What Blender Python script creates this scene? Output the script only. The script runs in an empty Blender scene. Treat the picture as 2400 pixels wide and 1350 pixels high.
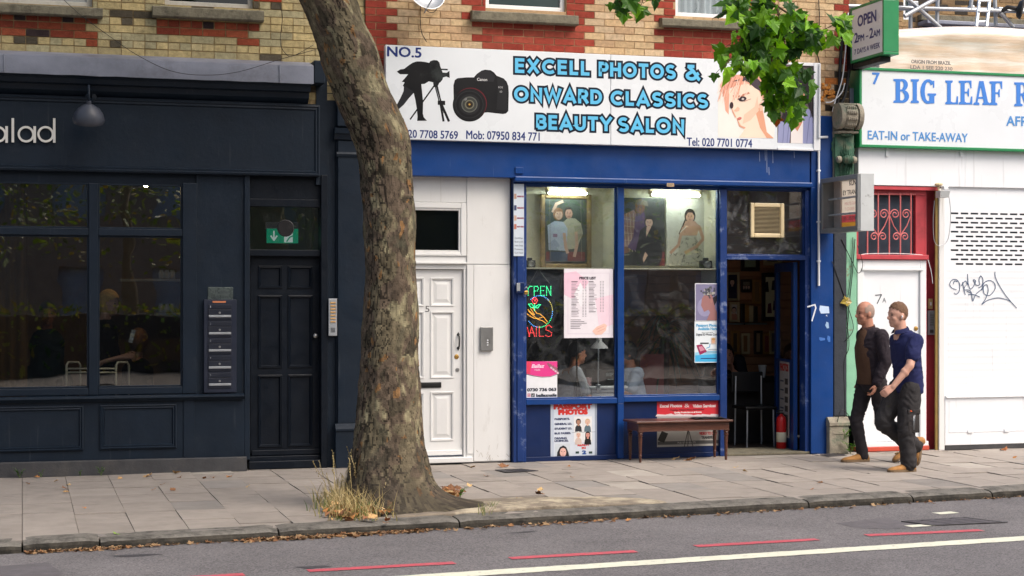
import bpy, bmesh, math, random
from mathutils import Vector, Matrix, noise
rad = math.radians
scene = bpy.context.scene
COL = scene.collection

# ------------------------------------------------------------------ camera
F, D, H, YH, TH = 3900.0, 16.7, 1.72, 699.0, rad(16.4)     # focal length in photo pixels, distance to the facade, eye height
cs, sn = math.cos(TH), math.sin(TH)
cam_d = bpy.data.cameras.new('camera')
cam = bpy.data.objects.new('camera', cam_d)
COL.objects.link(cam)
cam.location = (0, -D, H)
cam.rotation_euler = (rad(90), 0, -TH)
cam_d.sensor_width = 36.0
cam_d.lens = F / 2400 * 36.0
cam_d.shift_y = 0.01
cam_d.clip_start, cam_d.clip_end = 0.1, 600
scene.camera = cam

# ------------------------------------------------------------------ light
SUN_EL, SUN_AZ = rad(52), math.atan2(0.62, -0.78)           # a bright overcast, brightest behind and right of the camera
world = bpy.data.worlds.new('World')
scene.world = world
world.use_nodes = True
nt = world.node_tree
sky = nt.nodes.new('ShaderNodeTexSky')
sky.sky_type = 'NISHITA'
sky.sun_disc = False
sky.sun_elevation = SUN_EL
sky.sun_rotation = SUN_AZ
sky.air_density = 1.0
sky.dust_density = 6.0
sky.ozone_density = 1.0
nt.links.new(sky.outputs[0], nt.nodes['Background'].inputs[0])
nt.nodes['Background'].inputs[1].default_value = 0.15
sun_d = bpy.data.lights.new('sun', 'SUN')
sun_d.energy = 1.5
sun_d.angle = rad(30)
sun_d.color = (1.0, 0.955, 0.91)
sun = bpy.data.objects.new('sun', sun_d)
COL.objects.link(sun)
sdir = Vector((math.sin(SUN_AZ) * math.cos(SUN_EL), math.cos(SUN_AZ) * math.cos(SUN_EL), math.sin(SUN_EL)))
sun.rotation_euler = (-sdir).to_track_quat('-Z', 'Y').to_euler()
sun.location = sdir * 40
scene.view_settings.view_transform = 'Standard'
scene.view_settings.look = 'None'
scene.view_settings.gamma = 1.0
scene.view_settings.exposure = 0.5
scene.cycles.max_bounces = 8
scene.cycles.diffuse_bounces = 4
scene.cycles.glossy_bounces = 3
scene.cycles.transparent_max_bounces = 16
scene.cycles.caustics_reflective = False
scene.cycles.caustics_refractive = False
scene.cycles.sample_clamp_indirect = 4.0
scene.cycles.use_denoising = True

# ------------------------------------------------------------------ geometry of the place, measured in photo pixels
def W(px, py, Y=0.0):
    """the point of the vertical plane y = Y that the photo shows at pixel px, py"""
    u = (px - 1200) / F
    t = (D + Y) / (cs - u * sn)
    return Vector((t * (sn + u * cs), Y, H + t * (YH - py) / F))
def X(px, Y=0.0): return W(px, 0, Y).x
def Z(px, py, Y=0.0): return W(px, py, Y).z
def G(px, py, z=0.0):
    """the point of the level z that the photo shows at pixel px, py"""
    u = (px - 1200) / F
    t = F * (H - z) / (py - YH)
    return Vector((t * (sn + u * cs), -D + t * (cs - u * sn), z))
def lin(c):
    c /= 255.0
    return c / 12.92 if c <= 0.04045 else ((c + 0.055) / 1.055) ** 2.4
def S(r, g, b, k=1.0): return (lin(r) * k, lin(g) * k, lin(b) * k)

# ------------------------------------------------------------------ objects
ROOTS = {}
def tag(o, label=None, cat=None, group=None, kind=None):
    if label: o['label'] = label
    if cat: o['category'] = cat
    if group: o['group'] = group
    if kind: o['kind'] = kind
    return o
def thing(name, label, cat, loc=(0, 0, 0), group=None):
    o = bpy.data.objects.new(name, None)
    COL.objects.link(o)
    o.location = loc
    o.empty_display_size = 0.1
    return tag(o, label, cat, group)
def put(name, me, parent=None):
    o = bpy.data.objects.new(name, me)
    COL.objects.link(o)
    if parent is not None:
        o.parent = parent
        o.matrix_parent_inverse = Matrix.Translation(-parent.location) if parent.type == 'EMPTY' else Matrix.Identity(4)
    return o
def copy_tree(o, parent=None):
    c = o.copy()
    COL.objects.link(c)
    if parent is not None: c.parent = parent
    for ch in list(o.children): copy_tree(ch, c)
    return c

class MB:
    """collects faces and links them as one mesh object"""
    def __init__(s, col=None): s.v, s.f, s.c, s.m, s.col, s.mi = [], [], [], [], col, 0
    def face(s, pts, col=None):
        i = len(s.v)
        s.v.extend([tuple(p) for p in pts]); s.f.append(tuple(range(i, i + len(pts)))); s.c.append(col or s.col); s.m.append(s.mi)
    def idx(s, verts, faces, col=None):
        i = len(s.v)
        s.v.extend([tuple(p) for p in verts])
        for f in faces:
            s.f.append(tuple(i + k for k in f)); s.c.append(col or s.col); s.m.append(s.mi)
    def box(s, x0, x1, y0, y1, z0, z1, col=None, bev=0.0):
        if x0 > x1: x0, x1 = x1, x0
        if y0 > y1: y0, y1 = y1, y0
        if z0 > z1: z0, z1 = z1, z0
        b = min(bev, (x1 - x0) * .4, (y1 - y0) * .4, (z1 - z0) * .4)
        if b <= 0:
            vs = [(x0, y0, z0), (x1, y0, z0), (x1, y1, z0), (x0, y1, z0), (x0, y0, z1), (x1, y0, z1), (x1, y1, z1), (x0, y1, z1)]
            s.idx(vs, [(0, 3, 2, 1), (4, 5, 6, 7), (0, 1, 5, 4), (1, 2, 6, 5), (2, 3, 7, 6), (3, 0, 4, 7)], col)
        else:                                                  # chamfered edges
            bm = bmesh.new()
            r = bmesh.ops.create_cube(bm, size=1)
            for v in bm.verts: v.co = Vector(((x0 + x1) / 2 + v.co.x * (x1 - x0), (y0 + y1) / 2 + v.co.y * (y1 - y0), (z0 + z1) / 2 + v.co.z * (z1 - z0)))
            bmesh.ops.bevel(bm, geom=list(bm.edges), offset=b, segments=2, profile=0.5, affect='EDGES')
            s.bm(bm, col)
        return s
    def bm(s, bm, col=None):
        bm.verts.index_update()
        s.idx([v.co[:] for v in bm.verts], [[v.index for v in f.verts] for f in bm.faces], col)
        bm.free()
    def rings(s, rs, col=None, closed=True, caps=True):
        n = len(rs[0]); vs = [p for r in rs for p in r]; fs = []
        for i in range(len(rs) - 1):
            for k in range(n if closed else n - 1):
                a, b = i * n + k, i * n + (k + 1) % n
                fs.append((a, b, b + n, a + n))
        if caps and closed: fs += [tuple(range(n - 1, -1, -1)), tuple(range((len(rs) - 1) * n, len(rs) * n))]
        s.idx(vs, fs, col)
        return s
    def tube(s, pts, r, n=8, col=None, caps=True):
        pts = [Vector(p) for p in pts]; rs = []
        rr = r if isinstance(r, (list, tuple)) else [r] * len(pts)
        up = None
        for i, p in enumerate(pts):
            d = (pts[min(i + 1, len(pts) - 1)] - pts[max(i - 1, 0)]).normalized()
            if up is None: up = d.orthogonal().normalized()
            up = (up - d * up.dot(d)); up = up.normalized() if up.length > 1e-6 else d.orthogonal().normalized()
            q = d.cross(up)
            rs.append([p + (up * math.cos(2 * math.pi * k / n) + q * math.sin(2 * math.pi * k / n)) * rr[i] for k in range(n)])
        return s.rings(rs, col, caps=caps)
    def lathe(s, base, prof, n=20, axis=(0, 0, 1), col=None, caps=True):
        ax = Vector(axis).normalized(); a = ax.orthogonal().normalized(); b = ax.cross(a); base = Vector(base)
        return s.rings([[base + ax * z + (a * math.cos(2 * math.pi * k / n) + b * math.sin(2 * math.pi * k / n)) * max(r, 1e-4) for k in range(n)] for r, z in prof], col, caps=caps)
    def ball(s, c, r, n=12, col=None):
        r = r if isinstance(r, (tuple, list)) else (r, r, r); c = Vector(c); m = max(4, n // 2)
        s.rings([[c + Vector((r[0] * math.sin(math.pi * (i + .02) / (m + .04)) * math.cos(2 * math.pi * k / n), r[1] * math.sin(math.pi * (i + .02) / (m + .04)) * math.sin(2 * math.pi * k / n), -r[2] * math.cos(math.pi * (i + .02) / (m + .04)))) for k in range(n)] for i in range(m + 1)], col)
        return s
    def prism(s, pts, d, col=None):
        """a flat outline given thickness along vector d"""
        pts = [Vector(p) for p in pts]; d = Vector(d); n = len(pts)
        s.idx(pts + [p + d for p in pts], [tuple(range(n)), tuple(range(2 * n - 1, n - 1, -1))] + [(k, k + n, (k + 1) % n + n, (k + 1) % n) for k in range(n)], col)
        return s
    def build(s, name, mats, parent=None, smooth=False, flip=False):
        me = bpy.data.meshes.new(name)
        me.from_pydata(s.v, [], s.f)
        for m in (mats if isinstance(mats, (list, tuple)) else [mats]): me.materials.append(m)
        if any(s.m): me.polygons.foreach_set('material_index', s.m)
        if any(c is not None for c in s.c):
            at = me.color_attributes.new('Col', 'FLOAT_COLOR', 'CORNER'); buf = []
            for f, c in zip(s.f, s.c): buf.extend((*(c or (.5, .5, .5)), 1.0) * len(f))
            at.data.foreach_set('color', buf)
        if smooth: me.polygons.foreach_set('use_smooth', [True] * len(me.polygons))
        me.update()
        if smooth == 'auto':
            me.set_sharp_from_angle(angle=rad(38))
        return put(name, me, parent)

# ------------------------------------------------------------------ materials
def mat(name, col=(.5, .5, .5), rough=.6, var=.12, scale=6.0, bump=0.0, bscale=60.0, metal=0.0, spec=.5, attr=False, emit=None, estr=0, dirt=None, dscale=3.0, damt=0.5, dlo=.5, dhi=.72, stretch=None, coat=0, rvar=.1, streak=None, stlo=.64, stamt=.6):
    m = bpy.data.materials.new(name); m.use_nodes = True; t = m.node_tree; N = t.nodes; L = t.links
    b = N['Principled BSDF']; b.inputs['Roughness'].default_value = rough; b.inputs['Metallic'].default_value = metal; b.inputs['Specular IOR Level'].default_value = spec
    if coat: b.inputs['Coat Weight'].default_value = coat; b.inputs['Coat Roughness'].default_value = .08
    tc = N.new('ShaderNodeTexCoord'); src = tc.outputs['Object']
    if stretch:
        mp = N.new('ShaderNodeMapping'); mp.inputs['Scale'].default_value = stretch; L.new(src, mp.inputs[0]); src = mp.outputs[0]
    def nz(sc, det=6.0, ro=.6):
        n = N.new('ShaderNodeTexNoise'); n.inputs['Scale'].default_value = sc; n.inputs['Detail'].default_value = det; n.inputs['Roughness'].default_value = ro; L.new(src, n.inputs['Vector']); return n.outputs['Fac']
    def ramp(f, a, c, lo=0., hi=1.):
        r = N.new('ShaderNodeMapRange'); r.inputs['From Min'].default_value = a; r.inputs['From Max'].default_value = c; r.inputs['To Min'].default_value = lo; r.inputs['To Max'].default_value = hi; L.new(f, r.inputs['Value']); return r.outputs[0]
    def mix(f, a, c, mode='MIX'):
        x = N.new('ShaderNodeMix'); x.data_type = 'RGBA'; x.blend_type = mode
        for inp, val in ((x.inputs[0], f), (x.inputs[6], a), (x.inputs[7], c)):
            if hasattr(val, 'is_output'): L.new(val, inp)
            elif isinstance(val, (int, float)): inp.default_value = val
            else: inp.default_value = (*val, 1)
        return x.outputs[2]
    if attr:
        a = N.new('ShaderNodeAttribute'); a.attribute_name = 'Col'; base = a.outputs['Color']
    else:
        base = col
    if var:
        n1 = nz(scale); g = ramp(n1, .25, .75, 1 - var, 1 + var)
        cx = N.new('ShaderNodeCombineColor')
        for k in range(3): L.new(g, cx.inputs[k])
        base = mix(1.0, base, cx.outputs[0], 'MULTIPLY')
    if dirt:
        d = ramp(nz(dscale, 8, .7), dlo, dhi, 0, damt); base = mix(d, base, dirt)
    if streak:                                                  # drips and scuffs that run down the surface
        mp2 = N.new('ShaderNodeMapping'); mp2.inputs['Scale'].default_value = (14, 14, .9); L.new(tc.outputs['Object'], mp2.inputs[0]); n2 = N.new('ShaderNodeTexNoise'); n2.inputs['Scale'].default_value = 1.6; n2.inputs['Detail'].default_value = 6; L.new(mp2.outputs[0], n2.inputs['Vector'])
        base = mix(ramp(n2.outputs['Fac'], stlo, stlo + .1, 0, stamt), base, streak)
    if hasattr(base, 'is_output'): L.new(base, b.inputs['Base Color'])
    else: b.inputs['Base Color'].default_value = (*base, 1)
    if rvar: L.new(ramp(nz(scale * 1.7), .3, .7, max(0, rough - rvar), min(1, rough + rvar)), b.inputs['Roughness'])
    if bump:
        bp = N.new('ShaderNodeBump'); bp.inputs['Strength'].default_value = min(1, bump); bp.inputs['Distance'].default_value = .01; L.new(nz(bscale, 8, .65), bp.inputs['Height']); L.new(bp.outputs[0], b.inputs['Normal'])
    if emit:
        b.inputs['Emission Color'].default_value = (*emit, 1); b.inputs['Emission Strength'].default_value = estr
    m['_api'] = 1
    del m['_api']
    return m
def glass(name, refl=.09, tint=(.82, .86, .86), smear=0.0):
    m = bpy.data.materials.new(name); m.use_nodes = True; t = m.node_tree; N = t.nodes; L = t.links
    N.remove(N['Principled BSDF']); out = N['Material Output']
    tr = N.new('ShaderNodeBsdfTransparent'); tr.inputs[0].default_value = (*tint, 1)
    gl = N.new('ShaderNodeBsdfGlossy'); gl.inputs['Roughness'].default_value = .01; gl.inputs[0].default_value = (1, 1, 1, 1)
    lw = N.new('ShaderNodeLayerWeight'); lw.inputs[0].default_value = .5
    pw = N.new('ShaderNodeMath'); pw.operation = 'POWER'; L.new(lw.outputs['Facing'], pw.inputs[0]); pw.inputs[1].default_value = 4
    ma = N.new('ShaderNodeMath'); ma.operation = 'MULTIPLY_ADD'; L.new(pw.outputs[0], ma.inputs[0]); ma.inputs[1].default_value = .8; ma.inputs[2].default_value = refl
    mx = N.new('ShaderNodeMixShader'); L.new(ma.outputs[0], mx.inputs[0]); L.new(tr.outputs[0], mx.inputs[1]); L.new(gl.outputs[0], mx.inputs[2])
    last = mx.outputs[0]
    tc = N.new('ShaderNodeTexCoord')
    wv = N.new('ShaderNodeTexNoise'); wv.inputs['Scale'].default_value = 1.3; L.new(tc.outputs['Object'], wv.inputs['Vector'])
    bp = N.new('ShaderNodeBump'); bp.inputs['Strength'].default_value = .05; bp.inputs['Distance'].default_value = .05; L.new(wv.outputs['Fac'], bp.inputs['Height']); L.new(bp.outputs[0], gl.inputs['Normal'])
    if smear:                                                    # wiped and dusty patches on the glass
        df = N.new('ShaderNodeBsdfDiffuse'); df.inputs[0].default_value = (.62, .64, .66, 1)
        n = N.new('ShaderNodeTexNoise'); n.inputs['Scale'].default_value = 3.2; n.inputs['Detail'].default_value = 9; n.inputs['Roughness'].default_value = .7; n.inputs['Distortion'].default_value = 1.4; L.new(tc.outputs['Object'], n.inputs['Vector'])
        r = N.new('ShaderNodeMapRange'); r.inputs['From Min'].default_value = .5; r.inputs['From Max'].default_value = .85; r.inputs['To Max'].default_value = smear; r.inputs['To Min'].default_value = smear * .06; L.new(n.outputs['Fac'], r.inputs['Value'])
        m2 = N.new('ShaderNodeMixShader'); L.new(r.outputs[0], m2.inputs[0]); L.new(last, m2.inputs[1]); L.new(df.outputs[0], m2.inputs[2]); last = m2.outputs[0]
    L.new(last, out.inputs[0])
    return m

M = {}
M['brick'] = mat('brick', attr=True, rough=.9, var=.28, scale=22, bump=.7, bscale=90, spec=.2, dirt=S(60, 54, 46), dscale=9, damt=.5, dlo=.62, dhi=.8)
M['mortar'] = mat('mortar', S(176, 152, 112, .8), rough=.95, var=.2, scale=30, bump=.5, spec=.15)
M['mortar_b'] = mat('mortar_pale', S(196, 164, 128, .85), rough=.95, var=.15, scale=30, bump=.5, spec=.15)
M['navy'] = mat('navy_paint', S(20, 32, 45, 1.0), rough=.48, var=.2, scale=3, bump=.2, bscale=22, spec=.27, dirt=S(56, 62, 68), dscale=5, damt=.4, dlo=.58, dhi=.85, streak=S(60, 66, 72), stlo=.64, stamt=.4)
M['navy_door'] = mat('navy_door_paint', S(10, 19, 30, .9), rough=.42, var=.2, scale=5, bump=.15, bscale=30, spec=.27, dirt=S(95, 82, 66), dscale=16, damt=.55, dlo=.69, dhi=.82)
M['plinth'] = mat('plinth_paint', S(58, 58, 60), rough=.7, var=.2, scale=6, bump=.4, bscale=40, dirt=S(88, 84, 78), dscale=4, damt=.6)
M['lead'] = mat('lead', S(132, 136, 150, .95), rough=.5, var=.22, scale=3, bump=.5, bscale=6, metal=.1, dirt=S(70, 66, 64), dscale=2.5, damt=.5)
M['blue'] = mat('blue_paint', S(13, 60, 124, 1.0), rough=.38, var=.12, scale=3, bump=.12, bscale=30, spec=.4, dirt=S(84, 104, 150), dscale=4.5, damt=.4, dlo=.66, dhi=.9, streak=S(120, 136, 170), stlo=.68, stamt=.5)
M['blue_worn'] = mat('worn_blue_paint', S(16, 50, 110, 1.0), rough=.45, var=.16, scale=5, bump=.15, bscale=30, spec=.4, dirt=S(170, 182, 205), dscale=5, damt=.75, dlo=.55, dhi=.72)
M['blue_dark'] = mat('dark_blue_paint', S(14, 38, 84, .9), rough=.4, var=.15, scale=4, spec=.35)
M['white'] = mat('white_paint', S(222, 222, 220), rough=.5, var=.04, scale=3, bump=.1, bscale=20, dirt=S(150, 142, 130), dscale=6, damt=.4, dlo=.64, dhi=.85)
M['white_panel'] = mat('white_panel_paint', S(224, 224, 222), rough=.5, var=.05, scale=2.2, bump=.12, bscale=6, dirt=S(128, 120, 106), dscale=3.2, damt=.45, dlo=.6, dhi=.85, stretch=(1.6, 1.6, .5), streak=S(170, 164, 152), stlo=.64, stamt=.4)
M['upvc'] = mat('white_plastic', S(232, 234, 236), rough=.35, var=.03, dirt=S(120, 118, 112), dscale=8, damt=.3, dlo=.68, dhi=.85)
M['shutter'] = mat('shutter_paint', S(232, 235, 238), rough=.5, var=.03, scale=3, bump=.05, dirt=S(130, 134, 138), dscale=7, damt=.3, dlo=.68, dhi=.85, streak=S(186, 188, 190), stlo=.62, stamt=.4)
M['sign_face'] = mat('sign_face', S(226, 231, 235), rough=.32, var=.04, scale=2, dirt=S(150, 160, 160), dscale=2, damt=.25, dlo=.6, dhi=.85)
M['print'] = mat('printed_sheet', attr=True, rough=.45, var=.05, scale=12)
M['print_sign'] = mat('printed_sign', attr=True, spec=.25, rough=.45, var=.05, scale=3, dirt=S(150, 165, 160), dscale=1.8, damt=.16, dlo=.58, dhi=.8)
M['stone'] = mat('sill_stone', S(124, 118, 100, .9), rough=.9, var=.3, scale=14, bump=.8, bscale=50, dirt=S(62, 58, 48), dscale=8, damt=.8, dlo=.5, dhi=.7)
M['steel'] = mat('brushed_steel', S(160, 160, 158), rough=.35, var=.08, metal=.8, spec=.5)
M['galv'] = mat('galvanised_steel', S(176, 180, 184), rough=.4, var=.12, scale=10, metal=.55)
M['black'] = mat('black_metal', S(20, 20, 21), rough=.4, var=.1)
M['blackrub'] = mat('black_cable', S(22, 22, 24), rough=.6, var=.2)
M['brass'] = mat('brass', S(190, 150, 80), rough=.3, metal=.8, var=.1)
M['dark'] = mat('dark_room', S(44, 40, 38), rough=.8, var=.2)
M['darkfloor'] = mat('dark_floor', S(60, 52, 46), rough=.5, var=.2)
M['glass_a'] = glass('shop_glass', .2, (.84, .86, .84))
M['glass_b'] = glass('smeared_glass', .16, (.9, .92, .92), .09)
M['glass_c'] = glass('dusty_glass', .08, (.72, .76, .76), .05)
M['glass_s'] = glass('scratched_glass', .08, (.8, .82, .82), .3)
M['win_dark'] = mat('dark_window_glass', S(8, 12, 13), rough=.06, var=0, spec=.6, rvar=0)
M['curtain'] = mat('curtain_cloth', S(176, 186, 192), rough=.9, var=.25, scale=2.5, stretch=(6, 6, .3))
M['red'] = mat('red_paint', S(188, 66, 74), rough=.45, var=.1, bump=.1, dirt=S(120, 44, 48), dscale=5, damt=.5)
M['pink'] = mat('faded_red_metal', S(206, 112, 112), rough=.5, var=.1)
M['redstep'] = mat('red_step_paint', S(196, 76, 56), rough=.6, var=.12, dirt=S(120, 60, 50), dscale=8, damt=.4)
M['olive'] = mat('olive_wood', S(136, 112, 58), rough=.6, var=.2, scale=10)
M['green'] = mat('green_paint', S(30, 132, 78), rough=.4, var=.08, scale=5, dirt=S(170, 190, 175), dscale=14, damt=.7, dlo=.7, dhi=.8)
M['mint'] = mat('mint_paint', S(134, 190, 158), rough=.6, var=.1, bump=.2, dirt=S(140, 122, 100), dscale=6, damt=.9, dlo=.6, dhi=.66)
M['blackwall'] = mat('black_render', S(44, 49, 58), rough=.55, var=.2, scale=8, bump=.5, bscale=18, dirt=S(150, 156, 160), dscale=14, damt=.7, dlo=.7, dhi=.76)
M['corbel'] = mat('corbel_paint', S(62, 104, 82, .8), rough=.75, var=.35, scale=14, bump=.7, bscale=40, dirt=S(104, 104, 84), dscale=7, damt=.8, dlo=.52, dhi=.64)
M['corbel_s'] = mat('corbel_stone', S(148, 140, 124, 1.0), rough=.85, var=.35, scale=12, bump=.8, bscale=40, dirt=S(70, 96, 76), dscale=6, damt=.8, dlo=.52, dhi=.66)
M['wood'] = mat('dark_wood', S(84, 50, 38), rough=.35, var=.3, scale=5, stretch=(1.5, 14, 14), spec=.5, bump=.1, dirt=S(40, 24, 20), dscale=6, damt=.5)
M['cream'] = mat('cream_plastic', S(218, 200, 160), rough=.45, var=.05)
M['creamwall'] = mat('cream_board', S(228, 222, 198), rough=.8, var=.06)
M['gilt'] = mat('old_gilt', S(150, 126, 84), rough=.5, var=.3, scale=30, metal=.3, bump=.4)
# ------------------------------------------------------------------ ground
KA, RZ = 0.107, -.07                                            # the kerb is not quite parallel to the shops; level of the road
def kerb_y(x): return -4.55 + (x + .15) * KA
M['slab'] = mat('paving_slab', attr=True, rough=.85, var=.12, scale=5, bump=.35, bscale=120, spec=.25, dirt=S(98, 92, 86), dscale=2.2, damt=.4, dlo=.52, dhi=.75)
M['joint'] = mat('paving_joint', S(84, 76, 68), rough=.95, var=.3, scale=12)
M['kerbstone'] = mat('kerb_granite', S(124, 120, 113, .75), rough=.85, var=.28, scale=40, bump=.6, bscale=60, spec=.25, dirt=S(46, 45, 42), dscale=6, damt=.85, dlo=.46, dhi=.66)
def asphalt():
    m = mat('asphalt', S(109, 106, 107, .87), rough=.85, var=.16, scale=1.1, bump=.6, bscale=170, spec=.3, dirt=S(132, 128, 128, .85), dscale=.7, damt=.5, dlo=.48, dhi=.7)
    t = m.node_tree; N = t.nodes; L = t.links; b = N['Principled BSDF']; src = b.inputs['Base Color'].links[0].from_socket
    tc = N.new('ShaderNodeTexCoord'); v = N.new('ShaderNodeTexVoronoi'); v.inputs['Scale'].default_value = 95; L.new(tc.outputs['Object'], v.inputs[0])
    r = N.new('ShaderNodeMapRange'); L.new(v.outputs['Color'], r.inputs[0]); r.inputs[1].default_value = .1; r.inputs[2].default_value = .9; r.inputs[3].default_value = .62; r.inputs[4].default_value = 1.45
    x = N.new('ShaderNodeMix'); x.data_type = 'RGBA'; x.blend_type = 'MULTIPLY'; x.inputs[0].default_value = 1; L.new(src, x.inputs[6]); L.new(r.outputs[0], x.inputs[7]); L.new(x.outputs[2], b.inputs['Base Color'])
    return m
M['asphalt'] = asphalt()
rng = random.Random(5)
g = MB(); g.box(-300, 300, -300, 300, -.5, -.3); tag(g.build('ground', mat('earth', S(92, 84, 70), rough=.95)), kind='structure')
g = MB()
g.face([(-60, kerb_y(-60) + .05, RZ), (-60, -16.2 - 60 * KA + .4, RZ), (60, -16.2 + 60 * KA, RZ), (60, kerb_y(60) + .05, RZ)])
tag(g.build('road', M['asphalt']), kind='structure')
g = MB()
g.box(-60, 60, -28, -16.6, -.3, -.02)
tag(g.build('far_pavement', M['joint']), kind='structure')
# paving slabs laid in columns at right angles to the shops
g = MB()
CW, CL, GAP = .398, .60, .0045
i0, i1 = int(-3 / CW), int(15 / CW)
def pit(x, y): return ((x - 3.7) / 1.15) ** 2 + ((y + 3.5) / .5) ** 2 < 1
def slab_cut(x, y):                                             # stop at the kerb
    return max(y, kerb_y(x) + .16)
for i in range(i0, i1):
    off = rng.choice([0, .3, .2, .45, .1])
    for j in range(-9, 2):
        x0, x1 = i * CW + GAP / 2, (i + 1) * CW - GAP / 2
        y0, y1 = j * CL - off + GAP / 2, (j + 1) * CL - off - GAP / 2
        if y1 < kerb_y(x0) + .14 or y0 > .06: continue
        y1 = min(y1, .06)
        if pit((x0 + x1) / 2, (y0 + y1) / 2): continue
        zz = rng.uniform(-.0035, .003); tx, ty = rng.uniform(-.006, .006), rng.uniform(-.005, .005)
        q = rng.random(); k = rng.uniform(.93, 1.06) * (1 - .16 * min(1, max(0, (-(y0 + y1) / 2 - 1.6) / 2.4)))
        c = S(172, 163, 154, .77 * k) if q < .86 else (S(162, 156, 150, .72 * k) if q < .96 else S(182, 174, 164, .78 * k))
        P = [(x0, slab_cut(x0, y0)), (x1, slab_cut(x1, y0)), (x1, slab_cut(x1, y1)), (x0, slab_cut(x0, y1))]
        top = [(x, y, zz + tx * (x - x0) / CW + ty * (y - y0) / CL) for x, y in P]
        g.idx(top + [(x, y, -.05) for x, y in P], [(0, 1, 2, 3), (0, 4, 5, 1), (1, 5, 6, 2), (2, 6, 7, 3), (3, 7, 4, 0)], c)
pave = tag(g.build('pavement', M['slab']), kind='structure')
g = MB()
n = 60
for i in range(n):
    xa, xb = -4 + i * 20 / n, -4 + (i + 1) * 20 / n
    g.face([(xa, kerb_y(xa) + .1, -.014), (xb, kerb_y(xb) + .1, -.014), (xb, .3, -.014), (xa, .3, -.014)])
tag(g.build('pavement_bed', M['joint']), kind='structure')
# granite kerb: rounded stones with open joints
g = MB(); xs = sorted([-4.5, -3.2, -2, -1, X_ := 0] + [G(p, 1250).x for p in (230, 665, 1143)] + [G(1945, 1185).x, G(2180, 1168).x, G(2380, 1160).x, 9.6, 11, 12.6, 14.5, 16])
for a, b in zip(xs, xs[1:]):
    if b - a < .25: continue
    dz, dy = rng.uniform(-.008, .008), rng.uniform(-.008, .008)
    prof = [(.27, -.12), (.27, .004), (.09, .001), (.045, -.005), (.018, -.018), (.004, -.04), (.0, -.12)]
    rs = []
    m = max(3, int((b - a) / .07))
    for k in range(m + 1):
        x = a + .006 + (b - a - .012) * k / m
        e = .006 * noise.noise((x * 6, 3, 1)) + (-.012 if k in (0, m) else 0)
        rs.append([(x, kerb_y(x) + p - (e if p < .1 else 0) + dy, z + dz + (e * .8 if -.1 < z else 0)) for p, z in prof])
    for r0, r1 in zip(rs, rs[1:]):
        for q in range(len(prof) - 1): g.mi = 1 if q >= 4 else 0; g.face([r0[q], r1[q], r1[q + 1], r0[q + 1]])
    g.face(rs[0][::-1]); g.face(rs[-1])
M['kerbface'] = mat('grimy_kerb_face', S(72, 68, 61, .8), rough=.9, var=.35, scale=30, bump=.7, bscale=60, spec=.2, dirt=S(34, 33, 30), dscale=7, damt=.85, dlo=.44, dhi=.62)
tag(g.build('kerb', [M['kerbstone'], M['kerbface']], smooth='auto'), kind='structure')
# painted lines
def stripe(B, a, b, w, z=RZ + .004, worn=0):
    a, b = Vector(a), Vector(b); d = (b - a).normalized(); q = Vector((-d.y, d.x, 0)) * w / 2; m = max(2, int((b - a).length / .06)); rr = random.Random(int(a.x * 100))
    prev = None
    for k in range(m + 1):
        p = a.lerp(b, k / m); j = [rr.uniform(-.006, .006), rr.uniform(-.006, .006)]
        cur = ((p + q * (1 + j[0] * 12)).to_tuple()[:2] + (z,), (p - q * (1 + j[1] * 12)).to_tuple()[:2] + (z,))
        if prev: B.face([prev[0], prev[1], cur[1], cur[0]])
        prev = cur
M['white_line'] = mat('road_paint_white', S(222, 222, 202, .86), rough=.75, var=.1, scale=9, bump=.4, bscale=150, dirt=S(126, 122, 120), dscale=18, damt=.75, dlo=.55, dhi=.7)
M['red_line'] = mat('road_paint_red', S(194, 82, 94, .85), rough=.75, var=.12, scale=9, bump=.4, bscale=150, dirt=S(112, 98, 102), dscale=16, damt=.9, dlo=.52, dhi=.68)
g = MB(); a, b = G(1600, 1314, RZ), G(2400, 1262.5, RZ); d = b - a
stripe(g, a - d * 2.6, b + d * 2.5, .185)
tag(g.build('white_edge_line', M['white_line']), kind='structure')
for k, (x0, y0, x1, y1) in enumerate([(250, 1366, 572, 1347), (722, 1339, 1065, 1320), (1195, 1309.5, 1490, 1293), (1630, 1281, 1915, 1265), (2030, 1255.5, 2300, 1243.5)]):
    g = MB(); stripe(g, G(x0, y0, RZ), G(x1, y1, RZ), .10); tag(g.build('red_road_marking', M['red_line']), kind='structure')
for (px, py, w, l) in [(2219, 1203.5, .11, .10), (2158, 1233.5, .11, .11)]:
    g = MB(); p = G(px, py, RZ); stripe(g, p - Vector((l, 0, 0)), p + Vector((l, .03, 0)), w); tag(g.build('white_road_marking', M['white_line']), kind='structure')
# dark worn streaks and an old repair in the road
M['tar'] = mat('tar_streak', S(66, 64, 68, .8), rough=.8, var=.3, scale=20, bump=.5, bscale=150); M['patch'] = mat('road_repair', S(100, 96, 99, .83), rough=.85, var=.2, scale=8, bump=.6, bscale=160)
for (mm, pts) in (('tar', [(258, 1303), (300, 1300), (350, 1298), (384, 1298.5), (350, 1302), (300, 1306)]), ('tar', [(1185, 1250), (1230, 1245), (1262, 1244), (1235, 1248.5)]), ('patch', [(1960, 1226), (2075, 1213), (2112, 1222), (2188, 1234), (2080, 1240), (2000, 1236)]), ('patch', [(-40, 1330), (110, 1318), (150, 1345), (60, 1372), (-40, 1372)]), ('tar', [(690, 1329), (760, 1325), (780, 1328), (720, 1333)])):
    g = MB(); g.face([G(x, y, RZ + .002) for x, y in pts][::-1]); tag(g.build('road_repair', M[mm]), kind='structure')
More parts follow.
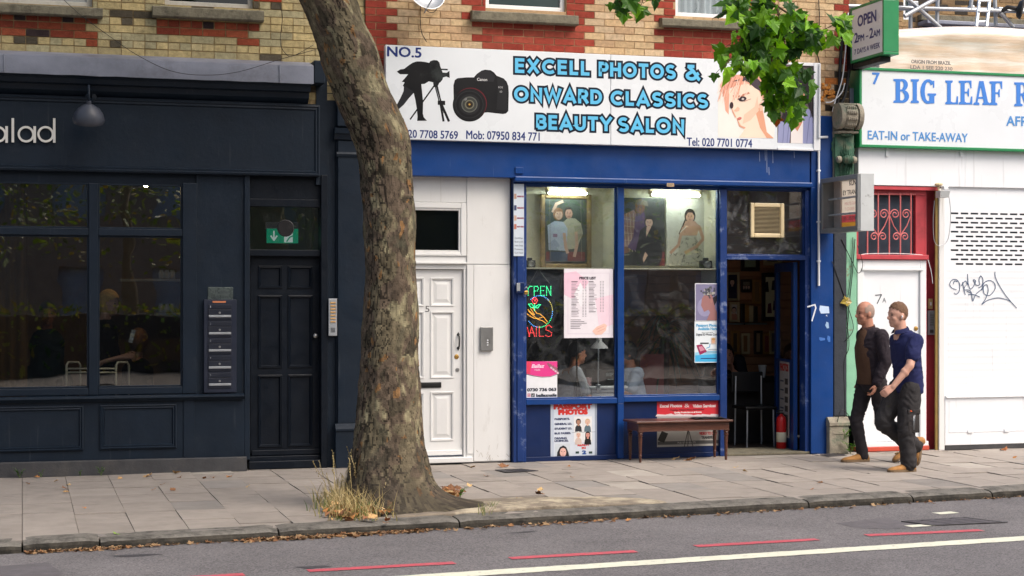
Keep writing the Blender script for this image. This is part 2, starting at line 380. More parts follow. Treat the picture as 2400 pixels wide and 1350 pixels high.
# covers
def cover(name, label, corners, z, m1, m2, nx, ny):
    P = [G(*c, z) for c in corners]; z0 = z + .004
    t = thing(name, label, 'cover', (sum((p for p in P), Vector()) / 4))
    def at(u, v, h): p = P[0].lerp(P[1], u).lerp(P[3].lerp(P[2], u), v); return (p.x, p.y, z0 + h)
    b = MB(); w = .025
    for (u0, u1, v0, v1) in [(0, 1, 0, w * 2), (0, 1, 1 - w * 2, 1), (0, w, w * 2, 1 - w * 2), (1 - w, 1, w * 2, 1 - w * 2)]:
        b.idx([at(u0, v0, 0), at(u1, v0, 0), at(u1, v1, 0), at(u0, v1, 0), at(u0, v0, .006), at(u1, v0, .006), at(u1, v1, .006), at(u0, v1, .006)], [(4, 5, 6, 7), (0, 1, 5, 4), (1, 2, 6, 5), (2, 3, 7, 6), (3, 0, 4, 7)])
    b.build('frame', m1, t)
    b = MB()
    for i in range(nx):
        for j in range(ny):
            u0, u1 = w + (1 - 2 * w) * (i + .1) / nx, w + (1 - 2 * w) * (i + .9) / nx; v0, v1 = w * 2 + (1 - 4 * w) * (j + .1) / ny, w * 2 + (1 - 4 * w) * (j + .9) / ny
            b.face([at(u0, v0, .005), at(u1, v0, .005), at(u1, v1, .005), at(u0, v1, .005)])
    b.face([at(w, 2 * w, .001), at(1 - w, 2 * w, .001), at(1 - w, 1 - 2 * w, .001), at(w, 1 - 2 * w, .001)])
    b.build('plate', m2, t)
M['castiron'] = mat('cast_iron', S(62, 60, 62), rough=.55, metal=.3, var=.25, scale=20, dirt=S(96, 92, 92), dscale=6, damt=.7)
M['ironlid'] = mat('worn_road_cover', S(92, 88, 92, .8), rough=.7, var=.25, scale=20, bump=.5)
cover('manhole_cover', 'long iron manhole cover set in the road before the white line', [(2112, 1224), (2185, 1233.5), (2362, 1226), (2262, 1214)], RZ, M['castiron'], M['ironlid'], 10, 4)
cover('drain_cover', 'small iron drain cover in the paving before the white door panel', [(1160, 1103), (1185, 1109), (1262, 1105), (1222, 1100.5)], 0, M['castiron'], M['castiron'], 8, 3)
cover('drain_cover', 'small grey access cover in the paving before the blue doorway pillar', [(1922, 1067), (1942, 1071.5), (1985, 1068), (1962, 1064)], 0, M['ironlid'], M['castiron'], 2, 1)
# soil and trodden sand round the tree
b = MB(); ring = []
soil_c = Vector((3.85, -3.55, 0)); n = 40; m = 10
rows = []
for i in range(m + 1):
    r = i / m; row = []
    for k in range(n):
        a = 2 * math.pi * k / n; x, y = soil_c.x + 1.45 * r * math.cos(a), soil_c.y + .62 * r * math.sin(a); y = max(y, kerb_y(x) + .28)
        z = .006 + .05 * (1 - r) ** 1.2 + .012 * noise.noise((x * 6, y * 6, 0)) * (1 - r * .5); row.append((x, y, max(z, .005) if r < 1 else -.012))
    rows.append(row)
b.rings(rows, caps=False)
M['soil'] = mat('trodden_soil', S(140, 128, 112, .72), rough=.95, var=.3, scale=7, bump=.8, bscale=60, dirt=S(196, 184, 158, .9), dscale=2.4, damt=.8, dlo=.48, dhi=.62)
tag(b.build('tree_pit_soil', M['soil'], smooth=True), kind='structure')

# ------------------------------------------------------------------ brickwork and openings
BR = random.Random(11)
def bricks(B, x0, x1, z0, z1, y, holes, colfn, L=.225, course=.0746, bond='stretcher', jit=.0016):
    nrow = int((z1 - z0) / course)
    for r in range(nrow):
        za = z0 + r * course; zb = za + course - .0095
        x = x0 - (L / 2 if r % 2 else 0) - L; k = 0
        while x < x1:
            if bond == 'stretcher': ln = L
            else: ln = L if (r % 3) else L / 2
            a, c = x, x + ln - .0095; x += ln; k += 1
            segs = [(max(a, x0), min(c, x1))]
            for (hx0, hx1, hz0, hz1) in holes:
                if zb > hz0 and za < hz1:
                    ns = []
                    for (p, q) in segs:
                        if q <= hx0 or p >= hx1: ns.append((p, q)); continue
                        if p < hx0: ns.append((p, hx0 - .004))
                        if q > hx1: ns.append((hx1 + .004, q))
                    segs = ns
            for (p, q) in segs:
                if q - p < .018: continue
                j = lambda: BR.uniform(-jit, jit)
                yy = y + BR.uniform(-.0025, .0015)
                f = [(p + j(), yy, za + j()), (q + j(), yy, za + j()), (q + j(), yy, zb + j()), (p + j(), yy, zb + j())]
                bk = [(p, y + .014, za), (q, y + .014, za), (q, y + .014, zb), (p, y + .014, zb)]
                B.idx(f + bk, [(0, 1, 2, 3), (0, 4, 5, 1), (1, 5, 6, 2), (2, 6, 7, 3), (3, 7, 4, 0)], colfn((p + q) / 2, (za + zb) / 2, r, q - p))
def holed(B, x0, x1, z0, z1, y, holes, depth=.12):
    """a wall face with openings and their reveals"""
    xs = sorted({x0, x1, *[min(max(h[k], x0), x1) for h in holes for k in (0, 1)]}); zs = sorted({z0, z1, *[min(max(h[k], z0), z1) for h in holes for k in (2, 3)]})
    for a, b in zip(xs, xs[1:]):
        for c, d in zip(zs, zs[1:]):
            cx, cz = (a + b) / 2, (c + d) / 2
            if not any(h[0] < cx < h[1] and h[2] < cz < h[3] for h in holes): B.face([(a, y, c), (b, y, c), (b, y, d), (a, y, d)])
    for (a, b, c, d) in holes:
        B.face([(a, y, c), (a, y, d), (a, y + depth, d), (a, y + depth, c)]); B.face([(b, y, d), (b, y, c), (b, y + depth, c), (b, y + depth, d)])
        B.face([(a, y, c), (a, y + depth, c), (b, y + depth, c), (b, y, c)]); B.face([(a, y, d), (b, y, d), (b, y + depth, d), (a, y + depth, d)])
def frame(B, x0, x1, z0, z1, y0, y1, w, wb=None, bev=.004):
    """a rectangular frame of four members"""
    wb = w if wb is None else wb
    B.box(x0, x0 + w, y0, y1, z0, z1, bev=bev); B.box(x1 - w, x1, y0, y1, z0, z1, bev=bev)
    B.box(x0 + w, x1 - w, y0 + .001, y1, z0, z0 + wb, bev=bev); B.box(x0 + w, x1 - w, y0 + .001, y1, z1 - w, z1, bev=bev)
def moulding(B, x0, x1, z0, z1, y, w=.03, d=.014):
    """a mitred panel moulding proud of the face y, raised in the middle of its width"""
    def ring(i, yy): return [(x0 + i, yy, z0 + i), (x1 - i, yy, z0 + i), (x1 - i, yy, z1 - i), (x0 + i, yy, z1 - i)]
    R = [ring(0, y + .001), ring(0, y - d * .7), ring(w * .3, y - d), ring(w * .5, y - d * .5), ring(w * .8, y - d * .65), ring(w, y + .001)]
    for a, b in zip(R, R[1:]):
        for k in range(4): B.face([a[k], a[(k + 1) % 4], b[(k + 1) % 4], b[k]])
def sunk(B, x0, x1, z0, z1, y, d=.012, w=.02, raise_=.0):
    """a sunk door panel with sloping sides and a raised field"""
    def ring(i, yy): return [(x0 + i, yy, z0 + i), (x1 - i, yy, z0 + i), (x1 - i, yy, z1 - i), (x0 + i, yy, z1 - i)]
    R = [ring(0, y), ring(w * .5, y + d), ring(w, y + d), ring(w + .03, y + d - raise_)]
    for a, b in zip(R, R[1:]):
        for k in range(4): B.face([a[k], a[(k + 1) % 4], b[(k + 1) % 4], b[k]])
    B.face(R[-1])
def panel_door(B, x0, x1, z0, z1, y, panels, th=.045, **kw):
    """a door leaf whose front is cut for its sunk panels"""
    holed(B, x0, x1, z0, z1, y, panels, 0)
    for p in panels: sunk(B, *p, y, **kw)
    B.face([(x0, y, z0), (x0, y, z1), (x0, y + th, z1), (x0, y + th, z0)]); B.face([(x1, y, z1), (x1, y, z0), (x1, y + th, z0), (x1, y + th, z1)])
    B.face([(x0, y, z1), (x1, y, z1), (x1, y + th, z1), (x0, y + th, z1)]); B.face([(x0, y, z0), (x0, y + th, z0), (x1, y + th, z0), (x1, y, z0)])
    B.face([(x0, y + th, z0), (x0, y + th, z1), (x1, y + th, z1), (x1, y + th, z0)])
def rim_profile(B, x0, x1, prof, col=None):
    """a straight moulding run along x; prof lists (y, z)"""
    B.rings([[(x0, y, z) for y, z in prof], [(x1, y, z) for y, z in prof]], col)

WTOP = 6.6
def upper_window(bld, x0, x1, z0, y, fr, glassm, sill, slabel=None, h=1.5, blind=None):
    """a window of an upper floor: frame > pane, sill"""
    b = MB(); frame(b, x0, x1, z0, z0 + h, y + .06, y + .12, .05); b.box(x0 + .05, x1 - .05, y + .065, y + .115, z0 + h * .55, z0 + h * .55 + .05)
    w = b.build('window', fr, bld)
    b = MB(); b.box(x0 + .04, x1 - .04, y + .085, y + .095, z0 + .04, z0 + h - .04); b.build('pane', glassm, w)
    if blind:
        b = MB(); nn = 60
        b.rings([[(x0 + .03 + (x1 - x0 - .06) * k / nn, y + .16 + .02 * math.sin(k * 1.1) + .012 * math.sin(k * .37 + 1), zz) for k in range(nn + 1)] for zz in (z0 - .02, z0 + h)], closed=False); b.build('curtain', blind, w, smooth=True)
    else:
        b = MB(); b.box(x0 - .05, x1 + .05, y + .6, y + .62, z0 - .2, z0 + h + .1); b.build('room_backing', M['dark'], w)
    (s0, s1, sz0, sz1) = sill
    b = MB(); rs = []; nn = 40
    for k in range(nn + 1):
        xx = s0 + (s1 - s0) * k / nn; e = .004 * noise.noise((xx * 9, z0, 2)); rs.append([(xx, y + .1, sz0), (xx, y - .085 + e, sz0), (xx, y - .095 + e, sz0 + .012), (xx, y - .092 - e, sz1 - .01 + e), (xx, y - .08, sz1 + e), (xx, y + .1, sz1 + .02)])
    b.rings(rs); b.build('sill', M['stone'], w, smooth='auto')

# ================================================================== the dark shopfront
YA = 0.03
bldA = thing('dark_shopfront_building', 'yellow brick building with a dark navy shopfront and lead-topped cornice', 'building', (1.5, 0, 0))
XA0, XAB = -3.0, X(856)
winA = [(-1.1, X(216, .1), Z(100, 13, .1), 6.0), (X(385, .1), X(592, .1), Z(490, 18, .1), 6.0)]
zA0 = Z(375, 150, YA) - .3
redA1 = (-1.3, X(222), Z(110, 99, YA), Z(110, 24, YA)); redA2 = (X(379), X(600), Z(490, 110, YA), Z(490, 42, YA))
def colA(x, z, r, ln):
    for (a, b, c, d) in (redA1, redA2):
        if a < x < b and c < z < d:
            low = z < c + .075
            if low and not (x < a + .12 or x > b - .12): break
            q = BR.random()
            return S(*BR.choice([(158, 80, 56), (166, 88, 62), (144, 70, 52)]), BR.uniform(.75, 1.0)) if q < .8 else S(64, 52, 52, BR.uniform(.7, 1.1))
    if X(592) < x < X(650) and z > Z(620, 12, YA): return S(160, 62, 40)
    q = BR.random()
    if q < .05: return S(96, 88, 74, BR.uniform(.7, 1))
    return S(*BR.choice([(196, 178, 132), (200, 184, 140), (186, 170, 128), (180, 170, 134), (204, 184, 134)]), BR.uniform(.78, 1.0))
b = MB(); bricks(b, XA0, XAB, zA0, WTOP, YA, winA, colA, bond='english'); b.mi = 1
holed(b, XA0, XAB, zA0 - .6, WTOP, YA + .007, winA); b.face([(XA0, YA + .3, zA0), (XAB, YA + .3, zA0), (XAB, YA + .3, WTOP), (XA0, YA + .3, WTOP)])
b.build('brick_wall', [M['brick'], M['mortar']], bldA)
M['winframe_grey'] = mat('grey_window_frame', S(190, 188, 180), rough=.6, var=.08, dirt=S(120, 112, 100), dscale=9, damt=.5)
M['winpane_pale'] = mat('net_lit_glass', S(150, 152, 150), rough=.1, var=.1, spec=.6)
upper_window(bldA, winA[0][0], winA[0][1], winA[0][2], YA, M['winframe_grey'], M['winpane_pale'], (-1.3, X(241, -.06), Z(110, 35, -.06), Z(110, 12, -.06)))
upper_window(bldA, winA[1][0], winA[1][1], winA[1][2], YA, M['winframe_grey'], M['win_dark'], (X(358, -.06), X(619, -.06), Z(490, 44, -.06), Z(490, 19, -.06)))
# cornice with its lead flashing, sagging a little along the front
YC = -.24; xe = X(735, YC)
zt, zb = Z(375, 141, YC), Z(375, 183, YC)
b = MB(); rs = []; n = 70
for k in range(n + 1):
    x = XA0 + (xe - XA0) * k / n; e = .006 * noise.noise((x * 1.7, 0, 5)) ; e2 = .005 * noise.noise((x * 5, 2, 5))
    rs.append([(x, YA + .004, zt + .075), (x, YC + .03, zt + .012 + e), (x, YC - .004 + e2, zt - .004 + e), (x, YC - .012 - e2, (zt + zb) / 2 + e), (x, YC - .008 + e2 * 1.5, zb - .004 + e2), (x, YC + .012, zb + e2), (x, YC + .02, zt - .02), (x, YA + .004, zt + .06)])
b.rings(rs)
for sx in (X(8, YC), X(654, YC)): b.box(sx, sx + .012, YC - .02, YC, zb + .004, zt, bev=.003)
b.build('lead_flashing', M['lead'], bldA, smooth='auto')
b = MB(); zz = zb + .02
rim_profile(b, XA0, xe - .02, [(YA, zz + .09), (YC + .022, zz + .05), (YC + .022, zz - .03), (YC + .05, zz - .05), (YC + .07, zz - .09), (YC + .13, zz - .10), (YC + .15, zz - .15), (YA - .03, zz - .2), (YA + .02, zz - .2)])
b.build('cornice', M['navy'], bldA)
# fascia board
YF = -.03; zf0, zf1 = Z(375, 406, YF), zz - .199; xf1 = X(750, YF)
b = MB(); b.box(XA0, xf1, YF, .06, zf0 + .04, zf1)
moulding(b, XA0 - .2, xf1 - .002, zf0 + .002, zf1 - .012, YF - .001, .055, .022); b.box(XA0, xf1, YF + .01, .06, zf0, zf0 + .04, bev=.004)
b.build('fascia', M['navy'], bldA)
# shop window: posts, bars, sill
pa, pb, pc, pd = X(208), X(230), X(428), X(461)
zh, zt0, zt1, zb0, zb1 = Z(220, 429), Z(220, 535), Z(220, 552), Z(220, 909), Z(220, 926)
b = MB()
b.box(XA0, X(578), .05, .11, zh, zf0 + .02)                                                # head, set back under the fascia
b.box(pa, pb, 0, .08, zb1, zh, bev=.006); b.box(pc, pd, 0, .09, zb1, zh + .02, bev=.006)
b.box(XA0, pa, .004, .08, zt1, zt0, bev=.006); b.box(pb, pc, .004, .08, zt1, zt0, bev=.006)
b.box(XA0, pa, .004, .08, zb1, zb0, bev=.006); b.box(pb, pc, .004, .08, zb1, zb0, bev=.006)
for (xa, xb) in ((XA0 + .2, pa), (pb, pc)):
    for (za, zb_) in ((zt0, zh), (zb0, zt1)): frame(b, xa, xb, za, zb_, .03, .075, .016, bev=.003)
wa = b.build('shop_window', M['navy'], bldA)
for (xa, xb) in ((XA0, pa), (pb, pc)):
    for (za, zb_) in ((zt0, zh), (zb0, zt1)):
        q = MB(); q.box(xa + .004, xb - .004, .05, .056, za + .004, zb_ - .004); q.build('pane', M['glass_a'], wa)
b = MB(); zs = Z(280, 926); rim_profile(b, XA0, X(572, -.05), [(.03, zs), (-.05, zs - .004), (-.068, zs - .012), (-.07, zs - .028), (-.052, zs - .04), (-.03, zs - .062), (.03, zs - .062)])
b.build('window_sill', M['navy'], bldA, smooth='auto')
b = MB(); zr1, zr0 = zs - .06, Z(280, 1080)
b.box(XA0, X(573), -.0, .10, zr0 - .02, zr1)
for (l, r, t, bt) in ((-200, 196, 952, 1058), (234, 414, 949, 1054)): moulding(b, X(l), X(r), Z(max(l, 90), bt), Z(max(l, 90), t), -.001, .045, .026)
b.box(X(430), X(456), -.013, .0, zr0, zr1, bev=.003)
b.build('stall_riser', M['navy'], bldA)
b = MB(); rs = []
for k in range(41):
    x = XA0 + (X(577) - XA0) * k / 40; e = .004 * noise.noise((x * 3, 1, 1)); zt_ = Z(300, 1077) + .012 * (1 - k / 40); rs.append([(x, .1, 0), (x, -.055 + e, 0), (x, -.05 + e, zt_ - .01 + e), (x, -.04, zt_ + e), (x, .1, zt_)])
b.rings(rs); b.build('plinth', M['plinth'], bldA, smooth='auto')
b = MB(); b.box(X(461), X(573), .03, .10, zs + .002, zf0 + .02); b.box(X(573), X(586), .0, .14, Z(580, 1078), zf0 + .02, bev=.006); b.box(X(461), X(466), .018, .03, zs + .002, zf0)
b.build('side_panel', M['navy'], bldA)
# door with its top light
dx0, dx1 = X(587, .13), X(753, .13); dz0, dz1 = Z(670, 1066, .13), Z(670, 601, .13)
pans = [(X(a, .13), X(c, .13), Z(670, e, .13), Z(670, d, .13)) for (a, c) in ((609, 657), (679, 728)) for (d, e) in ((627, 672), (696, 858), (882, 1043))]
b = MB(); panel_door(b, dx0, dx1, dz0, dz1, .13, pans, d=.016, w=.025)
for p in pans: moulding(b, p[0] - .018, p[1] + .018, p[2] - .018, p[3] + .018, .129, .022, .012)
b.box(dx0 + .01, dx1 - .01, .105, .129, dz0, dz0 + .055, bev=.006)
door = b.build('door', M['navy_door'], bldA)
b = MB(); b.lathe(W(738, 787, .13), [(.012, 0), (.012, .02), (.022, .028), (.026, .04), (.02, .052), (0, .056)], 16, (0, -1, 0)); b.build('door_knob', M['steel'], door, smooth=True)
b = MB(); fx1 = X(753); b.box(fx1, X(768), -.0, .2, 0, zf0 + .02, bev=.005)
for (pz0, pz1) in ((585, 600), (466, 484)): b.box(X(586), fx1, .05, .2, Z(670, pz1), Z(670, pz0), bev=.005) if False else b.box(X(586), fx1, .05, .18, Z(670, pz1 if pz1 > pz0 else pz0), Z(670, pz0), bev=.005)
b.box(X(586), fx1, .07, .16, Z(670, 466), zf0 + .02)
b.box(X(584), X(770), .02, .3, 0.004, Z(670, 1080), bev=.008); b.box(X(586), fx1, .07, .3, Z(670, 1081), dz0 - .004, bev=.006)
b.build('door_frame', M['navy_door'], bldA)
b = MB(); b.box(X(584, .1), X(753, .1), .1, .106, Z(670, 585, .1), Z(670, 484, .1)); tl = b.build('top_light', M['glass_c'], bldA)
b = MB(); b.lathe(W(669, 535, .1), [(.082, 0), (.086, .012), (.078, .02), (.074, .012)], 32, (0, -1, 0), caps=False)
for k in range(-8, 9):
    h = .074 * math.cos(math.asin(k / 9)); c = W(669, 535, .1); b.box(c.x - h, c.x + h, .082, .09, c.z + k * .0085 - .0018, c.z + k * .0085 + .0018)
b.build('vent_grille', M['castiron'], tl); b = MB(); b.lathe(W(669, 535, .1), [(.075, 0), (.074, .006), (0, .006)], 32, (0, -1, 0)); b.build('vent_hole', M['black'], tl)
# pilaster
px0, px1 = X(788), X(868); cz = lambda y: Z(800, y)
b = MB(); b.box(px0, px1, -.0, .2, 0, zt + .05); b.box(px0 - .02, px1 + .02, -.075, -.002, 0, cz(1008), bev=.006)
b.box(px0 + .012, px1 - .01, -.035, -.002, cz(992), cz(330), bev=.004)
rim_profile(b, px0 - .02, px1 + .02, [(0, cz(1008)), (-.09, cz(1008)), (-.09, cz(1004)), (-.07, cz(999)), (-.04, cz(992)), (0, cz(992))])
rim_profile(b, px0 - .03, px1 + .03, [(0, cz(328)), (-.05, cz(328)), (-.07, cz(318)), (-.09, cz(314)), (-.1, cz(302)), (0, cz(300))])
rim_profile(b, px0 - .005, px1 + .01, [(0, cz(368)), (-.045, cz(368)), (-.055, cz(362)), (-.045, cz(357)), (0, cz(357))])
b.box(px0, px1, -.06, -.002, cz(298), cz(205), bev=.01); b.box(px0 - .01, px1 + .01, -.2, -.002, cz(203), cz(165), bev=.01)
b.box(X(768), px0, .03, .2, 0, zt); b.box(X(742), X(768) - .001, .022, .2, zf0 - .08, zt + .03); b.box(X(736, -.2), X(762, -.2), -.2, .021, cz(203), cz(150), bev=.01)
b.build('pilaster', M['navy'], bldA)
# the room behind: floor, back wall, ceiling
RM = mat('cafe_wall', S(132, 110, 88), rough=.85, var=.2); 
b = MB(); b.box(-3.2, X(576), 4.2, 4.3, .1, 3.4); b.box(-3.3, -3.2, .1, 4.3, .1, 3.4); b.box(X(576), X(582), .16, 4.3, .1, 3.4); b.build('room_wall', RM, bldA)
b = MB(); b.box(-3.2, X(576), .12, 4.2, .05, .1); b.build('room_floor', M['darkfloor'], bldA)
b = MB(); b.box(-3.2, X(576), .12, 4.2, 3.3, 3.35); b.build('room_ceiling', M['dark'], bldA)
b = MB(); b.box(X(582), X(790), 1.2, 1.3, .1, 3.4); b.box(X(730, .9), X(790, .9), .8, .9, .1, 3.4); b.build('hall_wall', mat('hall_wall', S(150, 156, 140), rough=.85), bldA)
# ================================================================== the photo shop
bldB = thing('photo_shop_building', 'buff and red brick building with a royal blue shopfront', 'building', (5.5, 0, 0))
XB0, XB1 = XAB + .004, X(1990)
YB = 0.0
winB = [(X(1134, .08), X(1322, .08), Z(1230, 26, .08), 6.0), (X(1577, .08), X(1747, .08), Z(1660, 44, .08), 6.0)]
zB0 = 3.35
u1 = (X(1098), X(1372)); u2 = (X(1517), X(1806))
zu1 = (Z(1230, 116), Z(1230, 50)); zu2 = (Z(1660, 136), Z(1660, 62))
def colB(x, z, r, ln):
    sh = .0 if r % 2 else .1
    redk = BR.uniform(.78, 1.02)
    RED = S(*BR.choice([(160, 70, 56), (152, 64, 52), (166, 80, 64)]), redk)
    for (a, b), (c, d) in ((u1, zu1), (u2, zu2)):
        if a + (.11 if r % 2 else 0) < x < b - (.11 if r % 2 else 0) and c < z < d: return RED
    for h in winB:
        if (h[0] - .16 - sh < x < h[0] or h[1] < x < h[1] + .16 + sh) and z > h[2] - .12: return RED
    if x < XB0 + (.26 if r % 2 else .14): return RED
    if X(1950) + (.02 if r % 2 else .1) < x < X(1990) and z > Z(1950, 160): return RED
    q = BR.random()
    if x > X(1935) and z < Z(1950, 160): return S(70, 62, 52, BR.uniform(.6, 1.1)) if q < .6 else S(190, 116, 60)
    return S(*BR.choice([(206, 178, 138), (202, 172, 132), (214, 186, 146), (196, 164, 128), (210, 184, 150)]), BR.uniform(.8, 1.0))
b = MB(); bricks(b, XB0, XB1, zB0, WTOP, YB, winB, colB); b.mi = 1
holed(b, XB0, XB1, zB0 - .2, WTOP, YB + .006, winB); b.face([(XB1, .006, zB0), (XB1, .4, zB0), (XB1, .4, WTOP), (XB1, .006, WTOP)]); b.face([(XB0, .4, zB0), (XB1, .4, zB0), (XB1, .4, WTOP), (XB0, .4, WTOP)])
b.build('brick_wall', [M['brick'], M['mortar_b']], bldB)
M['win_green'] = mat('green_tinted_glass', S(20, 44, 42), rough=.08, var=.3, scale=2, spec=.6)
upper_window(bldB, winB[0][0], winB[0][1], winB[0][2], YB, M['upvc'], M['win_green'], (X(1107, -.085), X(1356, -.085), Z(1230, 53, -.085), Z(1230, 30, -.085)))
upper_window(bldB, winB[1][0], winB[1][1], winB[1][2], YB, M['upvc'], glass('bedroom_glass', .08, (.9, .92, .92)), (X(1552, -.085), X(1800, -.085), Z(1660, 66, -.085), Z(1660, 47, -.085)), blind=M['curtain'])
# blue fascia under the sign
YBF = -.07
b = MB(); b.box(XB0, X(1898, YBF), YBF, .1, Z(1410, 421, YBF), Z(1410, 338, YBF), bev=.006); b.box(X(1207, YBF), X(1226, YBF), YBF - .015, YBF, Z(1216, 407, YBF), Z(1216, 392, YBF), bev=.003)
b.build('fascia', M['blue'], bldB)
# white door bay
wx0, wx1 = XB0, X(1199)
YW = .06; YD = .10
ztop = Z(1080, 409, 0)
dpx0, dpx1 = 917, 1084
ox0, ox1 = X(905, YW), X(1093, YW)
b = MB(); holed(b, wx0, wx1, .0 + Z(1150, 1084, YW) * 0 + .012, ztop + .05, YW, [(ox0, ox1, .02, Z(1010, 473, YW))], .1)
b.box(X(1110, YW), wx1 - .004, YW - .012, YW - .001, .02, Z(1150, 620, YW) - .003, bev=.003); b.box(X(1094, YW), wx1 - .004, YW - .0125, YW - .001, Z(1150, 619, YW), ztop - .01, bev=.003); b.box(X(1094, YW), X(1110, YW) - .003, YW - .0115, YW - .001, .1, Z(1150, 620, YW) - .003, bev=.003)
b.build('door_surround', M['white_panel'], bldB)
b = MB(); zl0, zl1 = Z(1010, 631, YD), Z(1010, 600, YD)
frame(b, ox0 + .001, ox1 - .001, zl1, Z(1010, 474, YW), YW - .012, YD + .03, .06, .03, .006); moulding(b, ox0 + .05, ox1 - .05, zl1 + .025, Z(1010, 474, YW) - .05, YW + .012, .035, .018)
b.box(ox0, ox1, YW + .004, YD + .03, zl0, zl1 - .001, bev=.005); b.box(ox0, ox1, YW - .03, YW + .003, zl0 + .055, zl0 + .075, bev=.004)
b.box(X(dpx1, YD) + .004, ox1 - .001, YW + .006, YD + .04, .02, zl0 - .001, bev=.005); b.box(ox0 + .001, X(dpx0, YD) - .004, YW + .006, YD + .04, .02, zl0 - .001, bev=.005)
b.box(ox0 - .02, X(1106, YW), YW - .05, .3, .015, .07, bev=.008)
b.build('door_frame', M['white'], bldB)
b = MB(); b.box(ox0 + .05, ox1 - .05, YD, YD + .006, zl1 + .02, Z(1010, 480, YW)); tl = b.build('top_light', M['win_dark'], bldB)
pz = [(653, 715), (732, 884), (921, 1031)]
pans = [(X(a, YD), X(c, YD), Z(1010, e, YD), Z(1010, d, YD)) for (a, c) in ((941, 991), (1011, 1061)) for (d, e) in pz]
b = MB(); panel_door(b, X(dpx0, YD), X(dpx1, YD), .09, zl0 - .006, YD, pans, d=.012, w=.03, raise_=.008)
for p in pans: moulding(b, p[0] - .012, p[1] + .012, p[2] - .012, p[3] + .012, YD - .001, .02, .008)
b.box(X(dpx0, YD) + .01, X(dpx1, YD) - .01, YD - .03, YD - .001, .09, .14, bev=.006)
door = b.build('door', M['white'], bldB)
b = MB(); c = W(1074, 800, YD)
b.tube([c + Vector((0, -.002, .07)), c + Vector((0, -.035, .055)), c + Vector((0, -.045, 0)), c + Vector((0, -.035, -.055)), c + Vector((0, -.002, -.07))], .009, 8)
for sgn in (1, -1): b.lathe(c + Vector((0, 0, sgn * .07)), [(.016, 0), (.014, .006), (0, .008)], 12, (0, -1, 0)); b.prism([c + Vector((-.012, -.004, sgn * .07)), c + Vector((0, -.004, sgn * .098)), c + Vector((.012, -.004, sgn * .07))], (0, .004, 0))
b.build('pull_handle', M['black'], door, smooth='auto')
b = MB(); b.lathe(W(1070, 836, YD), [(.026, 0), (.024, .006), (.012, .01), (0, .01)], 18, (0, -1, 0)); b.build('door_lock', M['brass'], door, smooth='auto')
b = MB(); b.lathe(W(1072, 867, YD), [(.022, 0), (.02, .005), (0, .007)], 18, (0, -1, 0)); b.build('door_lock', M['steel'], door, smooth='auto')
b = MB(); b.box(X(966, YD), X(1034, YD), YD - .012, YD - .001, Z(1000, 909, YD), Z(1000, 896, YD), bev=.004); b.box(X(970, YD), X(1029, YD), YD - .018, YD - .0125, Z(1000, 906, YD), Z(1000, 899, YD), bev=.003); b.build('letter_slot', M['black'], door)
# blue timber shopfront
m1, m2, m3, m4, m5, m6 = 1233, 1447, 1462, 1687, 1703, 1887
Zw = lambda py: Z(1460, py)
zhd0, zhd1 = Zw(438), Zw(424)
zr1, zr0 = Zw(932), Zw(945)
b = MB(); b.box(X(1203), X(1233), -.012, .10, 0, zhd1 + .06, bev=.008); b.box(X(1211), X(1226), -.024, -.012, .01, zhd1, bev=.004); b.build('corner_post', M['blue_worn'], bldB)
b = MB()
b.box(X(1233), X(1893), .005, .10, zhd0, zhd1 + .04, bev=.005)
b.box(X(m2), X(m3), -.012, .09, zr0 - .001, zhd0 - .001, bev=.006)
b.box(X(1233), X(m2) - .001, -.004, .09, zr0, zr1, bev=.005); b.box(X(m3) + .001, X(m4), -.004, .09, zr0 + .012, zr1 + .012, bev=.005)
b.box(X(m2) + .002, X(m3) - .002, -.008, .09, 0.01, zr0 - .002, bev=.005)
frame(b, X(1233), X(m2) - .001, zr1, zhd0, .03, .07, .014, bev=.003); frame(b, X(m3) + .001, X(m4) - .001, zr1 + .012, zhd0, .03, .07, .014, bev=.003)
sw = b.build('shop_window', M['blue'], bldB)
for (a, c) in ((1233, m2), (m3, m4)):
    q = MB(); q.box(X(a) + .003, X(c) - .003, .05, .056, zr1 + .004, zhd0 - .004); q.build('pane', M['glass_b'], sw)
b = MB(); b.box(X(1200), X(1896), -.1, .004, zhd1 - .036, zhd1 + .02, bev=.012); b.build('shutter_housing', M['blue'], bldB)
b = MB(); b.box(X(m4), X(m5), -.012, .12, 0.004, zhd0 - .001, bev=.006); b.build('door_post', M['blue_worn'], bldB)
b = MB(); b.box(X(1234), X(m2), .04, .09, .0, zr0 - .002); b.box(X(m3), X(m4), .04, .09, .0, zr0 + .01); b.box(X(1234), X(m2) - .002, .015, .09, 0, .05, bev=.004); b.box(X(m3) + .002, X(m4) - .001, .015, .09, 0, .05, bev=.004)
b.build('stall_riser', M['blue_dark'], bldB)
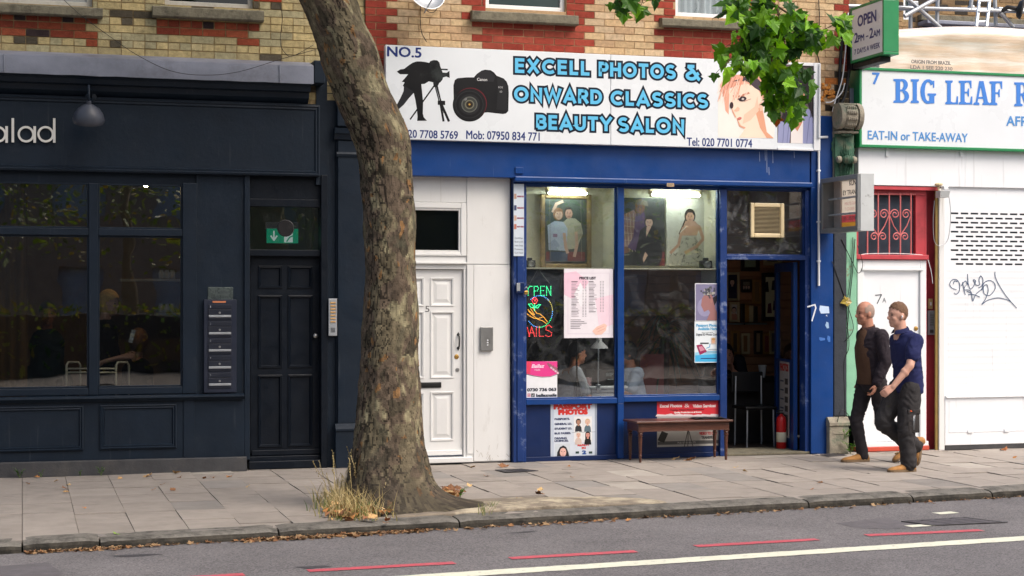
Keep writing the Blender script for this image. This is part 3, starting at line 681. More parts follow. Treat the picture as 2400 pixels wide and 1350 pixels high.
# doorway: transom light, transom bar, side jamb, leaf standing open
zt0, zt1 = Z(1790, 609), Z(1790, 598)
b = MB(); b.box(X(m5), X(m6), -.006, .10, zt0, zt1, bev=.005); b.box(X(m6), X(1898), .0, .14, .0, zhd0, bev=.005); frame(b, X(m5), X(m6) - .001, zt1, zhd0 - .001, .03, .07, .012, bev=.002)
dfr = b.build('door_frame', M['blue_worn'], bldB)
b = MB(); b.box(X(m5) + .003, X(m6) - .003, .05, .056, zt1 + .003, zhd0 - .004); b.build('top_light', M['glass_s'], bldB)
hx, hy = X(1884), .16; ang = rad(79); dirv = Vector((math.cos(ang), math.sin(ang), 0)); nrm = Vector((-dirv.y, dirv.x, 0)); LW = .84
dz1 = zt0 - .02
def leaf(B, u0, u1, z0, z1, t0, t1):
    o = Vector((hx, hy, 0)); q = [(o + dirv * u + nrm * t) for u, t in ((u0, t0), (u1, t0), (u1, t1), (u0, t1))]
    B.idx([(p.x, p.y, z0) for p in q] + [(p.x, p.y, z1) for p in q], [(0, 3, 2, 1), (4, 5, 6, 7), (0, 1, 5, 4), (1, 2, 6, 5), (2, 3, 7, 6), (3, 0, 4, 7)])
b = MB(); leaf(b, 0, .09, .02, dz1, 0, .045); leaf(b, LW - .09, LW, .02, dz1, 0, .045); leaf(b, .09, LW - .09, .02, .2, .001, .044); leaf(b, .09, LW - .09, dz1 - .1, dz1, .001, .044); leaf(b, .09, LW - .09, .95, 1.03, .001, .044); leaf(b, .09, LW - .09, .2, .95, .012, .034)
od = b.build('open_door', M['blue'], bldB)
b = MB(); leaf(b, .09, LW - .09, 1.03, dz1 - .1, .018, .024); b.build('pane', M['glass_c'], od)
b = MB(); b.box(X(1898), X(1950), -.03, .2, .0, Z(1925, 272), bev=.006); b.box(X(1898) - .002, X(1917), -.036, -.03, .01, Z(1910, 440), bev=.002); b.build('pilaster', M['blue'], bldB)
b = MB(); b.box(X(1702), X(1898), -.01, .6, .002, .03, bev=.008); b.build('threshold', M['stone'], bldB)
# display boxes behind the upper panes and the shop room
zsh = Zw(628)
b = MB(); b.box(X(1236), X(m2), .06, .52, zsh - .014, zsh, bev=.003); b.box(X(m3), X(m4), .06, .52, zsh - .014, zsh, bev=.003); b.build('display_shelf', M['creamwall'], bldB)
b = MB(); b.box(X(1210), X(m4), .5, .52, zsh, zhd1); b.box(X(1210), X(1234) , .1, .5, zsh, zhd1); b.box(X(m4) + .002, X(m4) + .02, .12, .52, zsh - .2, zhd1); b.box(X(m2) + .01, X(m3) - .01, .1, .5, zsh, zhd1); b.box(X(1210), X(m4), .1, .52, zhd1 - .02, zhd1); b.build('display_back', M['creamwall'], bldB)
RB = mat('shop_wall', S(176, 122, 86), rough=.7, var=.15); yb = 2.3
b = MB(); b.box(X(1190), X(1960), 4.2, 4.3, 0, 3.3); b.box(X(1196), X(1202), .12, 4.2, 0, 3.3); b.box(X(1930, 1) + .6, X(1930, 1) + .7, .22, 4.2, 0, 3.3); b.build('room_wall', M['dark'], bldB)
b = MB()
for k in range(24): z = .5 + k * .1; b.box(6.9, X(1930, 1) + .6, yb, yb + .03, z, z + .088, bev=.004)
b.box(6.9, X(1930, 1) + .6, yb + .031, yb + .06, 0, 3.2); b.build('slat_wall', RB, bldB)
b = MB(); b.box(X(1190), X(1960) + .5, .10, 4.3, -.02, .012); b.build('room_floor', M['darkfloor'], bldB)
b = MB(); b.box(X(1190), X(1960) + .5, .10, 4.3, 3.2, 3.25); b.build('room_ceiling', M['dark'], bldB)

# ================================================================== the takeaway
bldC = thing('takeaway_building', 'single storey takeaway with white shutter and red door frame', 'building', (10, 0, 0))
XC0 = X(1992) + .01; XC1 = 15.0
YP = -.03
b = MB(); b.box(X(2012, YP), XC1, YP, .3, Z(2200, 437, YP), Z(2200, 353, YP) + .05, bev=.004); b.box(X(2262, YP), X(2262, YP) + .004, YP - .002, YP, Z(2200, 436, YP), Z(2200, 355, YP)); 
for px in (2078, 2252): b.box(X(px - 3, YP), X(px + 3, YP), YP - .02, YP - .001, Z(px, 367, YP), Z(px, 346, YP), bev=.003)
b.build('fascia', M['shutter'], bldC)
b = MB(); b.box(X(2012, 0), XC1, .0, .35, Z(2200, 352, YP) + .045, Z(2200, 340, YP) + .02); b.box(X(2045), X(2200), -.02, .02, Z(2110, 445), Z(2110, 437) + .0); b.build('old_red_board', M['red'], bldC)
b = MB(); b.box(XC0, XC1, .35, 10, 3.9, 4.0); b.box(XC0, XC1, .02, .35, 3.4, 4.06); b.build('flat_roof', M['lead'], bldC)
# red bay
Zc = lambda py: Z(2090, py)
b = MB()
b.box(X(2006), X(2014), .02, .2, Zc(598), Zc(446), bev=.005); b.box(X(2146, .05), X(2168, .05), .05, .14, Zc(598), Zc(446), bev=.005); b.box(X(2006), X(2172, .05), .0, .14, Zc(608), Zc(597), bev=.005); b.box(X(2006), X(2168, .05), .04, .14, Zc(456), Zc(440), bev=.005)
b.box(X(2168, .14) + .001, X(2214), .165, .2, .0, Zc(438)); b.box(X(2168, .05), X(2168, .05) + .02, .05, .15, 0, Zc(440))
fr = b.build('red_frame', M['red'], bldC)
b = MB(); b.box(X(2014), X(2147, .08), .1, .106, Zc(597), Zc(456)); b.build('top_light', mat('opaque_grey_pane', S(66, 75, 86), rough=.16, var=.25, scale=3, spec=.6), bldC)  # opaque pane; its grey stands in for the unlit hall behind
b = MB(); b.box(X(2000), X(2200), .8, .82, 0, 3.2); b.box(X(2140, .4), X(2146, .4), .15, .8, Zc(600), 3.2); b.build('room_backing', mat('grey_hall', S(64, 72, 84), rough=.8), bldC)
# scrolled window grille
b = MB(); yg = .03; r = .008
bars = [2033, 2058, 2084, 2110, 2135]
for px in bars: b.tube([W(px, 600, yg), W(px, 452, yg)], r * 1.15, 6)
b.tube([W(2014, 455, yg), W(2146, 455, yg)], r, 6)
def spiral(c, r0, a0, turns, sgn, tail):
    pts = [Vector(tail)] if tail is not None else []
    for k in range(22):
        q = k / 21; a = a0 + sgn * turns * 2 * math.pi * q; rr = r0 * (1 - .78 * q); pts.append(Vector((c.x + rr * math.cos(a), c.y - .004, c.z + rr * math.sin(a))))
    return pts
kx = .0045
for c in (2058, 2110):
    for sg in (1, -1):
        top = W(c + sg * 26, 510, yg); cen = W(c + sg * 13, 502, yg)
        b.tube(spiral(cen, .058, 0 if sg > 0 else math.pi, 1.5, sg, None), r * .85, 5)
        b.tube([W(c + sg * 25, 505, yg), W(c + sg * 15, 530, yg), W(c, 552, yg)], r * .85, 5)
        b.tube(spiral(W(c + sg * 10, 555, yg), .05, math.pi if sg > 0 else 0, 1.4, -sg, None), r * .85, 5)
b.build('window_grille', M['pink'], bldC)
# white door 7A
YDC = .06
b = MB(); x0, x1 = X(2007, YDC), X(2168, YDC); zl = Zc(609)
b.box(x0, X(2022, YDC), YDC - .03, YDC + .06, .1, zl, bev=.005); b.box(X(2154, YDC), x1, YDC - .03, YDC + .06, .1, zl, bev=.005); b.box(X(2022, YDC), X(2154, YDC), YDC - .029, YDC + .06, Z(2090, 628, YDC), zl, bev=.005)
b.box(X(2016, YDC), X(2160, YDC), YDC - .045, YDC - .03, Z(2090, 634, YDC), Z(2090, 628, YDC), bev=.004); b.build('door_frame', M['upvc'], bldC)
b = MB(); b.box(X(2022, YDC) + .003, X(2154, YDC) - .003, YDC - .004, YDC + .04, .11, Z(2090, 628, YDC) - .002, bev=.004); dC = b.build('door', M['shutter'], bldC)
b = MB(); b.lathe(W(2146, 770, YDC), [(.026, .004), (.024, .012), (.01, .016), (0, .016)], 16, (0, -1, 0)); b.build('door_lock', M['brass'], dC, smooth='auto')
b = MB(); b.box(x0, X(2172, YDC), YDC - .06, .2, .006, Z(2090, 1047, 0), bev=.006); b.build('red_step', M['redstep'], bldC)
b = MB(); b.box(x0, X(2172, YDC), YDC - .04, .1, Z(2090, 1047, 0), .105, bev=.003); b.build('door_sill', M['upvc'], bldC)
b = MB(); b.box(X(2191), X(2197.5), -.012, .006, .0, Zc(440), bev=.003); b.build('olive_strip', M['olive'], bldC)
b = MB(); b.box(X(2198), X(2211), -.03, .004, .0, Zc(440), bev=.006); b.build('post', M['white_panel'], bldC)
# slotted shutter: slots are cut through, dark behind
Ys = .0
sx0, sx1 = X(2212), XC1; zs0, zs1 = .12, Z(2300, 438)
row_h = (Z(2300, 501, Ys) - Z(2300, 619, Ys)) / 11
z_first = Z(2300, 501, Ys); sl_w = X(2246, Ys) - X(2228.5, Ys); pitch = (X(2390, Ys) - X(2228.5, Ys)) / 7 ; sl_h = .020
b = MB(); zc = zs0; rows_z = [z_first - k * row_h for k in range(12)]
bands = []; z = z_first + sl_h / 2 + .004
ztopband = zs1
b.face([(sx0, Ys, z_first + row_h / 2), (sx1, Ys, z_first + row_h / 2), (sx1, Ys, zs1), (sx0, Ys, zs1)])
for k in range(12):
    a, c = rows_z[k] - row_h / 2, rows_z[k] + row_h / 2; xo = X(2228.5, Ys) + (pitch / 2 if k % 2 else 0)
    b.face([(sx0, Ys, a), (sx1, Ys, a), (sx1, Ys, rows_z[k] - sl_h / 2), (sx0, Ys, rows_z[k] - sl_h / 2)]); b.face([(sx0, Ys, rows_z[k] + sl_h / 2), (sx1, Ys, rows_z[k] + sl_h / 2), (sx1, Ys, c), (sx0, Ys, c)])
    x = sx0; n = 0
    while xo + n * pitch < sx1:
        s0 = xo + n * pitch; b.face([(x, Ys, rows_z[k] - sl_h / 2), (s0, Ys, rows_z[k] - sl_h / 2), (s0, Ys, rows_z[k] + sl_h / 2), (x, Ys, rows_z[k] + sl_h / 2)]); x = s0 + sl_w; n += 1
        b.face([(s0, Ys, rows_z[k] - sl_h / 2), (x, Ys, rows_z[k] - sl_h / 2), (x, Ys + .02, rows_z[k] - sl_h / 2), (s0, Ys + .02, rows_z[k] - sl_h / 2)])
    b.face([(x, Ys, rows_z[k] - sl_h / 2), (sx1, Ys, rows_z[k] - sl_h / 2), (sx1, Ys, rows_z[k] + sl_h / 2), (x, Ys, rows_z[k] + sl_h / 2)])
zl = rows_z[-1] - row_h / 2; nl = int((zl - .1) / .075)                                     # interlocking laths below
for k in range(nl):
    a = zl - (k + 1) * .075; c = zl - k * .075
    b.face([(sx0, Ys, a), (sx1, Ys, a), (sx1, Ys - .0018, a + .03), (sx0, Ys - .0018, a + .03)]); b.face([(sx0, Ys - .0018, a + .03), (sx1, Ys - .0018, a + .03), (sx1, Ys, c), (sx0, Ys, c)])
b.build('slotted_shutter', M['shutter'], bldC)
b = MB(); b.box(sx0, sx1, .03, .05, 0, zs1); b.build('shutter_backing', mat('slot_dark', S(44, 52, 62), rough=.6), bldC)
b = MB(); zb1 = Z(2300, 926, -.03); b.box(X(2214, -.02), XC1, -.03, -.001, .055, zb1 - .03, bev=.004); rim_profile(b, X(2213), XC1, [(0, zb1), (-.05, zb1 - .004), (-.055, zb1 - .02), (-.03, zb1 - .032), (0, zb1 - .032)]); b.box(X(2221), X(2222.5), -.033, -.03, .2, zb1 - .05); b.box(X(2221), XC1, -.034, -.03, .2, .208)
for px in (2270, 2355): b.box(X(px - 6), X(px + 6), -.045, -.03, .19, .225, bev=.004)
b.build('base_panel', M['shutter'], bldC)
b = MB(); b.box(X(2213), XC1, -.025, .04, 0, .054, bev=.004); b.build('plinth', M['plinth'], bldC)

# ------------------------------------------------------------------ the old pilaster between the two shops
pil = thing('old_pilaster', 'old shop pilaster with a carved green scroll bracket between the blue shop and the takeaway', 'pilaster', (X(1980), 0, 0))
b = MB(); b.box(X(1951), X(1981), -.035, .3, Z(1965, 975), Z(1965, 245), bev=.01); b.build('shaft', M['blackwall'], pil)
b = MB(); b.box(X(1981) + .001, X(2006), -.02, .3, Z(1990, 975), Z(1990, 430), bev=.008); b.build('green_strip', M['mint'], pil)
b = MB(); zb = Z(1965, 978, -.1); b.box(X(1944, -.1), X(1990, -.1), -.1, .2, .0, zb - .1, bev=.012); rim_profile(b, X(1943, -.1), X(1991, -.1), [(.1, zb - .101), (-.1, zb - .101), (-.115, zb - .09), (-.115, zb - .06), (-.09, zb - .03), (-.06, zb), (.1, zb)]); b.box(X(1952, -.1), X(1980, -.1), -.106, -.1, .22, zb - .16, bev=.004); b.build('base_block', M['corbel_s'], pil)
xc, hw = X(1983, -.12), .135
b = MB()                                                         # upper scroll: a rolled volute with grooved ends
zt, zm, zl = Z(1985, 244, -.2), Z(1985, 305, -.2), Z(1985, 420, -.1)
def vol(B, x0, x1, prof): B.rings([[(x0, y, z) for y, z in prof], [(x1, y, z) for y, z in prof]])
cv = (-.17, (zt + zm) / 2 + .01); rv = (zt - zm) / 2
cir = [(cv[0] + rv * .85 * math.cos(a), cv[1] + rv * math.sin(a)) for a in [2 * math.pi * k / 24 for k in range(24)]]
for (a, c, k) in ((-hw, -hw * .62, 1), (-hw * .62, -hw * .5, .8), (-hw * .5, hw * .5, .88), (hw * .5, hw * .62, .8), (hw * .62, hw, 1)):
    vol(b, xc + a, xc + c, [(cv[0] + (y - cv[0]) * k, cv[1] + (z - cv[1]) * k) for y, z in cir])
for k in range(-2, 3):
    for j in range(5):
        a = math.pi * (.75 + .17 * j); b.ball((xc + k * .024, cv[0] + rv * .8 * math.cos(a), cv[1] + rv * .88 * math.sin(a)), (.013, .014, .02), 8)
b.box(xc - hw * .98, xc + hw * .98, -.2, 0, zt - .012, zt + .012, bev=.006); b.box(xc - hw * .92, xc + hw * .92, -.18, 0, zm - .03, zm - .004, bev=.008); b.box(xc - hw * .9, xc + hw * .9, -.06, -.036, zl - .02, zt)
b.build('scroll', M['corbel_s'], pil, smooth='auto')
b = MB()                                                         # acanthus leaf, boss and lower leaves
za, zc_ = zm - .04, Z(1985, 372, -.14)
def aleaf(B, x, z0, z1, w, y0, y1, lean=0.0):
    n = 9; rs = []
    for i in range(n):
        q = i / (n - 1); z = z0 + (z1 - z0) * q; ww = w * (math.sin(math.pi * (.12 + .8 * q)) ** .7) * (1 + .22 * math.cos(q * 26)); yy = y0 + (y1 - y0) * q + .02 * math.sin(q * 3)
        rs.append([(x + lean * q - ww, yy + .012, z), (x + lean * q - ww * .45, yy - .01, z), (x + lean * q, yy + .004, z), (x + lean * q + ww * .45, yy - .01, z), (x + lean * q + ww, yy + .012, z), (x + lean * q, yy + .03, z)])
    B.rings(rs)
for k in range(-2, 3): aleaf(b, xc + k * .03, zc_, za, .026, -.13 + abs(k) * .014, -.08 + abs(k) * .012, k * .012)
for s in (1, -1): aleaf(b, xc + s * .1, zc_ - .02, za - .03, .035, -.09, -.07, s * .012)
for k in range(-1, 2): b.ball((xc + k * .035, -.13, za + .0), (.028, .03, .022), 10)
b.box(xc - hw * .86, xc + hw * .86, -.085, -.062, zl - .02, za + .01, bev=.006)
for k in range(-2, 3): aleaf(b, xc + k * .036, zl - .02, zc_ - .05, .026, -.1, -.1 - .03 * (2 - abs(k)), k * .006)
b.build('carved_leaf', M['corbel'], pil, smooth='auto')
b = MB(); b.ball((xc, -.16, zc_ - .012), (.066, .06, .05), 18)
for k in range(-2, 3): b.tube([(xc + k * .024, -.16 - math.sqrt(max(0, .06 ** 2 * (1 - (k * .024 / .066) ** 2))) * math.cos(t) * 1.03, zc_ - .012 + .051 * math.sin(t) * math.sqrt(1 - (k * .024 / .066) ** 2)) for t in [-1.2, -.6, 0, .6, 1.2]], .004, 5)
b.build('boss', M['corbel'], pil, smooth=True)
b = MB()
for s in (1, -1): b = MB(); b.lathe((xc + s * .072, -.13, zc_ - .01), [(.036, 0), (.04, .012), (.038, .03), (.03, .045), (.012, .048), (0, .044)], 14, (s, 0, 0)); b.build('side_scroll', M['corbel_s'], pil, smooth='auto')
# ------------------------------------------------------------------ printing: layered coloured shapes in one mesh
FONT = {}
def glyphs(s):
    key = s
    if key not in FONT:
        cu = bpy.data.curves.new('lettering', 'FONT'); cu.body = s; cu.resolution_u = 3
        ob = bpy.data.objects.new('lettering', cu)
        me = ob.to_mesh(); vs = [(v.co.x, v.co.y) for v in me.vertices]; fs = [tuple(p.vertices) for p in me.polygons]
        ob.to_mesh_clear(); bpy.data.objects.remove(ob); bpy.data.curves.remove(cu)
        FONT[key] = (vs, fs)
    return FONT[key]

class Print(MB):
    def __init__(s, f, nrm=(0, -1, 0), step=.0006):
        super().__init__(); s.fn, s.n, s.step = f, Vector(nrm), step
        s.cnt = 0
    def at(s, x, y, layer): return s.fn(x, y) + s.n * (s.step * (layer + .03 * (s.cnt % 14)))
    def poly(s, pts, col, layer=1): s.cnt += 1; s.face([s.at(x, y, layer) for x, y in pts], col)
    def rect(s, x0, y0, x1, y1, col, layer=1):
        xc, yc = (x0 + x1) / 2, (y0 + y1) / 2; s.cnt += 1
        A, Bq, T, Bt = s.at(x0, yc, layer), s.at(x1, yc, layer), s.at(xc, y0, layer), s.at(xc, y1, layer)
        s.face([(A.x, A.y, Bt.z), (Bq.x, Bq.y, Bt.z), (Bq.x, Bq.y, T.z), (A.x, A.y, T.z)], col)
    def ell(s, cx, cy, rx, ry, col, layer=1, n=18, rot=0.0, a0=0, a1=360):
        pts = []
        for k in range(n + (a1 - a0 < 360)):
            a = rad(a0 + (a1 - a0) * k / n); x, y = rx * math.cos(a), ry * math.sin(a); pts.append((cx + x * math.cos(rot) - y * math.sin(rot), cy + x * math.sin(rot) + y * math.cos(rot)))
        s.poly(pts, col, layer)
    def line(s, pts, w, col, layer=1, closed=False):
        P = list(pts) + ([pts[0]] if closed else [])
        for (x0, y0), (x1, y1) in zip(P, P[1:]):
            L = math.hypot(x1 - x0, y1 - y0) or 1; qx, qy = -(y1 - y0) / L * w / 2, (x1 - x0) / L * w / 2; ex, ey = (x1 - x0) / L * w * .3, (y1 - y0) / L * w * .3
            s.poly([(x0 + qx - ex, y0 + qy - ey), (x0 - qx - ex, y0 - qy - ey), (x1 - qx + ex, y1 - qy + ey), (x1 + qx + ex, y1 + qy + ey)], col, layer)
    def text(s, t, x0, yb, x1, cap, col, layer=2, bold=0.0, slant=0.0, mirror=False):
        """t between x0 and x1 on a level baseline that starts at yb; cap is the height of a capital; bold thickens the strokes"""
        vs, fs = glyphs(t); ch, _ = glyphs('H')
        a0, a1 = min(v[0] for v in vs), max(v[0] for v in vs); H1 = max(v[1] for v in ch)
        P0 = s.at(x0, yb, 0); P1 = s.at(x1, yb, 0); U = s.at(x0, yb - cap, 0) - P0
        ex = Vector((P1.x - P0.x, P1.y - P0.y, 0)); up = Vector((0, 0, U.z)); e1 = ex.normalized() if not mirror else -ex.normalized()
        k = (bold * 1.5 + .012) * abs(U.z) if bold else 0
        for n_, (dx, dz) in enumerate(((0, 0), (-1, 0), (1, 0), (0, .7), (0, -.7), (-.8, .6), (.8, .6), (-.8, -.6), (.8, -.6)) if bold else ((0, 0),)):
            o = P0 + e1 * (dx * k) + Vector((0, 0, dz * k)) + s.n * s.step * (layer + .04 * n_); out = []
            for x, y in vs:
                q = (x + slant * y - a0) / (a1 - a0)
                if mirror: q = 1 - q
                out.append(o + ex * q + up * (y / H1))
            s.idx(out, [f[::-1] if mirror else f for f in fs], col)
    def slab(s, x0, y0, x1, y1, col, depth=.004, side=None):
        """the sheet itself"""
        xc, yc = (x0 + x1) / 2, (y0 + y1) / 2; A, Bq, T, Bt = s.at(x0, yc, 0), s.at(x1, yc, 0), s.at(xc, y0, 0), s.at(xc, y1, 0)
        f = [Vector((A.x, A.y, Bt.z)), Vector((Bq.x, Bq.y, Bt.z)), Vector((Bq.x, Bq.y, T.z)), Vector((A.x, A.y, T.z))]
        s.prism(f, s.n * -depth, col)
def arc(cx, cy, rx, ry, a0, a1, n=14): return [(cx + rx * math.cos(rad(a0 + (a1 - a0) * k / n)), cy + ry * math.sin(rad(a0 + (a1 - a0) * k / n))) for k in range(n + 1)]
w_ = .1
STROKE = {'E': (.62, [[(.6, .9), (.1, .9), (.1, .1), (.6, .1)], [(.1, .51), (.56, .51)]]), 'X': (.8, [[(.08, .98), (.72, .02)], [(.72, .98), (.08, .02)]]), 'C': (.86, [arc(.5, .5, .4, .4, 48, 312)]),
 'L': (.58, [[(.1, 1), (.1, .1), (.56, .1)]]), 'P': (.68, [[(.1, 0), (.1, .9), (.4, .9)] + arc(.38, .67, .22, .23, 90, -90, 10) + [(.1, .44)]]), 'H': (.78, [[(.1, 0), (.1, 1)], [(.68, 0), (.68, 1)], [(.1, .52), (.68, .52)]]),
 'O': (1.0, [arc(.5, .5, .4, .4, 0, 360, 26)]), 'T': (.72, [[(.0, .9), (.72, .9)], [(.36, .9), (.36, 0)]]), 'S': (.72, [arc(.36, .7, .25, .2, 35, 180, 9) + arc(.36, .7, .25, .2, 180, 262, 4)[1:] + arc(.36, .3, .27, .2, 82, 0, 4) + arc(.36, .3, .27, .2, 0, -150, 9)[1:]]),
 '&': (.8, [[(.12, .95), (.5, .95)], [(.16, .95), (.44, .62), (.72, .1), (.8, .02)], [(.42, .62), (.2, .45)] + arc(.34, .28, .24, .2, 150, 350, 10) + [(.66, .42), (.74, .5)]]), 'N': (.8, [[(.1, 0), (.1, .9), (.7, .1), (.7, 1)]]), 'W': (1.2, [[(.06, 1), (.34, .1), (.6, .86), (.86, .1), (1.14, 1)]]),
 'A': (.9, [[(.06, 0), (.45, .92), (.84, 0)], [(.2, .3), (.7, .3)]]), 'R': (.72, [[(.1, 0), (.1, .9), (.4, .9)] + arc(.38, .68, .22, .22, 90, -90, 10) + [(.1, .46)], [(.38, .46), (.68, .02)]]), 'D': (.82, [[(.1, .1), (.1, .9), (.34, .9)] + arc(.36, .5, .36, .4, 90, -90, 14) + [(.1, .1)]]), 'I': (.2, [[(.1, 0), (.1, 1)]]),
 'B': (.7, [[(.1, .1), (.1, .9), (.36, .9)] + arc(.38, .71, .19, .19, 90, -90, 8) + [(.1, .52)], [(.38, .52)] + arc(.4, .31, .22, .21, 90, -90, 8) + [(.1, .1)]]), 'U': (.78, [[(.1, 1), (.1, .38)] + arc(.39, .38, .29, .28, 180, 360, 10) + [(.68, 1)]]), 'Y': (.84, [[(.04, 1), (.42, .48), (.8, 1)], [(.42, .5), (.42, 0)]])}
def title(p, t, x0, yb, x1, cap, col, w, layer, ext):
    """big sign capitals drawn as even strokes"""
    gap = .16; tot = sum(STROKE[c][0] for c in t) + gap * (len(t) - 1); P0 = p.at(x0, yb, 0); P1 = p.at(x1, yb, 0); U = p.at(x0, yb - cap, 0).z - P0.z; sx = (P1.x - P0.x) / tot; x = 0
    hw = w * U / 2
    for c in t:
        for st in STROKE[c][1]:
            P = [Vector((P0.x + (x + a) * sx, P0.z + b * U)) for a, b in st]; n = len(P); closed = (P[0] - P[-1]).length < 1e-4
            if not closed: d0, d1 = (P[0] - P[1]).normalized(), (P[-1] - P[-2]).normalized(); P[0] = P[0] + d0 * ext * U; P[-1] = P[-1] + d1 * ext * U
            L, R = [], []
            for i in range(n):
                a = P[i] - P[i - 1] if i else (P[-1] - P[-2] if closed else P[1] - P[0]); b = P[i + 1] - P[i] if i < n - 1 else (P[1] - P[0] if closed else P[-1] - P[-2])
                a, b = a.normalized(), b.normalized(); na, nb_ = Vector((-a.y, a.x)), Vector((-b.y, b.x)); m = (na + nb_); m = m.normalized() if m.length > .2 else na
                k = hw / max(.45, m.dot(na)); L.append(P[i] + m * k); R.append(P[i] - m * k)
            p.cnt += 1; y = P0.y + p.n.y * p.step * (layer + .03 * (p.cnt % 14))
            for i in range(n - 1): p.face([(L[i].x, y, L[i].y), (R[i].x, y, R[i].y), (R[i + 1].x, y, R[i + 1].y), (L[i + 1].x, y, L[i + 1].y)], col)
        x += STROKE[c][0] + gap
def PW(Y): return Print(lambda x, y: W(x, y, Y))
WHITE, INK, NAVY, DK = S(230, 233, 235), S(16, 18, 24), S(34, 52, 116), S(24, 28, 44)

# ------------------------------------------------------------------ the shop sign
YS = -.16
p = PW(YS)
t = thing('shop_sign', 'long white fascia sign of the photo shop with pale blue capitals and a camera', 'sign', W(1410, 340, YS))
zt, zb = Z(1410, 127, YS), Z(1410, 339, YS); b = MB(); b.box(X(904, YS), X(1431, YS), YS, YBF - .001, zb, zt, bev=.003); b.box(X(1432.2, YS), X(1906, YS), YS, YBF - .001, zb, zt, bev=.003)
b.build('board', M['sign_face'], t)
b = MB(); b.box(X(1906, YS), X(1921, YS), YS - .02, YBF, zb, zt + .005, bev=.003); b.box(X(1822, YS), X(1906, YS) - .001, YS - .016, YS - .001, zb - .004, zb + .02, bev=.002); b.box(X(1870, YS), X(1906, YS) - .001, YS - .016, YS - .001, zt - .03, zt + .004, bev=.002); b.build('edge_trim', M['upvc'], t)
LB, LK = S(98, 190, 232), S(14, 26, 44)
for (txt, x0, yb, x1) in (('EXCELL', 1206, 170, 1383), ('PHOTOS', 1402.5, 178.5, 1584), ('&', 1605, 187, 1641), ('ONWARD', 1204, 237, 1411.5), ('CLASSICS', 1430, 246, 1660), ('BEAUTY', 1256, 302.5, 1435), ('SALON', 1448, 308.5, 1604)):
    title(p, txt, x0 + 1, yb, x1 - 1, 33.5, LK, .52, 2, .15); title(p, txt, x0 + 1, yb, x1 - 1, 33.5, LB, .235, 3, 0)
p.build('title_lettering', M['print_sign'], t); p = PW(YS)
p.text('NO.5', 908, 131.5, 987, 22.5, NAVY, 2, .02)
p.build('sign_number', M['print_sign'], t); p = PW(YS); p.text('020 7708 5769', 946, 322, 1073, 18, NAVY, 2, .008); p.build('phone_number', M['print_sign'], t); p = PW(YS); p.text('Mob: 07950 834 771', 1093, 325, 1264.5, 19, NAVY, 2, .008); p.build('phone_number', M['print_sign'], t); p = PW(YS); p.text('Tel: 020 7701 0774', 1610, 341, 1762.5, 18.5, NAVY, 2, .008)
p.build('phone_number', M['print_sign'], t); p = PW(YS)
c4 = lambda pts: [(700 + x / 3, y / 3) for x, y in pts]
BK = S(14, 14, 16)
p.poly(c4([(690, 503), (715, 488), (742, 484), (770, 462), (800, 442), (830, 432), (860, 432), (890, 436), (918, 442), (925, 430), (950, 422), (975, 425), (990, 440), (995, 465), (1003, 485), (1012, 510), (1040, 512), (1060, 498), (1062, 548), (1038, 538), (1015, 545), (1010, 562), (995, 580), (970, 590), (950, 580), (915, 572), (885, 590), (862, 592), (800, 645), (740, 610), (732, 604), (745, 578), (724, 576), (770, 522), (712, 522)]), BK, 1)
p.rect(700 + 985 / 3, 483 / 3, 700 + 1048 / 3, 493 / 3, BK, 1)
p.poly(c4([(740, 600), (800, 640), (812, 650), (775, 690), (740, 735), (703, 768), (688, 740), (715, 690), (738, 640)]), S(34, 34, 38), 2)
p.poly(c4([(800, 640), (862, 590), (868, 650), (875, 720), (873, 800), (880, 825), (902, 849), (833, 850), (836, 820), (830, 760), (820, 700), (808, 650)]), BK, 1)
for (a, b_, w) in (((955, 600), (785, 838), 3.4), ((958, 600), (990, 720), 2.6), ((975, 605), (1000, 715), 2.6), ((995, 715), (1018, 850), 5), ((1005, 735), (1055, 850), 5.5), ((968, 600), (1022, 790), 3.2)): p.line(c4([a, b_]), w, BK, 1)
p.poly(c4([(945, 580), (990, 580), (975, 612), (950, 612)]), BK, 1); p.rect(700 + 978 / 3, 708 / 3, 700 + 1030 / 3, 738 / 3, BK, 1)
p.build('cameraman_print', M['print_sign'], t); p = PW(YS)
C1 = S(22, 22, 24)
p.poly(c4([(1088, 600), (1098, 562), (1118, 550), (1180, 544), (1232, 544), (1252, 520), (1285, 497), (1310, 490), (1350, 494), (1372, 508), (1392, 532), (1442, 552), (1462, 574), (1474, 605), (1477, 650), (1474, 780), (1458, 798), (1436, 802), (1330, 790), (1200, 800), (1090, 700)]), C1, 1)
p.poly(c4([(1258, 524), (1288, 500), (1345, 500), (1380, 540), (1370, 575), (1240, 572)]), S(38, 38, 41), 2)
p.poly(c4([(1395, 545), (1440, 560), (1462, 600), (1464, 780), (1390, 770), (1400, 640)]), S(34, 34, 36), 2)
p.ell(1100.5, 245.5, 39.5, 39.5, S(18, 18, 19), 2, 40); p.ell(1103, 243, 38, 37.5, S(92, 26, 34), 3, 40); p.ell(1101.5, 244.5, 37.5, 37, S(24, 24, 26), 4, 40)
for k, (r_, c_) in enumerate(((33, (40, 40, 42)), (31, (18, 18, 20)), (25, (34, 34, 36)), (19, (96, 98, 92)), (16.5, (60, 62, 58)), (11, (110, 108, 92)), (8, (44, 36, 26)), (2.4, (190, 150, 70)))): p.ell(1100, 245, r_, r_ * .98, S(*c_), 5 + k, 36)
p.ell(1091, 233, 4, 2.4, S(120, 120, 120), 14, 12, -.7)
p.text('Canon', 1118, 189, 1141.5, 6.4, S(214, 214, 214), 4, .01); p.text('EOS', 1168, 206.5, 1178.5, 4.2, S(190, 190, 190), 4); p.text('5D', 1171, 217, 1177, 4.2, S(190, 190, 190), 4)
p.build('camera_print', M['print_sign'], t); p = PW(YS)
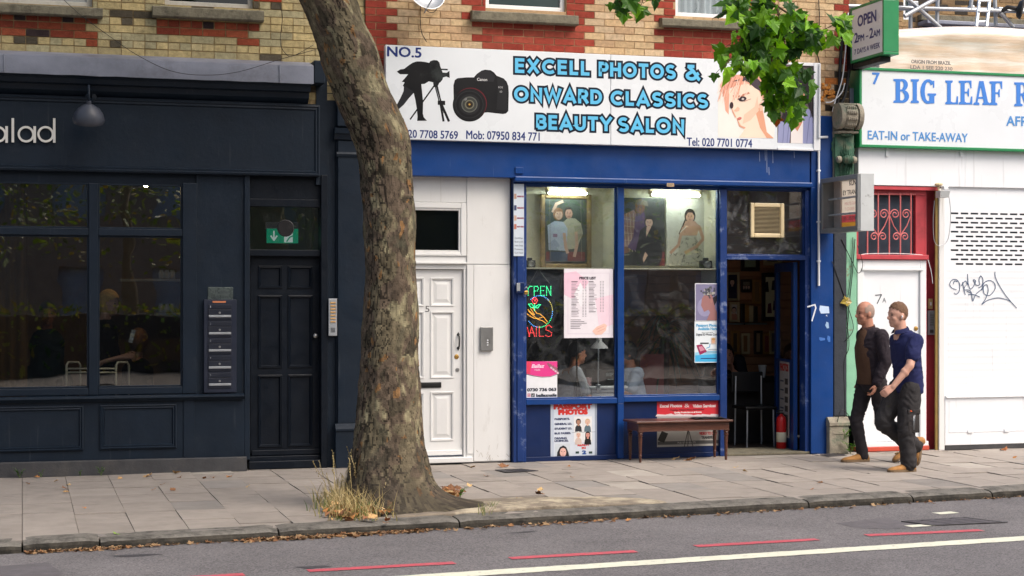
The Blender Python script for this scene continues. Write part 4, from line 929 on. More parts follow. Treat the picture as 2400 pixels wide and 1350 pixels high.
q = lambda pts: [(1650 + x / 3.2, y / 3.2) for x, y in pts]
p.poly(q([(105, 575), (545, 590), (527, 1038), (105, 1030)]), S(236, 232, 224), 1)
p.poly(q([(118, 640), (140, 600), (200, 565), (300, 556), (400, 566), (450, 600), (485, 650), (490, 730), (470, 800), (420, 700), (300, 640), (190, 660), (185, 860), (160, 830), (150, 740)]), S(232, 170, 146), 2)
p.poly(q([(185, 680), (240, 640), (330, 630), (400, 660), (440, 740), (436, 840), (470, 990), (520, 1037), (262, 1030), (310, 960), (270, 945), (244, 895), (216, 850), (196, 770)]), S(248, 220, 198), 3)
p.poly(q([(380, 820), (436, 800), (470, 990), (522, 1037), (470, 1036), (420, 960)]), S(226, 164, 132), 4); p.poly(q([(203, 800), (220, 835), (242, 880), (232, 882), (212, 842)]), S(226, 166, 138), 4); p.poly(q([(242, 880), (275, 940), (312, 956), (302, 968), (262, 948)]), S(226, 166, 138), 4)
p.poly(q([(210, 612), (300, 578), (385, 572), (440, 630), (436, 690), (380, 660), (330, 612), (262, 606)]), S(74, 62, 70), 5)
p.ell(1650 + 286 / 3.2, 742 / 3.2, 10, 6, S(62, 44, 48), 6, 14, -.15); p.ell(1650 + 206 / 3.2, 790 / 3.2, 4.5, 8, S(62, 44, 48), 6, 12); p.poly(q([(255, 720), (330, 690), (345, 700), (262, 735)]), S(196, 130, 104), 5); p.ell(1650 + 265 / 3.2, 890 / 3.2, 5.5, 3.4, S(200, 120, 108), 6, 12, -.4); p.poly(q([(222, 824), (240, 830), (260, 824), (242, 838)]), S(220, 158, 132), 5)
rr = random.Random(12)
for k in range(34):                                              # fringe and spiky ends
    x0, y0 = 150 + rr.uniform(0, 200), 600 + rr.uniform(-30, 40); p.line(q([(x0, y0), (x0 - rr.uniform(20, 60), y0 + rr.uniform(60, 190))]), rr.uniform(.8, 2), S(*rr.choice([(226, 150, 122), (240, 190, 166), (206, 128, 104), (250, 222, 204)])), 6)
for k in range(20): x0, y0 = 420 + rr.uniform(0, 70), 620 + rr.uniform(-20, 120); p.line(q([(x0, y0), (x0 + rr.uniform(5, 50), y0 + rr.uniform(30, 120))]), rr.uniform(.8, 1.8), S(*rr.choice([(226, 150, 122), (240, 190, 166), (250, 226, 212)])), 6)
p.poly(q([(410, 780), (432, 760), (446, 790), (436, 830), (418, 836)]), S(240, 196, 170), 7); p.poly(q([(250, 745), (286, 724), (318, 738), (288, 762)]), S(54, 40, 46), 7); p.ell(1650 + 290 / 3.2, 743 / 3.2, 3, 2.6, S(200, 190, 186), 8, 10); p.line(q([(300, 760), (350, 742)]), 1, S(150, 100, 90), 7)
p.poly(q([(225, 830), (250, 800), (268, 812), (262, 832), (240, 838)]), S(236, 188, 162), 7); p.poly(q([(248, 888), (262, 878), (284, 884), (270, 892), (252, 896)]), S(206, 120, 110), 7); p.poly(q([(300, 860), (380, 800), (400, 720), (410, 830), (350, 900), (290, 930)]), S(240, 200, 174), 5)
p.build('face_portrait', M['print_sign'], t); p = PW(YS)
p.poly(q([(550, 480), (862, 492), (862, 1080), (550, 1070)]), S(96, 84, 84), 1)
p.poly(q([(560, 905), (660, 860), (640, 1073), (552, 1070)]), S(150, 154, 190), 2); p.poly(q([(740, 780), (800, 830), (862, 960), (862, 1080), (735, 1076)]), S(146, 150, 188), 2); p.poly(q([(655, 860), (745, 800), (740, 1076), (650, 1074)]), S(236, 228, 224), 3); p.poly(q([(668, 840), (738, 780), (736, 920), (700, 985), (672, 950)]), S(206, 140, 110), 4)
p.poly(q([(575, 900), (640, 700), (690, 560), (800, 560), (850, 700), (858, 960), (820, 900), (770, 760), (700, 740), (640, 860), (610, 930)]), S(40, 34, 38), 3); p.ell(1650 + 708 / 3.2, 700 / 3.2, 15, 22, S(208, 146, 118), 5)
cx_, cy_ = 1650 + 708 / 3.2, 700 / 3.2
for sx in (-1, 1): p.ell(cx_ + sx * 6, cy_ - 4, 3, 1.5, S(60, 40, 36), 6, 10); p.line([(cx_ + sx * 3, cy_ - 8), (cx_ + sx * 9, cy_ - 8.5)], 1, S(70, 48, 40), 6)
p.poly([(cx_ - 5, cy_ + 10), (cx_, cy_ + 8.5), (cx_ + 5, cy_ + 10), (cx_, cy_ + 12.5)], S(186, 84, 84), 6); p.line([(cx_ + 1, cy_ - 3), (cx_ + 2.5, cy_ + 4), (cx_, cy_ + 5)], .9, S(170, 108, 88), 6)
for k in range(26): x0 = rr.uniform(590, 850); p.line(q([(x0, 640 + rr.uniform(0, 160)), (x0 + rr.uniform(-25, 25), 840 + rr.uniform(0, 110))]) if abs(x0 - 705) > 60 else q([(640, 800), (630, 860)]), 1, S(*rr.choice([(30, 26, 30), (58, 50, 54), (44, 36, 40)])), 5)
for (a_, b_) in (((600, 930), (590, 1070)), ((640, 900), (622, 1070)), ((790, 880), (770, 1074)), ((830, 950), (820, 1076))): p.line(q([a_, b_]), 1.2, S(112, 116, 156), 5)
p.build('denim_portrait', M['print_sign'], t)

# ------------------------------------------------------------------ takeaway sign
YT = -.10
t = thing('takeaway_sign', 'white takeaway sign in a chipped green frame, reading BIG LEAF', 'sign', W(2200, 350, YT))
zt, zb = Z(2200, 166, YT), Z(2200, 349, YT); xe = 14.6
b = MB(); b.box(X(2019, YT), xe, YT, .2, zb + .02, zt - .02); b.build('board', M['sign_face'], t)
b = MB(); frame(b, X(2013, YT), xe + .05, zb - .004, zt + .004, YT - .016, .2, .03, .03, .004); b.build('frame', M['green'], t)
p = PW(YT - .002); BL, BL2 = S(60, 128, 214), S(76, 142, 206)
p.text('7', 2045, 196.5, 2061, 26, BL, 2, .018); p.text('EAT-IN or TAKE-AWAY', 2034, 326, 2268, 20, BL2, 2, .006); p.text('AFR', 2359, 294, 2409, 22, BL2, 2, .012)
p.build('small_lettering', M['print'], t); p = PW(YT - .002)
def serif(ch, x, yb, w, h):
    """one letter of the heavy slab-serif name; y grows downwards"""
    R = lambda a, b, c, d: p.poly([(x + a * w, yb - b * h), (x + c * w, yb - b * h), (x + c * w, yb - d * h), (x + a * w, yb - d * h)], BL, 2)
    def P(*pts): p.poly([(x + a * w, yb - b * h) for a, b in pts], BL, 2)
    def foot(a, c, z, up):                                        # a bracketed serif
        P((a, z), (c, z), (c, z + up * .07), (c - .08, z + up * .11), (a + .08, z + up * .11), (a, z + up * .07))
    def bowl(cx, cz, rx, rz, tx, tz, a0, a1):
        n = 14
        for k in range(n):
            u, v = rad(a0 + (a1 - a0) * k / n), rad(a0 + (a1 - a0) * (k + 1) / n)
            P((cx + rx * math.cos(u), cz + rz * math.sin(u)), (cx + rx * math.cos(v), cz + rz * math.sin(v)), (cx + (rx - tx) * math.cos(v), cz + (rz - tz) * math.sin(v)), (cx + (rx - tx) * math.cos(u), cz + (rz - tz) * math.sin(u)))
    if ch in 'BILEFR': R(.14, 0, .44, 1); foot(0, .58, 0, 1); foot(0, .58, 1, -1)
    if ch == 'B': R(.4, .9, .6, 1); R(.4, .48, .6, .56); R(.4, 0, .62, .1); bowl(.58, .75, .36, .25, .28, .12, -90, 90); bowl(.6, .27, .42, .27, .3, .12, -90, 90)
    if ch == 'R': R(.4, .9, .6, 1); R(.4, .44, .6, .54); bowl(.58, .72, .38, .28, .28, .12, -90, 90); P((.5, .46), (.72, .46), (1.02, .02), (1.06, 0), (.76, 0)); foot(.7, 1.14, 0, 1)
    if ch == 'L': R(.4, 0, 1.0, .08); P((1.0, 0), (1.0, .34), (.9, .34), (.84, .12), (.7, 0))
    if ch in 'EF':
        R(.4, .92, .94, 1); P((.94, 1), (.94, .68), (.86, .68), (.8, .86), (.66, 1)); R(.4, .47, .68, .54); P((.76, .34), (.68, .34), (.6, .5), (.68, .67), (.76, .67))
    if ch == 'E': R(.4, 0, 1.0, .08); P((1.0, 0), (1.0, .34), (.9, .34), (.84, .12), (.7, 0))
    if ch == 'A': P((.34, 1), (.66, 1), (1.02, .04), (.7, .04), (.44, .82)); P((.34, 1), (.5, .9), (.2, .04), (.06, .04)); R(.22, .26, .74, .34); foot(-.08, .36, 0, 1); foot(.58, 1.12, 0, 1)
    if ch == 'G': bowl(.52, .5, .52, .52, .3, .12, 40, 320); R(.6, .0, .94, .42); foot(.48, 1.06, .42, -1); P((.82, .95), (.94, .95), (.94, .66), (.86, .66))
for ch, x, yb, w in (('B', 2094, 241, 36), ('I', 2134.5, 241.5, 33), ('G', 2157, 242.5, 35), ('L', 2215.5, 244.5, 30), ('E', 2247, 245, 32), ('A', 2284, 246, 32), ('F', 2319, 246.5, 32), ('R', 2377, 249, 34)): serif(ch, x, yb, w, 56)
p.build('name_lettering', M['print'], t)

# ------------------------------------------------------------------ projecting box signs
def proj(Xs, y0, y1, z0, z1):
    """maps u (0..1 from the wall outwards) and v (0..1 downwards) on a face at right angles to the wall"""
    return lambda u, v: Vector((Xs, y0 + (y1 - y0) * u, z1 + (z0 - z1) * v))
Xs, ya, yb_ = X(1993, -.12), -.12, -.86
z1 = Z(1993, 26, -.12); z0 = Z(1993, 149, -.12)
t = thing('projecting_sign', 'green and white lightbox reading OPEN 2PM to 2AM, jutting from the wall', 'sign', (Xs, ya, z0))
xw = X(2108, yb_) - X(2072, yb_); x1 = Xs + xw
b = MB(); b.box(Xs, x1, yb_, ya, z0, z0 + .03, bev=.004); b.box(Xs, x1, yb_, ya, z1 + .0, z1 + .03, bev=.004); b.box(Xs, x1, yb_, yb_ + .03, z0 + .031, z1 - .001, bev=.004); b.box(Xs, x1, ya - .03, ya, z0 + .031, z1 - .001, bev=.004); b.box(x1 - .004, x1, yb_ + .03, ya - .03, z0 + .03, z1)
b.build('casing', M['green'], t)
b = MB(); b.box(Xs + .004, Xs + .01, yb_ + .0301, ya - .0301, z0 + .0301, z1 - .0015); b.build('face', M['sign_face'], t)
b = MB(); b.box(Xs + .03, x1 - .03, yb_ + .12, -.0, z0 - .06, z0 - .002, bev=.006); b.box(Xs + .02, x1 - .02, -.12, 0, z0 - .06, z1); b.build('bracket', M['blackrub'], t)
p = Print(proj(Xs + .003, ya - .03, yb_ + .03, z0 + .03, z1 - .002), (-1, 0, 0)); NV = S(38, 52, 122)
p.text('OPEN', .2, .36, .8, .21, NV, 2, .03); p.text('2', .09, .665, .2, .19, NV, 2, .02); p.text('PM', .21, .665, .41, .125, NV, 2, .02); p.rect(.47, .595, .55, .62, NV, 2); p.text('2', .59, .665, .7, .19, NV, 2, .02); p.text('AM', .71, .665, .92, .125, NV, 2, .02); p.text('7 DAYS A WEEK', .09, .9, .92, .1, NV, 2, .012)
p.build('sign_print', M['print'], t)
# the gutted box sign, seen from its open side
Xs, ya, yb_ = X(1925, -.10), -.10, -.95
z1, z0 = Z(1925, 420, -.1), Z(1925, 547, -.1); xw = X(2047, yb_) - X(2012, yb_); x1 = Xs + xw
t = thing('projecting_sign', 'empty grey box sign without its near face, its lettering seen reversed', 'sign', (Xs, ya, z0))
b = MB(); w = .05
b.box(Xs, x1, yb_, ya, z0, z0 + .03, bev=.003); b.box(Xs, x1, yb_, ya, z1 - .03, z1, bev=.003); b.box(Xs, x1, yb_, yb_ + .012, z0 + .03, z1 - .03); b.box(Xs, x1, ya - .012, ya, z0 + .03, z1 - .03)
b.box(Xs - .012, Xs, yb_, ya, z0 - .001, z0 + w, bev=.003); b.box(Xs - .012, Xs, yb_, ya, z1 - w, z1 + .001, bev=.003); b.box(Xs - .012, Xs, yb_, yb_ + w, z0 + w, z1 - w, bev=.003); b.box(Xs - .012, Xs, ya - w, ya, z0 + w, z1 - w, bev=.003)
M['greycase'] = mat('worn_grey_casing', S(190, 194, 194), rough=.5, var=.08, dirt=S(70, 66, 60), dscale=11, damt=.8, dlo=.6, dhi=.72)
M['greyframe'] = mat('grey_frame_metal', S(132, 134, 134), rough=.45, var=.1)
b.build('casing', [M['greyframe']], t); b = MB(); b.box(Xs + .02, x1 + .002, yb_ - .006, yb_ - .001, z0 - .004, z1 + .004, bev=.003); b.build('end_cap', M['greycase'], t)
b = MB(); b.box(x1 - .012, x1 - .006, yb_ + .012, ya - .17, z0 + .03, z1 - .03); 
def backlit(name, col=None):
    m = mat(name, col or (.5, .5, .5), attr=col is None, rough=.4, var=.03); t_ = m.node_tree; N = t_.nodes; tl_ = N.new('ShaderNodeBsdfTranslucent'); mx = N.new('ShaderNodeMixShader'); mx.inputs[0].default_value = .8
    if col is None: t_.links.new([n for n in N if n.type == 'ATTRIBUTE'][0].outputs[0], tl_.inputs[0])
    else: tl_.inputs[0].default_value = (*col, 1)
    t_.links.new(N['Principled BSDF'].outputs[0], mx.inputs[1]); t_.links.new(tl_.outputs[0], mx.inputs[2]); t_.links.new(mx.outputs[0], N['Material Output'].inputs[0]); return m
b.build('far_face', backlit('sign_acrylic', S(236, 230, 222)), t)
b = MB(); b.box(x1 - .03, x1 - .013, ya - .17, ya - .135, z0 + .03, z1 - .03); b.box(x1 - .03, x1 - .005, ya - .135, ya - .012, z0 + .03, z1 - .03); b.build('back_plate', mat('pinkish_board', S(196, 184, 178), rough=.6, dirt=S(130, 110, 100), dscale=5, damt=.4), t)
p = Print(proj(x1 - .0125, yb_ + .012, ya - .17, z0 + .03, z1 - .03), (-1, 0, 0)); RD = S(204, 92, 110); OC = S(210, 164, 72)
p.rect(0, .7, 1, .85, RD, 1); p.rect(0, .85, 1, 1, OC, 1)
p.text('KUNZLE', .34, .11, .74, .1, DK, 2, .02, mirror=True); p.text('EY TRANSFER', .3, .29, .96, .09, DK, 2, .01, mirror=True)
for k, (tt, yy) in enumerate((('MINUTES GUARANTEED', .5), ('T COURIER SERVICES', .61))): p.text(tt, .28, yy, .9, .06, S(206, 160, 158), 2, mirror=True)
p.text('701 - 0753 4388 674', .26, .81, .96, .08, S(236, 226, 224), 2, .01, mirror=True)
p.build('reversed_print', backlit('acrylic_print'), t)
for zz, nm in ((.62, 'tube'), (.33, 'tube')):
    b = MB(); z = z0 + (z1 - z0) * zz; b.tube([((Xs + x1) / 2, ya - .015, z), ((Xs + x1) / 2, yb_ + .015, z)], .012, 10); b.build('lamp_tube', mat('dead_tube', S(190, 194, 198), rough=.3), t, smooth='auto')

# ------------------------------------------------------------------ raised letters on the dark shop
t = thing('shop_lettering', 'white raised lower case letters spelling alad on the dark fascia', 'sign', W(60, 333, YF))
yl0, yl1 = YF - .03, YF - .012; M['letter'] = mat('letter_white', S(224, 222, 216), rough=.5, var=.03)
def ringletter(cx, kind):
    b = MB(); n = 32; c = W(cx, 314.5, yl0); R0, R1 = .079, .058
    for yy in (yl0, yl1): pass
    o = [Vector((c.x + R0 * .98 * math.cos(2 * math.pi * k / n), yl0, c.z + R0 * math.sin(2 * math.pi * k / n))) for k in range(n)]; i = [Vector((c.x + R1 * .98 * math.cos(2 * math.pi * k / n), yl0, c.z + R1 * math.sin(2 * math.pi * k / n))) for k in range(n)]
    d = Vector((0, yl1 - yl0, 0)); ob = [v + d for v in o]; ib = [v + d for v in i]
    b.rings([o, ob, ib, i, o], caps=False)
    sx = c.x + R0 * .86; zt_ = c.z + (R0 if kind == 'a' else .156); b.box(sx, sx + .024, yl0 - .001, yl1, c.z - R0, zt_)
    return b
for cx, kind in ((-5, 'a'), (61, 'a'), (107, 'd')): ringletter(cx, kind).build('letter', M['letter'], t)
b = MB(); c = W(30, 314.5, yl0); b.box(c.x - .012, c.x + .012, yl0, yl1, c.z - .078, c.z + .154); b.build('letter', M['letter'], t)
b = MB()
for px in (30, 78, 122): q_ = W(px, 316, yl1); b.tube([q_, q_ + Vector((0, YF - yl1 + .002, 0))], .005, 6)
b.build('standoff', M['steel'], t)
# swan-neck lamp
base = W(213, 228, YF); t = thing('wall_lamp', 'dark grey swan-neck lamp with a bell shade over the navy fascia', 'lamp', base)
b = MB(); b.lathe(base, [(.055, 0), (.055, .012), (.04, .022), (0, .022)], 20, (0, -1, 0)); b.build('wall_plate', M['navy'], t, smooth='auto')
top = W(208, 200, -.36)
b = MB(); pts = [base + Vector((0, -.01, 0)), base + Vector((0, -.14, .045)), Vector((top.x + .008, -.24, top.z - .015)), Vector((top.x, -.33, top.z)), Vector((top.x, -.385, top.z - .04)), Vector((top.x, -.40, top.z - .10)), Vector((top.x, -.40, top.z - .16))]
b.tube(pts, .012, 10); b.build('neck', M['navy'], t, smooth=True)
M['lampgrey'] = mat('lamp_grey', S(64, 68, 78), rough=.4, var=.08)
c = Vector((top.x, -.40, top.z - .15)); b = MB(); prof = [(.018, .0), (.022, -.03), (.05, -.045), (.09, -.075), (.118, -.12), (.128, -.165), (.126, -.19), (.118, -.205), (.11, -.195), (.112, -.16), (.08, -.09), (.02, -.05)]
b.lathe(c, [(r_ * 1.16, z_ * 1.08) for r_, z_ in prof], 28, (0, -.34, 1)); b.build('lamp_shade', M['lampgrey'], t, smooth='auto')

# ------------------------------------------------------------------ letterboxes, plates, entry panels
YL = .03
t = thing('letterbox_bank', 'navy bank of five numbered letterboxes beside the dark door', 'letterbox', W(515, 920, YL))
b = MB(); b.box(X(477, YL), X(553, YL), YL - .05, YL, Z(515, 920, YL - .03), Z(515, 702, YL - .03), bev=.004); b.build('casing', mat('letterbox_navy', S(34, 40, 56), rough=.4), t)
LBX = mat('letterbox_flap', S(28, 33, 46), rough=.4)
for k in range(5):
    y = 713 + 40 * k; f = YL - .05
    b = MB(); b.box(X(488, f), X(542, f), f - .012, f - .001, Z(515, y + 36, f), Z(515, y + 12.5, f), bev=.003); b.box(X(488, f), X(542, f), f - .008, f - .001, Z(515, y + 11, f), Z(515, y + 1, f), bev=.002)
    fl = b.build('flap', LBX, t)
    b = MB(); b.box(X(489, f), X(541, f), f - .02, f - .0125, Z(515, y + 30.5, f), Z(515, y + 25.5, f), bev=.002); b.build('name_strip', M['galv'], fl)
    b = MB(); b.lathe(W(515, y + 20, f - .012), [(.011, 0), (.011, .004), (0, .005)], 14, (0, -1, 0)); b.build('flap_lock', M['steel'], fl)
    p = PW(f - .0085); p.text(str(k + 1), 492.5, y + 8, 494.5, 4.5, S(150, 154, 160), 1); p.build('number', M['print'], fl)
b = MB(); b.box(X(497, YL), X(528, YL), YL - .053, YL - .0505, Z(515, 709.5, YL), Z(515, 705.5, YL)); b.build('orange_label', mat('orange_label', S(206, 126, 84), rough=.6), t)
t = thing('address_plate', 'small grey steel address plate above the letterboxes', 'plate', W(516, 687, YL))
b = MB(); b.box(X(487, YL), X(546, YL), YL - .008, YL - .001, Z(516, 702, YL), Z(516, 673, YL), bev=.002); b.build('plate', mat('plate_steel', S(98, 108, 106), rough=.3, metal=.5), t)
p = PW(YL - .0085); p.text('14 Peckham', 493, 687.5, 540, 7, S(58, 64, 66), 1); p.text('High Street', 497, 698, 538, 7, S(58, 64, 66), 1); p.build('engraving', M['print'], t)
def entry(label, px0, py0, px1, py1, Y, body, nb, btn, rows, lens=True, grille=True):
    t = thing('door_intercom', label, 'intercom', W((px0 + px1) / 2, py1, Y))
    b = MB(); b.box(X(px0, Y), X(px1, Y), Y - .03, Y - .001, Z((px0 + px1) / 2, py1, Y), Z((px0 + px1) / 2, py0, Y), bev=.004); b.build('panel', body, t)
    w = px1 - px0; h = py1 - py0
    for k in range(nb):
        y = py0 + h * (rows[0] + (rows[1] - rows[0]) * k / max(1, nb - 1)); b = MB()
        b.box(X(px0 + w * rows[2], Y), X(px0 + w * rows[3], Y), Y - .038, Y - .0305, Z(px0, y + h * rows[4], Y), Z(px0, y - h * rows[4], Y), bev=.002); b.build('button', btn, t)
    if grille:
        b = MB()
        for k in range(6): y = py0 + h * (.79 + .022 * k); b.box(X(px0 + w * .25, Y), X(px0 + w * .75, Y), Y - .032, Y - .0305, Z(px0, y + .5, Y), Z(px0, y - .3, Y))
        b.build('speaker', M['black'], t)
M['cream_lit'] = mat('amber_button', S(206, 160, 96), rough=.4, var=.05)
entry('slim steel entryphone with amber buttons beside the dark door', 769, 700, 789, 787, -.0, M['galv'], 7, M['cream_lit'], (.11, .62, .2, .82, .018))
entry('square steel entry panel with three buttons on the white wall', 1125, 766, 1154, 822, YW - .012, M['steel'], 3, M['upvc'], (.56, .76, .48, .6, .03), grille=False)
entry('silver entryphone with five buttons on the red jamb', 2172, 728, 2189, 785, .15, M['galv'], 5, M['steel'], (.18, .58, .3, .75, .03))
t = thing('bell_push', 'yellowed plastic bell push above the silver entryphone', 'bell', W(2180, 725, .15))
b = MB(); b.box(X(2174, .15), X(2184, .15), .13, .149, Z(2180, 724, .15), Z(2180, 700, .15), bev=.003); b.build('plate', mat('yellowed_plastic', S(206, 180, 122), rough=.5), t)
b = MB(); b.box(X(2177, .15), X(2181, .15), .124, .1295, Z(2180, 716, .15), Z(2180, 708, .15), bev=.002); b.build('button', M['upvc'], t)
p = PW(YD - .001); tt = tag(p, None) if False else None
p.text('5', 996.5, 731, 1006.5, 14, S(84, 84, 84), 1); o = p.build('door_number', M['print']); tag(o, 'grey figure 5 on the white panelled door', 'number')
p = PW(YDC - .006); p.line([(2052, 692), (2066, 690.5), (2056, 711)], 2.2, S(70, 76, 80), 1); p.text('A', 2068, 709, 2077, 11, S(120, 126, 130), 1); o = p.build('door_number', M['print']); tag(o, 'stencilled 7 A on the white takeaway door', 'number')
rr = random.Random(41); p = PW(YW - .0135)                       # scuffs and boot marks low on the white panel
for k in range(14):
    x, y = rr.uniform(1118, 1194), 1080 - abs(rr.gauss(0, 16)); p.line([(x, y), (x + rr.gauss(0, 3), y - rr.uniform(2, 14))], rr.uniform(.5, 1.0), S(*rr.choice([(170, 164, 152), (186, 180, 170), (150, 143, 132)])), 1)
p.build('scuff_mark', M['print'], bldB)
p = PW(YBF - .001)
for x, y, l in ((1797, 352, 52), (1793, 350, 26), (1811, 352, 30), (1780, 356, 22), (1861, 352, 18), (1802, 392, 18)): p.line([(x, y), (x + .6, y + l)], 1.1, S(150, 164, 196), 1)
p.build('paint_drip', M['print'], bldB)
# graffiti tag on the shutter
p = PW(-.0055); GC = S(64, 86, 116)
def crv(pts, n=8):
    out = []; P = [pts[0]] + list(pts) + [pts[-1]]
    for i in range(1, len(P) - 2):
        for k in range(n):
            u = k / n; a = [.5 * (2 * P[i][d] + (P[i + 1][d] - P[i - 1][d]) * u + (2 * P[i - 1][d] - 5 * P[i][d] + 4 * P[i + 1][d] - P[i + 2][d]) * u * u + (3 * P[i][d] - P[i - 1][d] - 3 * P[i + 1][d] + P[i + 2][d]) * u ** 3) for d in (0, 1)]; out.append(a)
    return out + [list(pts[-1])]
g_ = lambda *pts: [(2000 + x / 3.75, 400 + y / 3.75) for x, y in pts]
for st in (g_((905, 1045), (865, 1030), (848, 995), (870, 960), (910, 960), (935, 1000), (930, 1060), (905, 1085), (885, 1075)), g_((880, 995), (890, 970), (915, 975)), g_((960, 980), (975, 1060), (985, 1090)), g_((950, 1010), (985, 970), (1005, 1000), (1005, 910), (1010, 990), (1030, 1040), (1060, 1010), (1075, 970), (1055, 960), (1080, 1005), (1110, 1000), (1105, 960), (1120, 925), (1140, 960), (1130, 1010), (1100, 1030)), g_((985, 1010), (975, 1045), (1020, 1050), (1035, 1075), (1000, 1060)), g_((1010, 1090), (1060, 1090), (1110, 1110)), g_((1040, 1075), (1050, 1145), (1075, 1090), (1130, 1040)), g_((1130, 1050), (1150, 985), (1200, 965), (1240, 990), (1245, 1040), (1200, 1095), (1150, 1080), (1145, 1020), (1175, 1005), (1185, 1060), (1160, 1130), (1130, 1175), (1180, 1140), (1270, 1118), (1350, 1135), (1380, 1150)), g_((1245, 890), (1250, 940), (1290, 1020), (1350, 1110), (1435, 1207))):
    p.line(crv(st), 1.7, GC, 1)
o = p.build('graffiti_tag', M['print']); tag(o, 'looping blue grey graffiti tag on the white shutter', 'graffiti')
p = PW(-.0365); p.line([(1893, 719), (1910, 714), (1912, 722), (1903, 752)], 3.2, S(226, 230, 236), 1); o = p.build('graffiti_mark', M['print']); tag(o, 'white painted hooked mark on the blue pillar', 'graffiti')
p = PW(-.031)
for x0, y0, x1, y1, c in ((1920, 716, 1944, 735, (196, 216, 240)), (1935, 737, 1940, 742, (190, 200, 215)), (1934, 754, 1943, 770, (150, 180, 214)), (1919, 790, 1934, 799, (64, 112, 186)), (1938, 786, 1946, 802, (64, 112, 186))):
    p = PW(-.031); p.poly([(x0 + BR.uniform(0, 3), y0), (x1 - BR.uniform(0, 2), y0 + BR.uniform(0, 4)), (x1, y1 - BR.uniform(0, 2)), (x0 + 4, y1), (x0, (y0 + y1) / 2)], S(*c), 1)
    o = p.build('torn_sticker', M['print']); tag(o, 'torn scrap of pale sticker on the blue pillar', 'sticker', 'sticker scraps on the blue pillar')
# ------------------------------------------------------------------ the shop window: shelves of portraits, tubes, notices
def figure(p, x, y, h, skin, hair, top, layer=3, face=True, hairlen=.2, w=.5):
    """a printed head and shoulders, head height h, chin at y"""
    p.poly([(x - w * h * 1.5, y + h * 1.3), (x - w * h * 1.3, y + h * .5), (x - h * .3, y + h * .12), (x + h * .3, y + h * .12), (x + w * h * 1.3, y + h * .5), (x + w * h * 1.5, y + h * 1.3)], top, layer)
    p.rect(x - h * .16, y - h * .2, x + h * .16, y + h * .25, skin, layer + 1)
    p.ell(x, y - h * .52, h * .46, h * .56, hair, layer + 1, 16)
    if hairlen > .3: p.rect(x - h * .46, y - h * .5, x + h * .46, y + h * hairlen, hair, layer)
    p.ell(x, y - h * .44, h * .35, h * .46, skin, layer + 2, 16)
    if face:
        p.poly([(x - h * .46, y - h * .62), (x - h * .3, y - h * .98), (x + h * .3, y - h * .98), (x + h * .46, y - h * .62), (x + h * .2, y - h * .8), (x - h * .2, y - h * .8)], hair, layer + 4)
        for sx in (-1, 1): p.rect(x + sx * h * .15 - h * .07, y - h * .5, x + sx * h * .15 + h * .07, y - h * .45, S(50, 36, 34), layer + 3)
        p.rect(x - h * .12, y - h * .19, x + h * .12, y - h * .14, S(150, 80, 78), layer + 3); p.rect(x - h * .03, y - h * .42, x + h * .04, y - h * .28, S(180, 124, 104), layer + 3)
def sheet(name, label, cat, x0, y0, x1, y1, Y, col=WHITE, depth=.004):
    p = PW(Y); p.slab(x0, y0, x1, y1, col, depth); p.name, p.label, p.cat = name, label, cat
    return p
def done(p, mt='print', group=None): return tag(p.build(p.name, M[mt]), p.label, p.cat, group)
YI = .44
SK1, SK2, SK3 = S(214, 176, 156), S(120, 84, 66), S(206, 162, 136)
# framed portrait of a couple
t = thing('framed_portrait', 'large gilt framed portrait of a couple in pale T-shirts in the shop window', 'portrait', W(1325, 622, YI))
x0, y0, x1, y1 = 1266, 455, 1385, 622
b = MB(); frame(b, X(x0, YI), X(x1, YI), zsh + .002, Z(1325, y0, YI), YI - .03, YI + .02, .05, bev=.012); b.build('frame', M['gilt'], t)
p = PW(YI - .004); p.slab(x0 + 8, y0 + 8, x1 - 8, y1 - 8, S(70, 72, 66), .01)
p.rect(x0 + 14, y0 + 12, x1 - 14, y1 - 12, S(66, 78, 70), 1); p.rect(x0 + 14, 590, x1 - 14, 612, S(120, 58, 54), 2); p.rect(1288, 590, 1330, 612, S(66, 80, 104), 3)
p.poly([(1283, 528), (1300, 518), (1320, 520), (1330, 535), (1328, 588), (1286, 586)], S(186, 196, 214), 4); p.poly([(1318, 522), (1332, 510), (1348, 512), (1362, 524), (1366, 548), (1352, 582), (1330, 585), (1326, 540)], S(186, 182, 160), 3)
p.line([(1296, 496), (1304, 478), (1318, 472)], 7, S(200, 170, 152), 4); p.ell(1308, 502, 12, 15, S(150, 112, 84), 5); p.ell(1309, 503, 9, 12, S(216, 182, 162), 6); p.ell(1332, 498, 10, 14, S(52, 42, 38), 4); p.ell(1333, 501, 8.5, 12, S(202, 160, 140), 5)
p.line([(1350, 545), (1352, 575), (1346, 600)], 7, S(206, 168, 148), 5); p.line([(1322, 548), (1326, 580), (1330, 592)], 7, S(206, 168, 148), 6); p.rect(1296, 548, 1306, 556, S(150, 120, 150), 6)
def feat(p, x, y, k, c=S(70, 50, 46), l=9):
    for sx in (-1, 1): p.ell(x + sx * 3.2 * k, y - 1.5 * k, 1.5 * k, .8 * k, c, l, 8); p.line([(x + sx * 1.6 * k, y - 4 * k), (x + sx * 5 * k, y - 4.2 * k)], .7 * k, c, l)
    p.line([(x - 2.6 * k, y + 5.5 * k), (x, y + 6.2 * k), (x + 2.6 * k, y + 5.5 * k)], 1.1 * k, S(150, 80, 76), l); p.line([(x + .4 * k, y - 1 * k), (x + 1.2 * k, y + 2.6 * k)], .8 * k, S(170, 124, 106), l)
